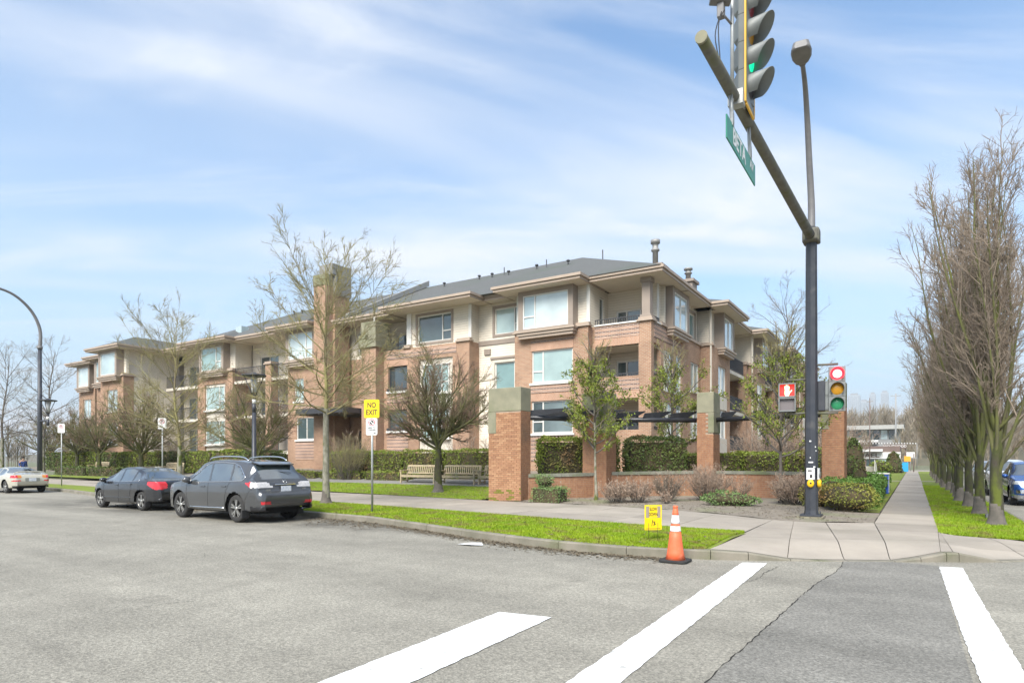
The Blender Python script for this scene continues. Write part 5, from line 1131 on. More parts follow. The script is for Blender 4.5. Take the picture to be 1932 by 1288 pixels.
# row of columnar trees along the side street
GU = 'columnar street trees along the side road'
ys = [18.4, 21.9, 25.2, 28.4, 31.6, 34.9, 38.4, 42.0, 46.0, 50.5, 57.0, 63.0, 70.0, 78.0]
lab = ['nearest columnar bare tree with mossy trunk, right edge of the photograph', 'second columnar bare tree from the right edge', 'third columnar bare tree from the right edge', 'fourth columnar bare tree in the row along the side road', 'fifth columnar bare tree in the row along the side road', 'sixth columnar bare tree in the row along the side road', 'seventh columnar bare tree in the row along the side road', 'eighth columnar bare tree in the row along the side road', 'ninth columnar bare tree in the row along the side road', 'tenth columnar bare tree, just before the crossing path', 'eleventh columnar bare tree, first beyond the crossing path', 'twelfth columnar bare tree, beyond the crossing path', 'second farthest columnar bare tree down the side road', 'farthest columnar bare tree down the side road']
protos = [upright_tree(lab[0], (1.62, ys[0], .15), 8.5, 1.6, 61, r=.115, group=GU), upright_tree(lab[1], (1.55, ys[1], .15), 8.7, 1.7, 62, r=.115, group=GU), upright_tree(lab[2], (1.5, ys[2], .15), 8.5, 1.7, 63, r=.11, group=GU)]
for i in range(3, len(ys)):
    c = copy_tree(protos[i % 3]); c.location = (1.48 + random.uniform(-.1, .1), ys[i], .15); c.rotation_euler = (0, 0, random.uniform(0, 6.28)); c['label'] = lab[i]; s_ = random.uniform(.9, 1.04); c.scale = (s_, s_, s_)
# bare shrubs of the corner bed
bare_shrub('pale bare shrub, left part of the pair in front of the wall', (-8.65, 20.3, .17), 1.0, .85, 71, n=70)
bare_shrub('pale bare shrub, right part of the pair in front of the wall', (-8.05, 20.7, .17), .8, .9, 72, n=60)
bare_shrub('upright vase shaped bare shrub before the low wall', (-7.25, 21.4, .18), .7, 1.1, 73, n=60, mat='twig_horn')
bare_shrub('large domed pinkish bare shrub before the third brick pillar', (-6.1, 22.5, .2), 1.3, 1.3, 74, n=110, dens=1.2)
bare_shrub('small sparse bare shrub above the long box shrub', (-5.2, 22.9, .2), .7, 1.05, 75, n=26)
bare_shrub('dense brown twiggy shrub left of the signal pole', (-3.35, 22.0, .2), 1.1, 1.05, 76, n=110, mat='twig_pink', dens=1.3)
bare_shrub('tiny dry shrub in front of the vase shaped shrub', (-7.0, 20.6, .17), .35, .45, 77, n=22)
# shrubs by the building
GB = 'bare shrubs against the building'
bare_shrub('tall bushy bare shrub beside the entry', (-27.6, 25.6, .55), 2.0, 2.6, 81, n=80, mat='twig_lichen', group=GB, r=.014, tips=False)
bare_shrub('dry hydrangea stems by the entry wall', (-29.8, 27.5, .7), 1.4, 3.0, 82, n=24, mat='twig_pink', group=GB, r=.012)
bare_shrub('bare shrub behind the hedge right of the white window panel', (-21.6, 29.0, .9), 1.8, 2.8, 83, n=26, mat='twig_pink', group=GB, r=.012)
bare_shrub('bare shrub behind the hedge near the leftmost brick pillar', (-19.6, 29.0, .9), 1.6, 2.6, 84, n=26, mat='twig_pink', group=GB, r=.012)
bare_shrub('grey bare shrub behind the hedge near the slim lamp post', (-40.8, 28.8, .9), 2.6, 2.7, 85, n=70, mat='twig_horn', group=GB, r=.013, tips=False)
bare_shrub('big tangled bare shrub behind the rightmost hedge of the corner', (-5.5, 30.0, .9), 2.6, 2.6, 86, n=120, mat='twig_pink', group=GB, r=.012)
bare_shrub('big tangled bare shrub behind the signal pole', (-3.0, 30.2, .9), 2.6, 2.5, 87, n=110, mat='twig_pink', group=GB, r=.012)
bare_shrub('bare twiggy shrub left of the slim leafy tree by the ground floor window', (-13.8, 29.5, .9), 2.6, 2.2, 88, n=90, mat='twig_pink', group=GB, r=.011)
bare_shrub('bare twiggy shrub between the ground floor windows', (-10.5, 29.7, .9), 2.0, 2.2, 89, n=70, mat='twig_pink', group=GB, r=.011)
bare_shrub('wispy bare shrub at the foot of the far side wall', (-52.5, 28.9, .9), 3.0, 3.0, 90, n=60, mat='twig_horn', group=GB, r=.013, tips=False)
# ------------------------------------------------------------------ signals, lamps, signs, cone
mk('pole_blue', (0.030, 0.034, 0.044), (0.045, 0.048, 0.056), scale=4, detail=6, rough=.45, spec=.5, c3=(0.075, 0.075, 0.077), c3scale=2.2, c3lo=.62, c3hi=.72)
mk('arm_weathered', (0.105, 0.10, 0.082), (0.155, 0.15, 0.12), scale=6, detail=7, rough=.8, c3=(0.10, 0.105, 0.05), c3scale=3, c3lo=.52, c3hi=.66)
mk('lamp_arm', (0.15, 0.145, 0.145), (0.19, 0.185, 0.18), scale=4, rough=.5)
mk('signal_grey', (0.19, 0.205, 0.195), (0.16, 0.17, 0.165), scale=4, rough=.5)
mk('visor_inner', (0.035, 0.035, 0.035), rough=.8)
mk('yellow_tape', (0.72, 0.40, 0.03), (0.62, 0.35, 0.04), scale=5, rough=.6)
mk('lens_amber', (0.42, 0.19, 0.008), (0.50, 0.25, 0.015), scale=30, rough=.25)
mk('lens_green', (0.02, 0.20, 0.085), (0.03, 0.25, 0.11), scale=30, rough=.25)
mk('lens_green_lit', (0.02, 0.4, 0.2), rough=.3, emit=(0.0, 0.75, 0.35), estr=.5)
mk('lens_red_lit', (0.8, 0.1, 0.1), rough=.3, emit=(1.0, 0.55, 0.55), estr=1.5)
mk('red_lens_bloom', (0.8, 0.05, 0.06), rough=.3, emit=(1.0, 0.03, 0.05), estr=.8)
mk('lens_red_off', (0.22, 0.02, 0.025), rough=.3)
mk('lens_dark', (0.03, 0.025, 0.025), rough=.3)
mk('hand_lit', (1, .4, .2), emit=(1.0, 0.50, 0.30), estr=2.2)
mk('ped_red', (0.25, 0.02, 0.02), rough=.5, emit=(1.0, 0.04, 0.02), estr=.35)
mk('ped_off', (0.16, 0.14, 0.14), rough=.6)
mk('button_yellow', (0.78, 0.47, 0.01), rough=.4)
mk('sign_white', (0.72, 0.72, 0.70), rough=.5)
mk('sign_yellow', (0.85, 0.60, 0.0), (0.78, 0.54, 0.0), scale=4, rough=.5)
mk('sign_green', (0.02, 0.21, 0.13), (0.03, 0.25, 0.155), scale=3, rough=.4)
mk('sign_black', (0.025, 0.022, 0.02), rough=.6)
mk('sign_red', (0.40, 0.03, 0.05), rough=.6)
mk('galvanised', (0.38, 0.39, 0.38), (0.30, 0.31, 0.30), scale=8, rough=.45, metal=.4)
mk('cone_orange', (0.82, 0.13, 0.045), (0.76, 0.16, 0.07), scale=6, detail=6, rough=.55, c3=(0.70, 0.24, 0.14), c3scale=5, c3lo=.55, c3hi=.7)
mk('cone_white', (0.80, 0.79, 0.77), (0.72, 0.70, 0.68), scale=9, rough=.45)
mk('rubber', (0.02, 0.02, 0.02), (0.035, 0.035, 0.033), scale=10, rough=.85)

PX, PY_ = -2.27, 18.2
TP = thing('traffic_signal_pole', 'tall dark blue traffic signal pole with long overhead arm and street light', 'traffic light', (PX, PY_, .15))
m = MB(); m.obox((PX, PY_, .165), .62, .62, .05); m.build('concrete_pad', 'soil', TP)
m = MB(); m.obox((PX, PY_, .215), .5, .5, .05); m.tube([(PX + .19 * sx, PY_ + .19 * sy, .22) for sx, sy in ((1, 1),)] + [(PX + .19, PY_ + .19, .32)], .02, 6); m.build('base_plate', 'pole_blue', TP, .008)
m = MB(); m.tube([(PX, PY_, .22), (PX, PY_, .35), (PX, PY_, 7.75)], [.185, .165, .135], 8, smooth=False); m.build('pole', 'pole_blue', TP)
m = MB(); m.obox((PX, PY_, 7.52), .40, .40, .36); m.obox((PX - .0, PY_ - .24, 7.5), .34, .1, .3); m.build('arm_clamp', 'arm_weathered', TP, .03)
TX, TY, TZ = PX - .02, 8.1, 7.05
def armp(y): t = (PY_ - y) / (PY_ - TY); return (lerp(PX, TX, t), y, lerp(7.5, TZ, t))
m = MB(); ys_ = np.linspace(PY_ - .15, TY, 9); m.tube([armp(y) for y in ys_], [lerp(.118, .075, i / 8) for i in range(9)], 12); arm = m.build('mast_arm', 'arm_weathered', TP)
m = MB(); m.tube([armp(TY + .02), armp(TY - .02)], .08, 12); m.build('end_cap', 'cap_concrete', arm)
# street light on top
cD = (-math.sin(YAW), math.cos(YAW)); cR = (math.cos(YAW), math.sin(YAW))
def cam_pt(px, D, z): l = (px - 966) / 1190 * D; return (cD[0] * D + cR[0] * l, cD[1] * D + cR[1] * l, z)
lp = [(PX, PY_, 7.7), (PX, PY_, 8.4), cam_pt(1527, 16.35, 9.35), cam_pt(1523, 16.0, 10.3), cam_pt(1519, 15.5, 10.85), cam_pt(1514, 14.95, 11.05)]
lp = arc_pts(lp, 5)
m = MB(); m.tube(lp, [lerp(.095, .05, i / (len(lp) - 1)) for i in range(len(lp))], 12); m.build('lamp_pole', 'lamp_arm', TP)
a = Vector(lp[-1]); d = (Vector(cam_pt(1510, 14.2, 11.1)) - a).normalized(); s = d.cross(Vector((0, 0, 1))).normalized(); u = s.cross(d)
prof = [(-.08, .06), (.0, .08), (.12, .15), (.28, .21), (.5, .225), (.66, .20), (.72, .14)]
V = []
for (q, w) in prof:
    for sx, sz in ((-1, -.05), (-.8, .10), (.8, .10), (1, -.05), (.85, -.09), (-.85, -.09)): V.append(a + d * q + s * (w * sx) + u * (sz * min(1, w * 6)))
m = MB(); n = len(prof); m.add(V, [(i * 6 + k, i * 6 + (k + 1) % 6, (i + 1) * 6 + (k + 1) % 6, (i + 1) * 6 + k) for i in range(n - 1) for k in range(6)] + [tuple(range(5, -1, -1)), tuple((n - 1) * 6 + k for k in range(6))]); m.build('lamp_head', 'lamp_arm', TP, .01)
# overhead four light signal facing along the left road
def visor(c, r, L_, ax, nrm, mat, parent, sides=18):
    """open hood: three quarter tube cut away underneath; c lens centre, nrm facing"""
    nrm = Vector(nrm); sd_ = nrm.cross(Vector((0, 0, 1))).normalized(); V = []; th = [R_(-50 + 280 * i / sides) for i in range(sides + 1)]
    for rr, off in ((r, 0), (r * .97, 0)):
        for t in th:
            q = Vector(c) + sd_ * (math.cos(t) * rr) + Vector((0, 0, 1)) * (math.sin(t) * rr); V.append(q)
        for t in th:
            ext = L_ * (.42 + .58 * max(0, (math.sin(t) + .75) / 1.75)); q = Vector(c) + sd_ * (math.cos(t) * rr) + Vector((0, 0, 1)) * (math.sin(t) * rr) + nrm * ext; V.append(q)
    k = sides + 1; f = [(i, i + 1, k + i + 1, k + i) for i in range(sides)] + [(2 * k + i + 1, 2 * k + i, 3 * k + i, 3 * k + i + 1) for i in range(sides)] + [(k + i, k + i + 1, 3 * k + i + 1, 3 * k + i) for i in range(sides)]
    m = MB(); m.add(V, f, True); return m.build('visor', mat, parent)
def signal_head(c, nrm, lights, sec, parent, housing='signal_grey', vis=.26, lit_rim=None, name='signal_head'):
    """stack of signal sections, c = bottom centre of the front face"""
    nrm = Vector(nrm).normalized(); sd_ = nrm.cross(Vector((0, 0, 1))).normalized(); m = MB(); n = len(lights); w = sec * .5
    for i in range(n):
        z0 = c[2] + i * sec; V = []
        for dz, k in ((.004, .82), (sec * .18, 1), (sec * .82, 1), (sec - .004, .82)):
            for a_, b_ in ((-w, 0), (-w, -.10), (-w * .62 * k, -.2 * k), (w * .62 * k, -.2 * k), (w, -.10), (w, 0)): V.append(Vector((c[0], c[1], z0 + dz)) + sd_ * a_ + nrm * b_)
        m.add(V, [(r * 6 + q, r * 6 + (q + 1) % 6, (r + 1) * 6 + (q + 1) % 6, (r + 1) * 6 + q) for r in range(3) for q in range(6)] + [tuple(range(5, -1, -1)), tuple(range(18, 24))])
    H = m.build(name, housing, parent)
    for i, (lm, rim) in enumerate(lights):
        cc = Vector((c[0], c[1], c[2] + (i + .5) * sec)) + nrm * .004; r = sec * .40; V = []; k = 20
        for rr, dd in ((r, 0), (r * .8, .02), (r * .4, .034), (.002, .038)):
            for t in range(k): V.append(cc + sd_ * (rr * math.cos(2 * math.pi * t / k)) + Vector((0, 0, rr * math.sin(2 * math.pi * t / k))) + nrm * dd)
        m = MB(); m.add(V, [(q * k + t, q * k + (t + 1) % k, (q + 1) * k + (t + 1) % k, (q + 1) * k + t) for q in range(3) for t in range(k)], True); m.build('lens', lm, H)
        visor(cc, r * 1.06, vis, None, nrm, rim or housing, H)
    return H
sc_ = .425; cz = 7.22; scx = PX - .0
oh = signal_head((scx + .12, 10.25, cz), (1, -.12, 0), [('lens_dark', None), ('lens_green_lit', None), ('lens_amber', None), ('lens_red_off', None)], sc_, TP, vis=.36, name='overhead_signal')
m = MB(); m.box(scx + .115, scx + .125, 9.98, 10.52, cz - .12, cz + 4 * sc_ + .12); m.build('backboard', 'signal_grey', oh)
m = MB(); m.box(scx + .108, scx + .132, 9.93, 9.98, cz - .14, cz + 4 * sc_ + .14); m.box(scx + .108, scx + .132, 10.52, 10.57, cz - .14, cz + 4 * sc_ + .14); m.box(scx + .108, scx + .132, 9.981, 10.519, cz - .17, cz - .121); m.build('backboard_tape', 'yellow_tape', oh)
m = MB(); m.tube([(PX - .02, 9.72, 7.0), (PX - .02, 9.72, 9.3)], .028, 8); m.tube([(PX - .02, 9.72, 7.08), (PX + .05, 10.2, 7.12)], .03, 8); m.obox((PX, 9.9, 7.12), .22, .16, .22); m.build('mount_bracket', 'galvanised', TP)
m = MB(); m.obox((PX - .12, 9.45, 8.42), .30, .16, .13, rz=R_(25), ry=R_(8)); m.obox((PX - .11, 9.45, 8.52), .40, .22, .02, rz=R_(25), ry=R_(8)); m.obox((PX - .12, 9.47, 8.25), .10, .10, .22); m.tube([(PX - .1, 9.47, 8.2), (PX - .02, 9.72, 8.15)], .02, 6); m.build('traffic_camera', 'lamp_arm', TP, .01)
m = MB(); m.tube(arc_pts([(PX - .1, 9.42, 8.2), (PX - .16, 9.3, 7.8), (PX - .05, 9.2, 7.25)], 5), .008, 5); m.tube(arc_pts([(PX - .05, 9.4, 8.2), (PX - .1, 9.25, 7.9), (PX - .03, 9.1, 7.2)], 5), .008, 5); m.build('cable', 'rubber', TP)
# street name blade hung under the arm
SB = thing('street_sign', 'green street name sign hanging under the overhead arm', 'sign', (PX, 10.2, 6.4))
m = MB(); m.box(PX + .0, PX + .02, 9.25, 11.15, 6.26, 6.60); m.build('blade', 'sign_green', SB, .004)
text_obj('lettering', 'BETA', .34, 'sign_white', SB, basis((PX + .024, 10.0, 6.43), (0, 1, 0), (0, 0, 1)), .001, sx=1.05)
text_obj('lettering', 'AV', .20, 'sign_white', SB, basis((PX + .024, 10.86, 6.48), (0, 1, 0), (0, 0, 1)), .001)
for y in (9.6, 10.8): m = MB(); m.obox((PX + .01, y, 6.68), .04, .08, .2); m.tube([armp(y), (PX + .01, y, 6.6)], .03, 6); m.build('hanger', 'galvanised', SB)
# heads on the pole: facing the viewer
fv = Vector((.18, -1, 0)).normalized(); 
def off(dx, dy, z): return (PX + dx, PY_ + dy, z)
h3 = signal_head(off(.60, .05, 2.92), fv, [('lens_green', None), ('lens_amber', None), ('red_lens_bloom', 'red_lens_bloom')], .385, TP, vis=.17, name='pole_signal')  # visor glows too: red bloom around the lit lamp put into its material
_c = Vector(off(.60, .05, 2.92 + .385 * 2.5)) + fv * .047; _s = fv.cross(Vector((0, 0, 1))).normalized(); m = MB(); m.add([_c + _s * (.105 * math.cos(t)) + Vector((0, 0, .105 * math.sin(t))) for t in np.linspace(0, 2 * math.pi, 25)[:-1]], [tuple(range(24))]); m.build('lamp_glow', 'lens_red_lit', h3)
m = MB(); m.tube([off(.1, 0, 2.88), off(.62, .08, 2.88)], .03, 8); m.tube([off(.1, 0, 4.14), off(.62, .08, 4.14)], .03, 8); m.tube([off(-.1, 0, 2.9), off(-.6, -.05, 2.88)], .025, 8); m.tube([off(-.1, 0, 3.78), off(-.6, -.05, 3.78)], .025, 8); m.build('bracket', 'arm_weathered', TP)
def ped_head(c, nrm, lit, name):
    nrm = Vector(nrm).normalized(); sd_ = Vector((-nrm.y, nrm.x, 0)); m = MB(); cc = Vector(c)
    rz = math.atan2(sd_.y, sd_.x); m.obox(cc + Vector((0, 0, .39)) - nrm * .09, .42, .18, .78, rz)
    H = m.build(name, 'pole_blue', TP, .012)
    for k, z in enumerate((.2, .58)):
        m = MB()
        for a_, b_, w_, h_ in ((0, .17, .42, .03), (0, -.17, .42, .03), (-.195, 0, .03, .34), (.195, 0, .03, .34)): m.obox(cc + Vector((0, 0, z + b_)) + sd_ * a_ + nrm * .05, w_, .10, h_, rz)
        m.build('visor', 'signal_grey', H)
        m = MB(); m.obox(cc + Vector((0, 0, z)) + nrm * .008, .36, .012, .32, rz); m.build('face', 'ped_red' if (k and lit) else 'ped_off', H)
    if lit:
        m = MB(); o = cc + Vector((0, 0, .57)) + nrm * .019
        def bar(x, z, w_, h_, r=0):
            V = []
            for sx, sz in ((-.5, -.5), (.5, -.5), (.5, .5), (-.5, .5)):
                xx, zz = sx * w_, sz * h_; V.append(o + sd_ * (x + xx * math.cos(r) - zz * math.sin(r)) + Vector((0, 0, z + xx * math.sin(r) + zz * math.cos(r))))
            m.add(V, [(0, 1, 2, 3)])
        bar(0, -.055, .11, .11); bar(-.045, .06, .022, .13, .1); bar(-.016, .075, .022, .15, .02); bar(.014, .07, .022, .15, -.04); bar(.042, .055, .02, .12, -.12); bar(.08, -.03, .022, .11, -.7); bar(0, -.12, .075, .04)
        m.build('hand_symbol', 'hand_lit', H)
    return H
ped_head(off(-.58, -.08, 2.93), (.15, -1, 0), True, 'pedestrian_signal')
ped_head(off(.30, .30, 2.95), (1, .1, 0), False, 'pedestrian_signal')
for dx, dy, nr in ((-.0, -.165, (.18, -1, 0)), (.17, -.02, (1, -.1, 0))):
    nr = Vector(nr).normalized(); rz = math.atan2(nr.x, -nr.y); c = Vector(off(dx, dy, 0))
    m = MB(); m.obox(c + Vector((0, 0, 1.30)) + nr * .01, .19, .02, .30, rz); b1 = m.build('button_sign', 'sign_white', TP)
    m = MB(); m.obox(c + Vector((0, 0, 1.24)) + nr * .022, .035, .004, .09, rz); m.obox(c + Vector((.03, 0, 1.24)) + nr * .022, .025, .004, .08, rz); m.obox(c + Vector((-.02, 0, 1.38)) + nr * .022, .1, .004, .04, rz); m.build('pictogram', 'sign_black', b1)
    m = MB(); m.lathe([(.02, -.02), (.085, -.01), (.085, .05), (.05, .075)], (0, 0, 0), 14, axis='Y'); 
    mm = MB(); R3 = Matrix.Rotation(rz, 3, 'Z'); mm.add([tuple(R3 @ Vector((x, -y, z * 1.25)) + c + Vector((0, 0, 1.05))) for x, y, z in m.v], m.f, True); pb = mm.build('push_button', 'button_yellow', TP)
    mm = MB(); mm.obox(c + Vector((0, 0, 1.06)) + nr * .078, .045, .006, .045, rz); mm.build('button', 'sign_black', pb)
m = MB()
for z, w_ in ((1.48, .1), (1.60, .22), (2.0, .05), (2.15, .09), (1.72, .04), (1.9, .05)): a = R_(random.uniform(-95, -40)); r = .17; m.obox((PX + r * math.cos(a) * .93, PY_ + r * math.sin(a) * .93, z), w_ * .5, .012, .035, rz=a + math.pi / 2)
m.build('old_sticker', 'sign_white', TP)['kind'] = 'stuff'

# ---- sign posts
def facing(nx, ny):
    n = Vector((nx, ny, 0)).normalized(); return n, Vector((-n.y, n.x, 0)), math.atan2(n.x, -n.y)
def plate(parent, c, w, h, nrm, mat, name, t=.006, r=.04):
    n, sd_, rz = facing(*nrm); m = MB(); pts = []
    for sx, sz, a0 in ((1, 1, 0), (-1, 1, 90), (-1, -1, 180), (1, -1, 270)):
        for k in range(4): a = R_(a0 + 30 * k); pts.append((sx * (w / 2 - r) + r * math.cos(a), sz * (h / 2 - r) + r * math.sin(a)))
    V = [Vector(c) + sd_ * a + Vector((0, 0, b)) for a, b in pts] + [Vector(c) + sd_ * a + Vector((0, 0, b)) - n * t for a, b in pts]; k = len(pts)
    m.add(V, [tuple(range(k)), tuple(range(2 * k - 1, k - 1, -1))] + [(i, k + i, k + (i + 1) % k, (i + 1) % k) for i in range(k)]); return m.build(name, mat, parent)
def ring(parent, c, r, w, nrm, mat, name='symbol_ring', k=28):
    n, sd_, rz = facing(*nrm); V = []
    for rr in (r, r - w):
        for t in range(k): V.append(Vector(c) + sd_ * (rr * math.cos(2 * math.pi * t / k)) + Vector((0, 0, rr * math.sin(2 * math.pi * t / k))))
    m = MB(); m.add(V, [(t, (t + 1) % k, k + (t + 1) % k, k + t) for t in range(k)]); return m.build(name, mat, parent)
def bar_at(parent, c, w, h, ang, nrm, mat, name):
    n, sd_, rz = facing(*nrm); V = []
    for sx, sz in ((-.5, -.5), (.5, -.5), (.5, .5), (-.5, .5)): x, z = sx * w, sz * h; V.append(Vector(c) + sd_ * (x * math.cos(ang) - z * math.sin(ang)) + Vector((0, 0, x * math.sin(ang) + z * math.cos(ang))))
    m = MB(); m.add(V, [(0, 1, 2, 3)]); return m.build(name, mat, parent)
nr = (.42, -1); n, sd_, rz = facing(*nr); X0, Y0_ = -13.06, 13.06
T = thing('sign_post', 'yellow no exit sign above a white no stopping sign on grey post', 'sign', (X0, Y0_, .15))
MB().tube([(X0, Y0_, .1), (X0, Y0_, 3.3)], .032, 10).build('post', 'galvanised', T)
c = Vector((X0, Y0_, 3.12)) + n * .04; plate(T, c, .46, .52, nr, 'sign_yellow', 'yellow_plate'); 
bpl = plate(T, c - n * .0008 + n * .002, .43, .49, nr, 'sign_yellow', 'plate_face', t=.001, r=.03)
for tx, dz in (('NO', .10), ('EXIT', -.11)): text_obj('lettering', tx, .205, 'sign_black', T, basis(c + n * .004 + Vector((0, 0, dz)), sd_, (0, 0, 1)), .0008, sx=.82)
c = Vector((X0, Y0_, 2.61)) + n * .04; plate(T, c, .34, .48, nr, 'sign_white', 'white_plate')
ring(T, c + n * .003 + Vector((0, 0, .12)), .10, .022, nr, 'sign_red'); ring(T, c + n * .0025 + Vector((0, 0, .12)), .06, .059, nr, 'sign_black', 'symbol_disc'); bar_at(T, c + n * .004 + Vector((0, 0, .12)), .17, .025, R_(-45), nr, 'sign_white', 'symbol_slash')
for tx, dz in (('HERE TO', -.035), ('CORNER', -.095)): text_obj('lettering', tx, .062, 'sign_black', T, basis(c + n * .003 + Vector((0, 0, dz)), sd_, (0, 0, 1)), .0005)
bar_at(T, c + n * .003 + Vector((0, 0, -.18)) + sd_ * .09, .07, .025, 0, nr, 'sign_black', 'arrow')
def parking_sign(x, y, zt, label):
    nr = (.75, -1); n, sd_, rz = facing(*nr); T = thing('parking_sign', label, 'sign', (x, y, .15), 'white parking signs along the kerb')
    MB().tube([(x, y, .1), (x, y, zt - .05)], .032, 8).build('post', 'galvanised', T); c = Vector((x, y, zt - .26)) + n * .04
    plate(T, c, .38, .52, nr, 'sign_white', 'white_plate'); ring(T, c + n * .004 + Vector((0, 0, .1)), .115, .025, nr, 'sign_red'); text_obj('lettering', 'P', .17, 'sign_black', T, basis(c + n * .004 + Vector((0, 0, .1)), sd_, (0, 0, 1)), .0008); bar_at(T, c + n * .006 + Vector((0, 0, .1)), .2, .02, R_(-45), nr, 'sign_red', 'symbol_slash')
parking_sign(-30.2, 16.4, 3.66, 'white parking sign on grey post behind the black sedan'); parking_sign(-41.4, 16.7, 3.75, 'white parking sign on grey post right of the beige coupe'); parking_sign(-62.0, 18.3, 4.2, 'white parking sign at the left edge of the photograph')

# ---- lamp posts
mk('lamp_glass', (0.55, 0.56, 0.55), (0.5, 0.5, 0.5), scale=3, rough=.25)
def lantern(T, x, y, z0, s=1.0):
    """cone shaped open lantern with a flat hat, z0 = bottom of the stem"""
    MB().tube([(x, y, z0), (x, y, z0 + .32 * s)], .065 * s, 10).build('lantern_stem', 'pole_blue', T); MB().tube([(x, y, z0 + .322 * s), (x, y, z0 + .47 * s)], .068 * s, 10).build('white_band', 'sign_white', T)
    m = MB(); m.tube([(x, y, z0 + .472 * s), (x, y, z0 + .62 * s)], .06 * s, 10); L_ = m.build('lantern_cup', 'metal_dark', T)
    for k in range(4):
        a = math.pi / 4 + k * math.pi / 2; ca, sa = math.cos(a), math.sin(a)
        MB().tube([(x + .06 * s * ca, y + .06 * s * sa, z0 + .6 * s), (x + .12 * s * ca, y + .12 * s * sa, z0 + .78 * s), (x + .34 * s * ca, y + .34 * s * sa, z0 + 1.3 * s)], .018 * s, 6).build('lantern_rib', 'metal_dark', L_)
    m = MB(); m.lathe([(.09 * s, 0), (.10 * s, .25 * s), (.13 * s, .55 * s)], (x, y, z0 + .72 * s), 14); m.build('lantern_glass', 'lamp_glass', L_)
    m = MB(); m.lathe([(.40 * s, 0), (.42 * s, .02 * s), (.40 * s, .055 * s), (.12 * s, .09 * s), (.05 * s, .14 * s)], (x, y, z0 + 1.29 * s), 24); m.build('lantern_hat', 'metal_dark', L_)
x, y = -21.5, 15.2
T = thing('lamp_post', 'slim dark lamp post with cone lantern behind the dark suv', 'street lamp', (x, y, .15))
MB().tube([(x, y, .1), (x, y, .3), (x, y, 3.5)], [.13, .095, .075], 10).build('post', 'pole_blue', T); lantern(T, x, y, 3.5, 1.08)
x, y = -45.3, 17.1
T = thing('street_lamp', 'tall grey street lamp with curved top and side lantern at left', 'street lamp', (x, y, .15))
MB().tube([(x, y, .1), (x, y, 8.5)], [.15, .105], 12).build('post', 'pole_blue', T); MB().tube([(x, y, 8.48), (x, y, 8.66)], .15, 14).build('collar', 'lamp_arm', T)
m = MB(); m.tube(arc_pts([(x, y, 8.6), (x, y, 9.7), (x - .0, y - .5, 10.8), (x, y - 1.5, 11.6), (x, y - 3.0, 11.85)], 6), [lerp(.10, .065, i / 24) for i in range(25)], 12); m.build('curved_arm', 'lamp_arm', T)
m = MB(); m.obox((x, y - 3.4, 11.84), .35, .9, .16); m.build('lamp_head', 'lamp_arm', T, .05)
MB().tube([(x, y, 4.05), (x + 1.05, y, 4.05)], .07, 8).build('lantern_arm', 'pole_blue', T); lantern(T, x + 1.1, y, 3.75, 1.15)
# lamp post among the columnar trees
x, y = 1.75, 20.4
T = thing('lamp_post', 'grey lamp post between the two nearest columnar trees', 'street lamp', (x, y, .15)); MB().tube([(x, y, .1), (x, y, .55), (x, y, 5.5)], [.13, .105, .085], 10).build('post', 'lamp_arm', T); MB().obox((x, y, .2), .36, .36, .1).build('base_plate', 'lamp_arm', T); lantern(T, x, y, 5.5, 1.0); m = MB(); m.lathe([(.002, 0), (.04, .0), (.04, .02)], (x - .0, y - .125, .62), 12, axis='Y'); m.build('hand_hole_cover', 'sign_white', T)

# ---- traffic cone
cx0, cy0 = -3.27, 10.08
T = thing('traffic_cone', 'orange traffic cone with two white bands at the kerb', 'traffic cone', (cx0, cy0, 0))
m = MB(); pts = []
w = .225
for sx, sy, a0 in ((1, 1, 0), (-1, 1, 90), (-1, -1, 180), (1, -1, 270)):
    for k in range(4): a = R_(a0 + 30 * k); pts.append((cx0 + sx * (w - .08) + .08 * math.cos(a), cy0 + sy * (w - .08) + .08 * math.sin(a)))
m.prism(pts, .009, .045); m.build('base', 'rubber', T, .006)
def cr(z): return float(np.interp(z, [.04, .06, .9], [.165, .145, .035]))
for z0, z1, mt, nm in ((.045, .50, 'cone_orange', 'cone_body'), (.50, .585, 'cone_white', 'reflective_band'), (.585, .625, 'cone_orange', 'cone_body'), (.625, .76, 'cone_white', 'reflective_band'), (.76, .915, 'cone_orange', 'cone_top')):
    m = MB(); e = .0025 if mt == 'cone_white' else 0
    pr = [(cr(z) + e, z) for z in np.linspace(z0, z1, 5)]
    if nm == 'cone_top': pr = [(cr(z), z) for z in np.linspace(z0, .86, 4)] + [(.034, .88), (.042, .885), (.042, .905), (.03, .915)]
    m.lathe(pr, (cx0, cy0, 0), 28); m.build(nm, mt, T)
# ---- small lawn sign
x, y = -4.05, 11.2; nr = (.95, -1); n, sd_, rz = facing(*nr)
T = thing('lawn_sign', 'small yellow slow down lawn sign on wire legs beside the cone', 'sign', (x, y, .17))
for s_ in (-.09, .09): p = Vector((x, y, 0)) + sd_ * s_; MB().tube([(p.x, p.y, .14), (p.x, p.y, .5)], .004, 5).build('wire_leg', 'sign_black', T)
c = Vector((x, y, .60)); plate(T, c, .335, .46, nr, 'sign_yellow', 'board', r=.008)
bar_at(T, c + n * .002 + Vector((0, 0, .10)), .285, .21, 0, nr, 'taupe', 'dark_panel'); bar_at(T, c + n * .003 + Vector((0, 0, .10)), .16, .20, 0, nr, 'sign_yellow', 'text_field')
for tx, dz in (('SLOW', .15), ('DOWN', .055)): text_obj('lettering', tx, .085, 'sign_black', T, basis(c + n * .004 + Vector((0, 0, dz)), sd_, (0, 0, 1)), .0005, sx=.6)
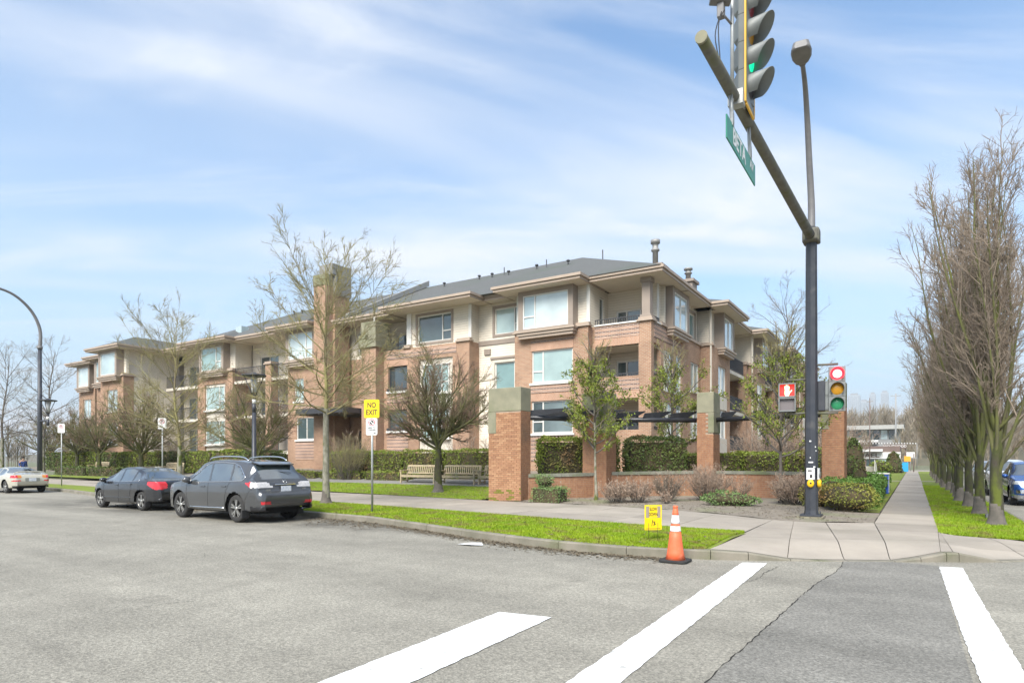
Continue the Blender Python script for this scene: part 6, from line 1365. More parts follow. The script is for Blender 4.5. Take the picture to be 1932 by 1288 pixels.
for dx, dz, a, l in ((-.02, -.10, 1.4, .12), (.02, -.11, 1.3, .09), (.03, -.13, .6, .05), (.015, -.09, -.7, .05)): bar_at(T, c + n * .003 + sd_ * dx + Vector((0, 0, dz)), l, .012, a, nr, 'sign_black', 'pictogram')
bar_at(T, c + n * .002 + Vector((0, 0, -.205)), .28, .008, 0, nr, 'sign_black', 'rule')
# ------------------------------------------------------------------ cars
def car_paint(name, c, metal=.45, rough=.24):
    m = mk(name, c, tuple(v * .86 for v in c), scale=1.2, rough=rough, metal=metal, coat=1.0); b = m.node_tree.nodes['Principled BSDF']; b.inputs['Coat Roughness'].default_value = .05; return m
car_paint('paint_grey', (0.088, 0.091, 0.095)); car_paint('paint_black', (0.030, 0.032, 0.037)); car_paint('paint_beige', (0.52, 0.49, 0.40), .1); car_paint('paint_blue', (0.025, 0.10, 0.36)); car_paint('paint_white', (0.62, 0.63, 0.64), 0); car_paint('paint_silver', (0.42, 0.43, 0.44))
m = mk('car_glass', (0.045, 0.06, 0.06), (0.02, 0.028, 0.03), scale=2.5, rough=.03, spec=1.0, coat=1.0); m.node_tree.nodes['Principled BSDF'].inputs['IOR'].default_value = 2.1; m.node_tree.nodes['Principled BSDF'].inputs['Coat Roughness'].default_value = .01
mk('tail_red', (0.48, 0.012, 0.02), (0.60, 0.03, 0.04), scale=20, rough=.12, coat=.8); mk('tail_clear', (0.62, 0.60, 0.58), (0.42, 0.40, 0.40), scale=25, rough=.12, coat=.8); mk('tail_amber', (0.55, 0.20, 0.03), rough=.15, coat=.8)
mk('chrome', (0.72, 0.72, 0.72), rough=.16, metal=1.0); mk('alloy', (0.50, 0.49, 0.46), (0.40, 0.39, 0.37), scale=9, rough=.35, metal=.8); mk('tyre', (0.022, 0.022, 0.022), (0.04, 0.038, 0.035), scale=12, rough=.9); mk('black_trim', (0.018, 0.018, 0.02), rough=.5); mk('underbody', (0.010, 0.010, 0.011), rough=.9)
mk('number_plate', (0.66, 0.68, 0.70), (0.45, 0.50, 0.60), scale=22, detail=2, rough=.5, lo=.5, hi=.6); mk('head_lamp', (0.55, 0.58, 0.60), (0.3, 0.32, 0.34), scale=18, rough=.1, coat=1.0)

def smooth_path(P, n):
    """resample a parametric list of tuples with rounded corners"""
    P = np.array(P, float); d = np.concatenate([[0], np.cumsum(np.maximum(.02, np.hypot(np.diff(P[:, 0]), np.diff(P[:, 1]))))]); t = np.linspace(0, d[-1], n * 3)
    Q = np.stack([np.interp(t, d, P[:, j]) for j in range(P.shape[1])], 1)
    k = max(3, int(n * 3 * .022)); ker = np.hanning(k + 2)[1:-1]; ker /= ker.sum(); pad = k // 2 + 1
    E = np.concatenate([np.repeat(Q[:1], pad, 0), Q, np.repeat(Q[-1:], pad, 0)]); S = np.stack([np.convolve(E[:, j], ker, 'same') for j in range(Q.shape[1])], 1)[pad:-pad]
    return S[::3]
def inside(poly, x, z):
    r = np.zeros(len(x), bool); n = len(poly)
    for i in range(n):
        x1, z1 = poly[i]; x2, z2 = poly[(i + 1) % n]
        c = ((z1 > z) != (z2 > z)) & (x < (x2 - x1) * (z - z1) / (z2 - z1 + 1e-12) + x1); r ^= c
    return r
class Car:
    """lofted body: stations along the centre line, a section at each; regions of the skin are cut out as windows, lamps and so on"""
    def __init__(s, name, label, paint, prof, belt, plan, roofw, zb, r, axles, track, ns=230, nr=54):
        s.T = thing(name, label, 'car', (0, 0, 0)); s.paint = paint; s.r = r; s.axles = axles; s.track = track
        S = smooth_path(prof, ns); ns = len(S); s.S = S; x, zt = S[:, 0], S[:, 1]
        w = np.interp(x, [p[0] for p in plan], [p[1] for p in plan]); zbelt = np.interp(x, [p[0] for p in belt], [p[1] for p in belt]); zbt = np.interp(x, [p[0] for p in zb], [p[1] for p in zb])
        zbt = np.minimum(zbt, zt - .03); zl = np.minimum(zbelt, zt - .035); cab = np.clip((zt - zbelt) / .38, 0, 1); cab = cab * cab * (3 - 2 * cab)
        wr = np.interp(x, [p[0] for p in roofw], [p[1] for p in roofw]); wt = w * .93 * (1 - cab) + wr * cab
        zl = np.maximum(zl, zbt + .02); hh = zl - zbt
        C = [(w * .80, zbt), (w * .955, zbt + hh * .05), (w * .985, zbt + hh * .28), (w * 1.0, zbt + hh * .62), (w * .985, zbt + hh * .86), (w * .955, zl), (wt * cab + (w * .945) * (1 - cab), zt - (.10 * cab + .018 * (1 - cab))), (wt * (.90 * cab + .93 * (1 - cab)), zt - (.035 * cab + .006 * (1 - cab))), (wt * .55, zt - .008), (0 * w, zt)]
        C = np.array(C).transpose(2, 0, 1)                      # ns, 10, 2
        t = np.linspace(0, 9, nr); R = np.empty((ns, nr, 2)); ext = np.concatenate([C[:, :1], C, C[:, -1:]], 1); i = np.minimum(t.astype(int), 8); f = (t - i)[None, :, None]
        p0, p1, p2, p3 = ext[:, i], ext[:, i + 1], ext[:, i + 2], ext[:, i + 3]
        lin = p1 * (1 - f) + p2 * f; cr_ = .5 * (2 * p1 + (p2 - p0) * f + (2 * p0 - 5 * p1 + 4 * p2 - p3) * f ** 2 + (3 * p1 - p0 - 3 * p2 + p3) * f ** 3)
        R = lin * .45 + cr_ * .55
        full = np.concatenate([R, R[:, -2::-1] * np.array([-1, 1])], 1); k = full.shape[1]
        s.V = np.stack([np.repeat(x, k), full[..., 0].ravel(), full[..., 1].ravel()], 1); I = np.arange(ns * k).reshape(ns, k)
        s.F = np.stack([I[:-1, :-1], I[1:, :-1], I[1:, 1:], I[:-1, 1:]], -1).reshape(-1, 4); s.caps = [I[0], I[-1][::-1]]
        q = s.V[s.F]; s.c = q.mean(1); nn = np.cross(q[:, 2] - q[:, 0], q[:, 3] - q[:, 1]); s.n = -nn / (np.linalg.norm(nn, axis=1)[:, None] + 1e-12); s.free = np.ones(len(s.F), bool); s.R = R; s.x = x
        if s.n[s.c[:, 1] > .5][:, 1].mean() < 0: s.n = -s.n
        for ax in axles: s.free &= ~((np.hypot(s.c[:, 0] - ax, s.c[:, 2] - r) < r + .065) & (np.abs(s.c[:, 1]) > .35))
    def surf(s, x, z):
        i = int(np.argmin(np.abs(s.x - x) + 0)); R = s.R[i]; j = np.argmax(R[:, 0] > 0); zz = R[:, 1]; return float(np.interp(z, zz, R[:, 0]))
    def cut(s, name, mask, mat, parent=None, out=.0):
        mask = mask & s.free
        if not mask.any(): return None
        s.free &= ~mask; F = s.F[mask]; u, inv = np.unique(F, return_inverse=True); V = s.V[u].copy()
        if out: vn = np.zeros((len(s.V), 3)); np.add.at(vn, F.ravel(), np.repeat(s.n[mask], 4, 0)); vn = vn[u]; V += out * vn / (np.linalg.norm(vn, axis=1)[:, None] + 1e-9)
        return np_mesh(name, V, inv.reshape(-1, 4), mat, parent or s.T, True)
    def side(s, name, poly, mat, out=.0, parent=None, both=True, ymin=.3):
        for sg in ((1, -1) if both else (1,)): s.cut(name, inside(poly, s.c[:, 0], s.c[:, 2]) & (s.c[:, 1] * sg > ymin) & (np.abs(s.n[:, 1]) > .25), mat, parent, out)
    def line(s, name, pts, r, mat, sides=(1, -1), parent=None, sub=8, off=.0):
        P = []
        for a, b in zip(pts[:-1], pts[1:]):
            for k in range(sub): P.append((lerp(a[0], b[0], k / sub), lerp(a[1], b[1], k / sub)))
        P.append(pts[-1])
        for sg in sides: MB().tube([(x, sg * (s.surf(x, z) + off), z) for x, z in P], r, 5).build(name, mat, parent or s.T)
    def close(s):
        F = s.F[s.free]; u, inv = np.unique(F, return_inverse=True); b = np_mesh('body', s.V[u], inv.reshape(-1, 4), s.paint, s.T, True)
        m = MB(); L0, L1 = s.x.min() + .42, s.x.max() - .35; hw = s.track - .2; m.box(L0, L1, -hw * .92, hw * .92, .23, .5)
        m.box(L0 + .3, L1 - .6, -hw, hw, .5, .78); m.build('underbody', 'underbody', s.T)
        for ax in s.axles:
            for sg in (1, -1):
                y0 = sg * (s.track - .33); m = MB(); k = 20; rr = s.r + .07; V = []
                for yy in (y0, sg * (s.track - .02)):
                    for t in range(k + 1): a = math.pi * t / k; V.append((ax + rr * math.cos(a), yy, s.r + rr * math.sin(a)))
                m.add(V, [(t, t + 1, k + 2 + t, k + 1 + t) for t in range(k)] + [tuple(range(k + 1))], True); m.build('wheel_arch', 'underbody', s.T)
        return b
    def wheel(s, ax, sg, spokes=5, double=True, width=.23, rim_r=.70, mat='alloy'):
        y = sg * s.track; r = s.r; w = width / 2; c = (ax, y, r); m = MB()
        pr = [(r * .66, -w), (r * .80, -w * 1.02), (r * .95, -w * .92), (r * .995, -w * .6), (r, 0), (r * .995, w * .6), (r * .95, w * .92), (r * .80, w * 1.02), (r * .66, w)]
        V = [];
        m.lathe([(a, b) for a, b in pr], (ax, y - sg * w, r), 36, axis='Y', cap=False); W = m.build('wheel', 'tyre', s.T)
        m = MB(); R_o = r * rim_r; yo = y + sg * .0
        k = 36
        for ra, rb, ya, yb in ((R_o, R_o * .93, yo, yo - sg * .012), (R_o * .93, R_o * .90, yo - sg * .012, yo - sg * .10)):
            V = [(ax + q * math.cos(2 * math.pi * t / k), yy, r + q * math.sin(2 * math.pi * t / k)) for q, yy in ((ra, ya), (rb, yb)) for t in range(k)]; m.add(V, [(t, (t + 1) % k, k + (t + 1) % k, k + t) for t in range(k)], True)
        for i in range(spokes):
            for dd in ((-.14, .14) if double else (0,)):
                a = 2 * math.pi * i / spokes + math.pi / 2; a0 = a + dd * .5; a1 = a + dd * 1.3; wd = R_o * (.055 if double else .13)
                p0 = Vector((math.cos(a0), 0, math.sin(a0))) * R_o * .15; p1 = Vector((math.cos(a1), 0, math.sin(a1))) * R_o * .93; d = (p1 - p0).normalized(); nn = Vector((-d.z, 0, d.x)) * wd; b = Vector(c) * 1; b.y = yo - sg * .008; t_ = Vector((0, -sg * .03, 0))
                V = [b + p0 - nn, b + p0 + nn, b + p1 + nn * 1.25, b + p1 - nn * 1.25]; m.add(V + [v + t_ for v in V], [(0, 1, 2, 3), (0, 4, 5, 1), (1, 5, 6, 2), (2, 6, 7, 3), (3, 7, 4, 0)])
        m.lathe([(R_o * .2, -.03), (R_o * .2, 0), (R_o * .12, .008)] if sg > 0 else [(R_o * .2, .03), (R_o * .2, 0), (R_o * .12, -.008)], (ax, yo - sg * .006, r), 16, axis='Y')
        m.build('rim', mat, W)
        m = MB(); m.lathe([(R_o * .9, -.004), (R_o * .9, .004)], (ax, yo - sg * .09, r), 28, axis='Y'); m.build('brake_disc', 'underbody', W)
    def handle(s, x, z):
        for sg in (1, -1): y = sg * (s.surf(x, z) + .018); m = MB(); m.obox((x, y, z), .20, .03, .035); m.build('door_handle', s.paint, s.T, .012)
    def mirror(s, x, z, dy=.13, sc=1.0, mat=None):
        for sg in (1, -1):
            y = sg * (s.surf(x, z - .06) + dy); m = MB(); pr = []
            for q, k in ((-.10, .75), (-.06, 1), (.03, .92), (.09, .6), (.12, .2)):
                for a in range(12): t = 2 * math.pi * a / 12; pr.append((x + q * sc, y + sg * 0 + math.cos(t) * .115 * k * sc, z + math.sin(t) * .085 * k * sc))
            m.add(pr, [(i * 12 + a, i * 12 + (a + 1) % 12, (i + 1) * 12 + (a + 1) % 12, (i + 1) * 12 + a) for i in range(4) for a in range(12)] + [tuple(range(11, -1, -1)), tuple(range(48, 60))], True); M_ = m.build('mirror', mat or s.paint, s.T)
            MB().tube([(x + .02, y - sg * .05, z - .05), (x + .05, sg * (s.surf(x, z - .12) - .02), z - .11)], .025, 6).build('mirror_arm', 'black_trim', M_)
    def plate(s, x, z, sg=-1):
        m = MB(); m.obox((x, 0, z), .012, .31, .16); m.build('number_plate', 'number_plate', s.T)
def put(car, x, y, rz): car.T.location = (x, y, .004); car.T.rotation_euler = (0, 0, rz)

# --- dark grey suv
c = Car('parked_suv', 'dark grey suv parked at the kerb, nearest of the parked cars', 'paint_grey',
        [(-2.28, .40), (-2.37, .50), (-2.405, .64), (-2.40, .76), (-2.34, .815), (-2.27, .84), (-2.245, .95), (-2.19, 1.07), (-2.12, 1.13), (-1.93, 1.36), (-1.76, 1.555), (-1.60, 1.615), (-1.1, 1.665), (-.5, 1.69), (.0, 1.68), (.35, 1.635), (.52, 1.58), (1.30, 1.10), (1.45, 1.06), (1.85, 1.01), (2.1, .94), (2.27, .82), (2.35, .66), (2.36, .5), (2.28, .30)],
        [(-2.4, 1.06), (-1.6, 1.08), (0, 1.035), (1.3, .99), (2.3, .90)],
        [(-2.41, .70), (-2.36, .80), (-2.22, .87), (-1.9, .915), (-1.3, .94), (0, .94), (1.3, .935), (1.75, .90), (2.1, .80), (2.3, .62), (2.37, .48)],
        [(-2.2, .62), (-1.7, .66), (-1, .70), (0, .70), (.6, .70), (1.3, .76)],
        [(-2.4, .33), (-1.9, .28), (-1.0, .26), (1.0, .26), (1.9, .25), (2.4, .28)], .37, (-1.37, 1.37), .885)
c.side('window', [(.96, 1.055), (.28, 1.50), (-.02, 1.545), (-.09, 1.07)], 'car_glass', -.004)
c.side('window', [(-.17, 1.075), (-.10, 1.55), (-.75, 1.575), (-1.02, 1.54), (-1.09, 1.10)], 'car_glass', -.004)
c.side('quarter_window', [(-1.15, 1.105), (-1.08, 1.53), (-1.30, 1.47), (-1.66, 1.20), (-1.60, 1.125)], 'car_glass', -.004)
c.cut('windscreen', (c.c[:, 0] > .50) & (c.c[:, 0] < 1.27) & (c.c[:, 2] > 1.08) & (np.abs(c.n[:, 1]) < .55), 'car_glass', None, -.003)
c.cut('rear_window', (c.c[:, 0] < -1.74) & (c.c[:, 0] > -2.12) & (c.c[:, 2] > 1.15) & (np.abs(c.n[:, 1]) < .6) & (np.abs(c.c[:, 1]) < .60), 'car_glass', None, -.003)
for sg in (1, -1):
    msk = (c.c[:, 1] * sg > .40) & (c.c[:, 0] < -1.80) & (c.c[:, 2] < 1.075) & (c.c[:, 2] > .93) & (c.c[:, 2] > .93 + .22 * (-1.98 - c.c[:, 0]) * 0) & (c.c[:, 2] > .93 + .5 * np.clip(c.c[:, 0] + 2.02, 0, 1)) & (c.c[:, 1] * sg > .40 + .9 * np.clip(c.c[:, 2] - .96, 0, 1))
    c.cut('tail_lamp', msk & (c.c[:, 0] > -2.0), 'tail_red', None, .004); c.cut('tail_lamp', msk & (c.c[:, 0] <= -2.0), 'tail_clear', None, .004)
    c.cut('rear_reflector', (c.c[:, 1] * sg > .52) & (c.c[:, 1] * sg < .80) & (c.c[:, 0] < -2.25) & (c.c[:, 2] > .50) & (c.c[:, 2] < .575), 'tail_red', None, .004)
c.cut('rear_valance', (c.c[:, 0] < -2.0) & (c.c[:, 2] < .44), 'black_trim'); 
c.close()
for ax in c.axles:
    for sg in (1, -1): c.wheel(ax, sg, 5, True, .235, .72)
c.line('window_trim', [(1.02, 1.045), (-.1, 1.055), (-1.1, 1.085), (-1.62, 1.11), (-1.70, 1.20), (-1.32, 1.49), (-1.05, 1.565), (-.5, 1.60), (.05, 1.575), (.33, 1.50), (1.02, 1.045)], .011, 'chrome')
c.line('door_seam', [(-.12, 1.04), (-.12, .6), (-.10, .32)], .005, 'underbody'); c.line('door_seam', [(.98, .98), (.95, .6), (.85, .32)], .005, 'underbody'); c.line('door_seam', [(-1.12, 1.06), (-1.0, .85), (-.93, .62), (-.92, .32)], .005, 'underbody')
c.line('side_strip', [(.80, .345), (-.90, .37)], .018, 'chrome', off=.004); c.line('bumper_seam', [(-1.78, .44), (-1.83, .62), (-1.98, .84), (-2.1, .90)], .004, 'underbody')
c.handle(.12, .93); c.handle(-.88, .95); c.mirror(.86, 1.10, .12, 1.1)
for sg in (1, -1):
    m = MB(); m.tube(arc_pts([(.30, sg * .60, 1.66), (.12, sg * .61, 1.725), (-.5, sg * .61, 1.755), (-1.25, sg * .60, 1.73), (-1.52, sg * .59, 1.635)], 5), .02, 8); m.build('roof_rail', 'chrome', c.T)
m = MB(); V = [(-1.62, .60, 1.615), (-1.62, -.60, 1.615), (-1.92, -.54, 1.545), (-1.92, .54, 1.545), (-1.62, .60, 1.575), (-1.62, -.60, 1.575), (-1.90, -.54, 1.515), (-1.90, .54, 1.515)]; m.add(V, [(0, 3, 2, 1), (4, 5, 6, 7), (0, 1, 5, 4), (1, 2, 6, 5), (2, 3, 7, 6), (3, 0, 4, 7)]); m.build('spoiler', 'paint_grey', c.T, .012)
m = MB(); m.obox((-2.25, 0, 1.005), .05, .66, .035, ry=R_(-12)); m.build('tailgate_strip', 'chrome', c.T, .012)
c.plate(-2.295, .885)
m = MB(); m.tube([(-2.225 - .012, math.cos(t) * .055, 1.075 + math.sin(t) * .04) for t in np.linspace(0, 2 * math.pi, 20)], .007, 6); m.tube([(-2.235, .012, 1.105), (-2.237, .02, 1.06), (-2.237, -.025, 1.06)], .007, 6); m.build('emblem', 'chrome', c.T)
text_obj('lettering', 'LEXUS', .05, 'chrome', c.T, basis((-2.305, .56, .865), (0, -1, 0), (0, 0, 1)), .002); text_obj('lettering', 'RX350', .045, 'chrome', c.T, basis((-2.30, -.56, .885), (0, -1, 0), (0, 0, 1)), .002)
c.line('tailgate_seam', [(-2.20, .86)], .004, 'underbody') if False else None
for sg in (1, -1): m = MB(); m.obox((-1.77, sg * .86, .24), .012, .2, .2); m.build('mud_flap', 'black_trim', c.T)
MB().tube([(-1.9, .12, 1.36), (-2.02, -.35, 1.30)], .008, 5).build('rear_wiper', 'black_trim', c.T)
put(c, -16.5, 11.08, math.pi - R_(1.5))

# --- black sedan
c = Car('parked_sedan', 'black sedan with red tail lamps parked in front of the dark suv', 'paint_black',
        [(-2.12, .36), (-2.22, .46), (-2.25, .60), (-2.23, .78), (-2.17, .92), (-2.08, .985), (-1.75, 1.02), (-1.62, 1.045), (-1.1, 1.28), (-.75, 1.39), (-.3, 1.44), (.1, 1.435), (.4, 1.385), (1.35, .945), (1.6, .90), (1.95, .80), (2.12, .70), (2.2, .56), (2.18, .42), (2.08, .25)],
        [(-2.2, .93), (-1.0, .94), (0, .90), (1.2, .86), (2.2, .72)],
        [(-2.26, .60), (-2.2, .70), (-2.05, .79), (-1.7, .845), (-1.2, .875), (0, .878), (1.2, .87), (1.6, .84), (1.95, .73), (2.13, .58), (2.21, .42)],
        [(-1.7, .60), (-1, .58), (0, .58), (.6, .60), (1.3, .70)],
        [(-2.3, .34), (-1.8, .26), (-.9, .20), (.9, .20), (1.8, .20), (2.2, .24)], .315, (-1.36, 1.34), .825)
c.side('window', [(1.05, .93), (.42, 1.28), (.12, 1.345), (.03, .945)], 'car_glass', -.004); c.side('window', [(-.04, .95), (.05, 1.35), (-.45, 1.36), (-.72, 1.29), (-.78, .965)], 'car_glass', -.004); c.side('quarter_window', [(-.84, .975), (-.78, 1.27), (-.98, 1.18), (-1.2, 1.0)], 'car_glass', -.004)
c.cut('windscreen', (c.c[:, 0] > .42) & (c.c[:, 0] < 1.30) & (c.c[:, 2] > .955) & (np.abs(c.n[:, 1]) < .5), 'car_glass', None, -.003)
c.cut('rear_window', (c.c[:, 0] < -.82) & (c.c[:, 0] > -1.58) & (c.c[:, 2] > 1.05) & (np.abs(c.n[:, 1]) < .5), 'car_glass', None, -.003)
for sg in (1, -1): c.cut('tail_lamp', (c.c[:, 1] * sg > .42) & (c.c[:, 0] < -1.72) & (c.c[:, 2] < .955) & (c.c[:, 2] > .70 + .42 * np.clip(c.c[:, 0] + 2.1, 0, 1) + .25 * np.clip(.62 - c.c[:, 1] * sg, 0, 1)), 'tail_red', None, .004)
c.close()
for ax in c.axles:
    for sg in (1, -1): c.wheel(ax, sg, 5, False, .205, .70)
c.line('window_trim', [(1.12, .92), (0, .935), (-.8, .955), (-1.24, .985)], .009, 'chrome'); c.line('door_seam', [(0, .9), (0, .5), (.02, .26)], .005, 'underbody'); c.line('door_seam', [(1.05, .88), (1.0, .5), (.9, .26)], .005, 'underbody'); c.line('door_seam', [(-.82, .93), (-.78, .7), (-.72, .5), (-.72, .26)], .005, 'underbody')
c.line('side_moulding', [(.95, .40), (-.80, .42)], .010, 'paint_black', off=.004); c.handle(.15, .83); c.handle(-.72, .85); c.mirror(.93, .98, .12, .95); c.plate(-2.235, .78)
for sg in (1, -1): m = MB(); m.obox((-1.73, sg * .80, .22), .012, .16, .16); m.build('mud_flap', 'black_trim', c.T)
put(c, -22.68, 11.7, math.pi)

# --- beige coupe seen from behind
c = Car('parked_coupe', 'beige coupe seen from behind at the left edge', 'paint_beige',
        [(-2.08, .34), (-2.2, .44), (-2.24, .60), (-2.2, .78), (-2.12, .90), (-2.02, .95), (-1.7, .985), (-1.55, 1.0), (-.9, 1.22), (-.5, 1.30), (-.1, 1.31), (.25, 1.26), (1.15, .88), (1.5, .82), (1.95, .68), (2.15, .52), (2.2, .4), (2.08, .22)],
        [(-2.2, .88), (-1, .90), (0, .85), (1.2, .80), (2.2, .6)], [(-2.25, .62), (-2.18, .72), (-2.0, .80), (-1.6, .86), (-1, .88), (1, .875), (1.6, .84), (2.0, .7), (2.2, .45)], [(-1.6, .58), (-1, .56), (0, .56), (.6, .58), (1.2, .68)],
        [(-2.3, .32), (-1.8, .24), (-.9, .19), (.9, .19), (1.8, .20), (2.2, .24)], .32, (-1.3, 1.28), .83, ns=180, nr=44)
c.side('window', [(.9, .87), (.25, 1.19), (-.25, 1.25), (-.35, .89)], 'car_glass', -.004); c.side('quarter_window', [(-.42, .90), (-.34, 1.24), (-.75, 1.18), (-1.15, .93)], 'car_glass', -.004)
c.cut('windscreen', (c.c[:, 0] > .28) & (c.c[:, 0] < 1.12) & (c.c[:, 2] > .9) & (np.abs(c.n[:, 1]) < .5), 'car_glass', None, -.003); c.cut('rear_window', (c.c[:, 0] < -.62) & (c.c[:, 0] > -1.52) & (c.c[:, 2] > 1.01) & (np.abs(c.n[:, 1]) < .5), 'car_glass', None, -.003)
for sg in (1, -1): k = (c.c[:, 1] * sg > .46) & (c.c[:, 0] < -1.85) & (c.c[:, 2] < .90) & (c.c[:, 2] > .765); c.cut('tail_lamp', k & (c.c[:, 1] * sg > .60), 'tail_red', None, .004); c.cut('tail_lamp', k, 'tail_amber', None, .004); c.cut('rear_reflector', (c.c[:, 1] * sg > .50) & (c.c[:, 0] < -2.0) & (c.c[:, 2] > .60) & (c.c[:, 2] < .655), 'tail_red', None, .004)
c.cut('rear_valance', (c.c[:, 0] < -2.0) & (c.c[:, 2] < .38), 'black_trim'); c.close()
for ax in c.axles:
    for sg in (1, -1): c.wheel(ax, sg, 5, False, .21, .70)
m = MB(); m.obox((-2.235, 0, .68), .02, .62, .17); m.build('plate_recess', 'paint_silver', c.T); c.plate(-2.25, .68); c.mirror(.75, .92, .12, .95)
m = MB(); V = arc_pts([(-1.95, .70, .97), (-2.0, .5, 1.06), (-2.02, 0, 1.075), (-2.0, -.5, 1.06), (-1.95, -.70, .97)], 5); m.tube(V, .03, 8, flat=.5); m.build('rear_spoiler', 'paint_beige', c.T)
MB().tube([(-1.25, .1, 1.125), (-1.5, -.25, 1.03)], .008, 5).build('rear_wiper', 'black_trim', c.T)
put(c, -39.75, 13.85, math.pi)

# --- hatchback facing the viewer on the side road, and two more cars behind
def hatch(name, label, paint, detail=True):
    c = Car(name, label, paint, [(-2.12, .36), (-2.2, .5), (-2.2, .75), (-2.12, 1.0), (-1.95, 1.2), (-1.6, 1.5), (-1.3, 1.58), (-.5, 1.62), (.1, 1.60), (.45, 1.52), (1.25, 1.08), (1.5, 1.03), (1.9, .96), (2.08, .84), (2.15, .65), (2.16, .45), (2.05, .26)],
        [(-2.2, 1.02), (0, .98), (1.2, .95), (2.2, .85)], [(-2.2, .7), (-2.0, .82), (-1.4, .89), (0, .90), (1.3, .89), (1.7, .86), (1.98, .80), (2.1, .70), (2.17, .60)], [(-2, .60), (-1, .64), (0, .66), (.6, .66), (1.2, .74)], [(-2.2, .34), (-.9, .24), (.9, .24), (2.2, .26)], .34, (-1.32, 1.32), .85, ns=170, nr=44)
    c.side('window', [(.9, 1.03), (.3, 1.43), (.0, 1.48), (-.05, 1.03)], 'car_glass', -.004); c.side('window', [(-.12, 1.04), (-.06, 1.49), (-.9, 1.49), (-1.4, 1.38), (-1.6, 1.1)], 'car_glass', -.004)
    c.cut('windscreen', (c.c[:, 0] > .46) & (c.c[:, 0] < 1.22) & (c.c[:, 2] > 1.09) & (np.abs(c.n[:, 1]) < .5), 'car_glass', None, -.003); c.cut('rear_window', (c.c[:, 0] < -1.55) & (c.c[:, 2] > 1.12) & (np.abs(c.n[:, 1]) < .5) & (np.abs(c.c[:, 1]) < .55), 'car_glass', None, -.003)
    for sg in (1, -1):
        c.cut('head_lamp', (c.c[:, 1] * sg > .48) & (c.c[:, 0] > 1.80) & (c.c[:, 2] > .78) & (c.c[:, 2] < .90), 'head_lamp', None, .004); c.cut('fog_lamp', (c.c[:, 1] * sg > .52) & (c.c[:, 1] * sg < .74) & (c.c[:, 0] > 1.9) & (c.c[:, 2] > .46) & (c.c[:, 2] < .58), 'chrome', None, .004)
    c.cut('grille', (np.abs(c.c[:, 1]) < .46) & (c.c[:, 0] > 1.9) & (c.c[:, 2] > .44) & (c.c[:, 2] < .86), 'black_trim', None, -.003); c.cut('front_valance', (c.c[:, 0] > 1.9) & (c.c[:, 2] < .40), 'paint_silver'); c.close()
    for ax in c.axles:
        for sg in (1, -1): c.wheel(ax, sg, 5, False, .21, .7)
    m = MB(); m.obox((2.185, 0, .52), .012, .31, .15); m.build('number_plate', 'number_plate', c.T); c.mirror(.82, 1.06, .12, 1.0)
    m = MB(); m.tube([(2.12, .5, .80), (2.17, .2, .74), (2.17, -.2, .74), (2.12, -.5, .80)], .018, 6); m.build('grille_bar', 'chrome', c.T)
    return c
c = hatch('parked_hatchback', 'blue hatchback facing the viewer behind the nearest columnar tree', 'paint_blue'); put(c, 3.85, 31.0, -math.pi / 2)
c = hatch('parked_van', 'white car half hidden behind the columnar tree trunks', 'paint_white'); put(c, 3.75, 38.5, -math.pi / 2); c.T.scale = (1.03, 1.0, 1.05)
c = hatch('parked_car', 'silver car far down the side road behind the tree row', 'paint_silver'); put(c, 3.75, 47, -math.pi / 2)
c = hatch('parked_car', 'pale car beyond the beige coupe at the far left', 'paint_silver'); put(c, -52.5, 15.5, math.pi)
c = hatch('parked_car', 'distant white car parked near the walking person', 'paint_white'); put(c, -72, 17.6, math.pi)

# --- person far down the left pavement
mk('jacket_blue', (0.02, 0.045, 0.16), (0.03, 0.06, 0.2), scale=8, rough=.9); mk('jeans', (0.03, 0.035, 0.05), rough=.95); mk('skin', (0.42, 0.26, 0.19), rough=.6); mk('hair', (0.03, 0.022, 0.018), rough=.8)
px, py = -62.5, 22.4
T = thing('person', 'person in dark blue jacket walking on the far left pavement', 'person', (px, py, .15))
def skin_body(name, verts, edges, radii, mat, parent, sub=1):
    o_ = org(parent); me = bpy.data.meshes.new(name); me.from_pydata([(v[0] + px - o_[0], v[1] + py - o_[1], v[2] + .15 - o_[2]) for v in verts], edges, []); o = link(name, me, mat, parent); ORG[o.name] = o_
    md = o.modifiers.new('skin', 'SKIN'); o.modifiers.new('sub', 'SUBSURF').levels = sub; o.modifiers['sub'].render_levels = sub
    for i, sv in enumerate(me.skin_vertices[0].data): sv.radius = radii[i]; sv.use_root = (i == 0)
    return o
body = skin_body('body', [(0, 0, .95), (0, .02, 1.25), (0, .02, 1.45), (0, .0, 1.55), (.02, 0, 1.68), (0, .1, .9), (.14, .11, .5), (.05, .12, .07), (.2, .12, .03), (0, -.1, .9), (-.12, -.11, .5), (-.28, -.11, .1), (-.14, -.11, .04), (0, .2, 1.42), (-.04, .26, 1.14), (.10, .25, .92), (.13, .24, .84), (0, -.2, 1.42), (.02, -.27, 1.14), (.18, -.25, .97), (.23, -.24, .90)],
    [(0, 1), (1, 2), (2, 3), (3, 4), (0, 5), (5, 6), (6, 7), (7, 8), (0, 9), (9, 10), (10, 11), (11, 12), (2, 13), (13, 14), (14, 15), (15, 16), (2, 17), (17, 18), (18, 19), (19, 20)],
    [(.13, .15), (.13, .15), (.13, .17), (.06, .06), (.10, .095), (.095, .095), (.065, .065), (.045, .045), (.04, .045), (.095, .095), (.065, .065), (.045, .045), (.04, .045), (.065, .065), (.05, .05), (.035, .035), (.04, .03), (.065, .065), (.05, .05), (.035, .035), (.04, .03)], 'skin', T)
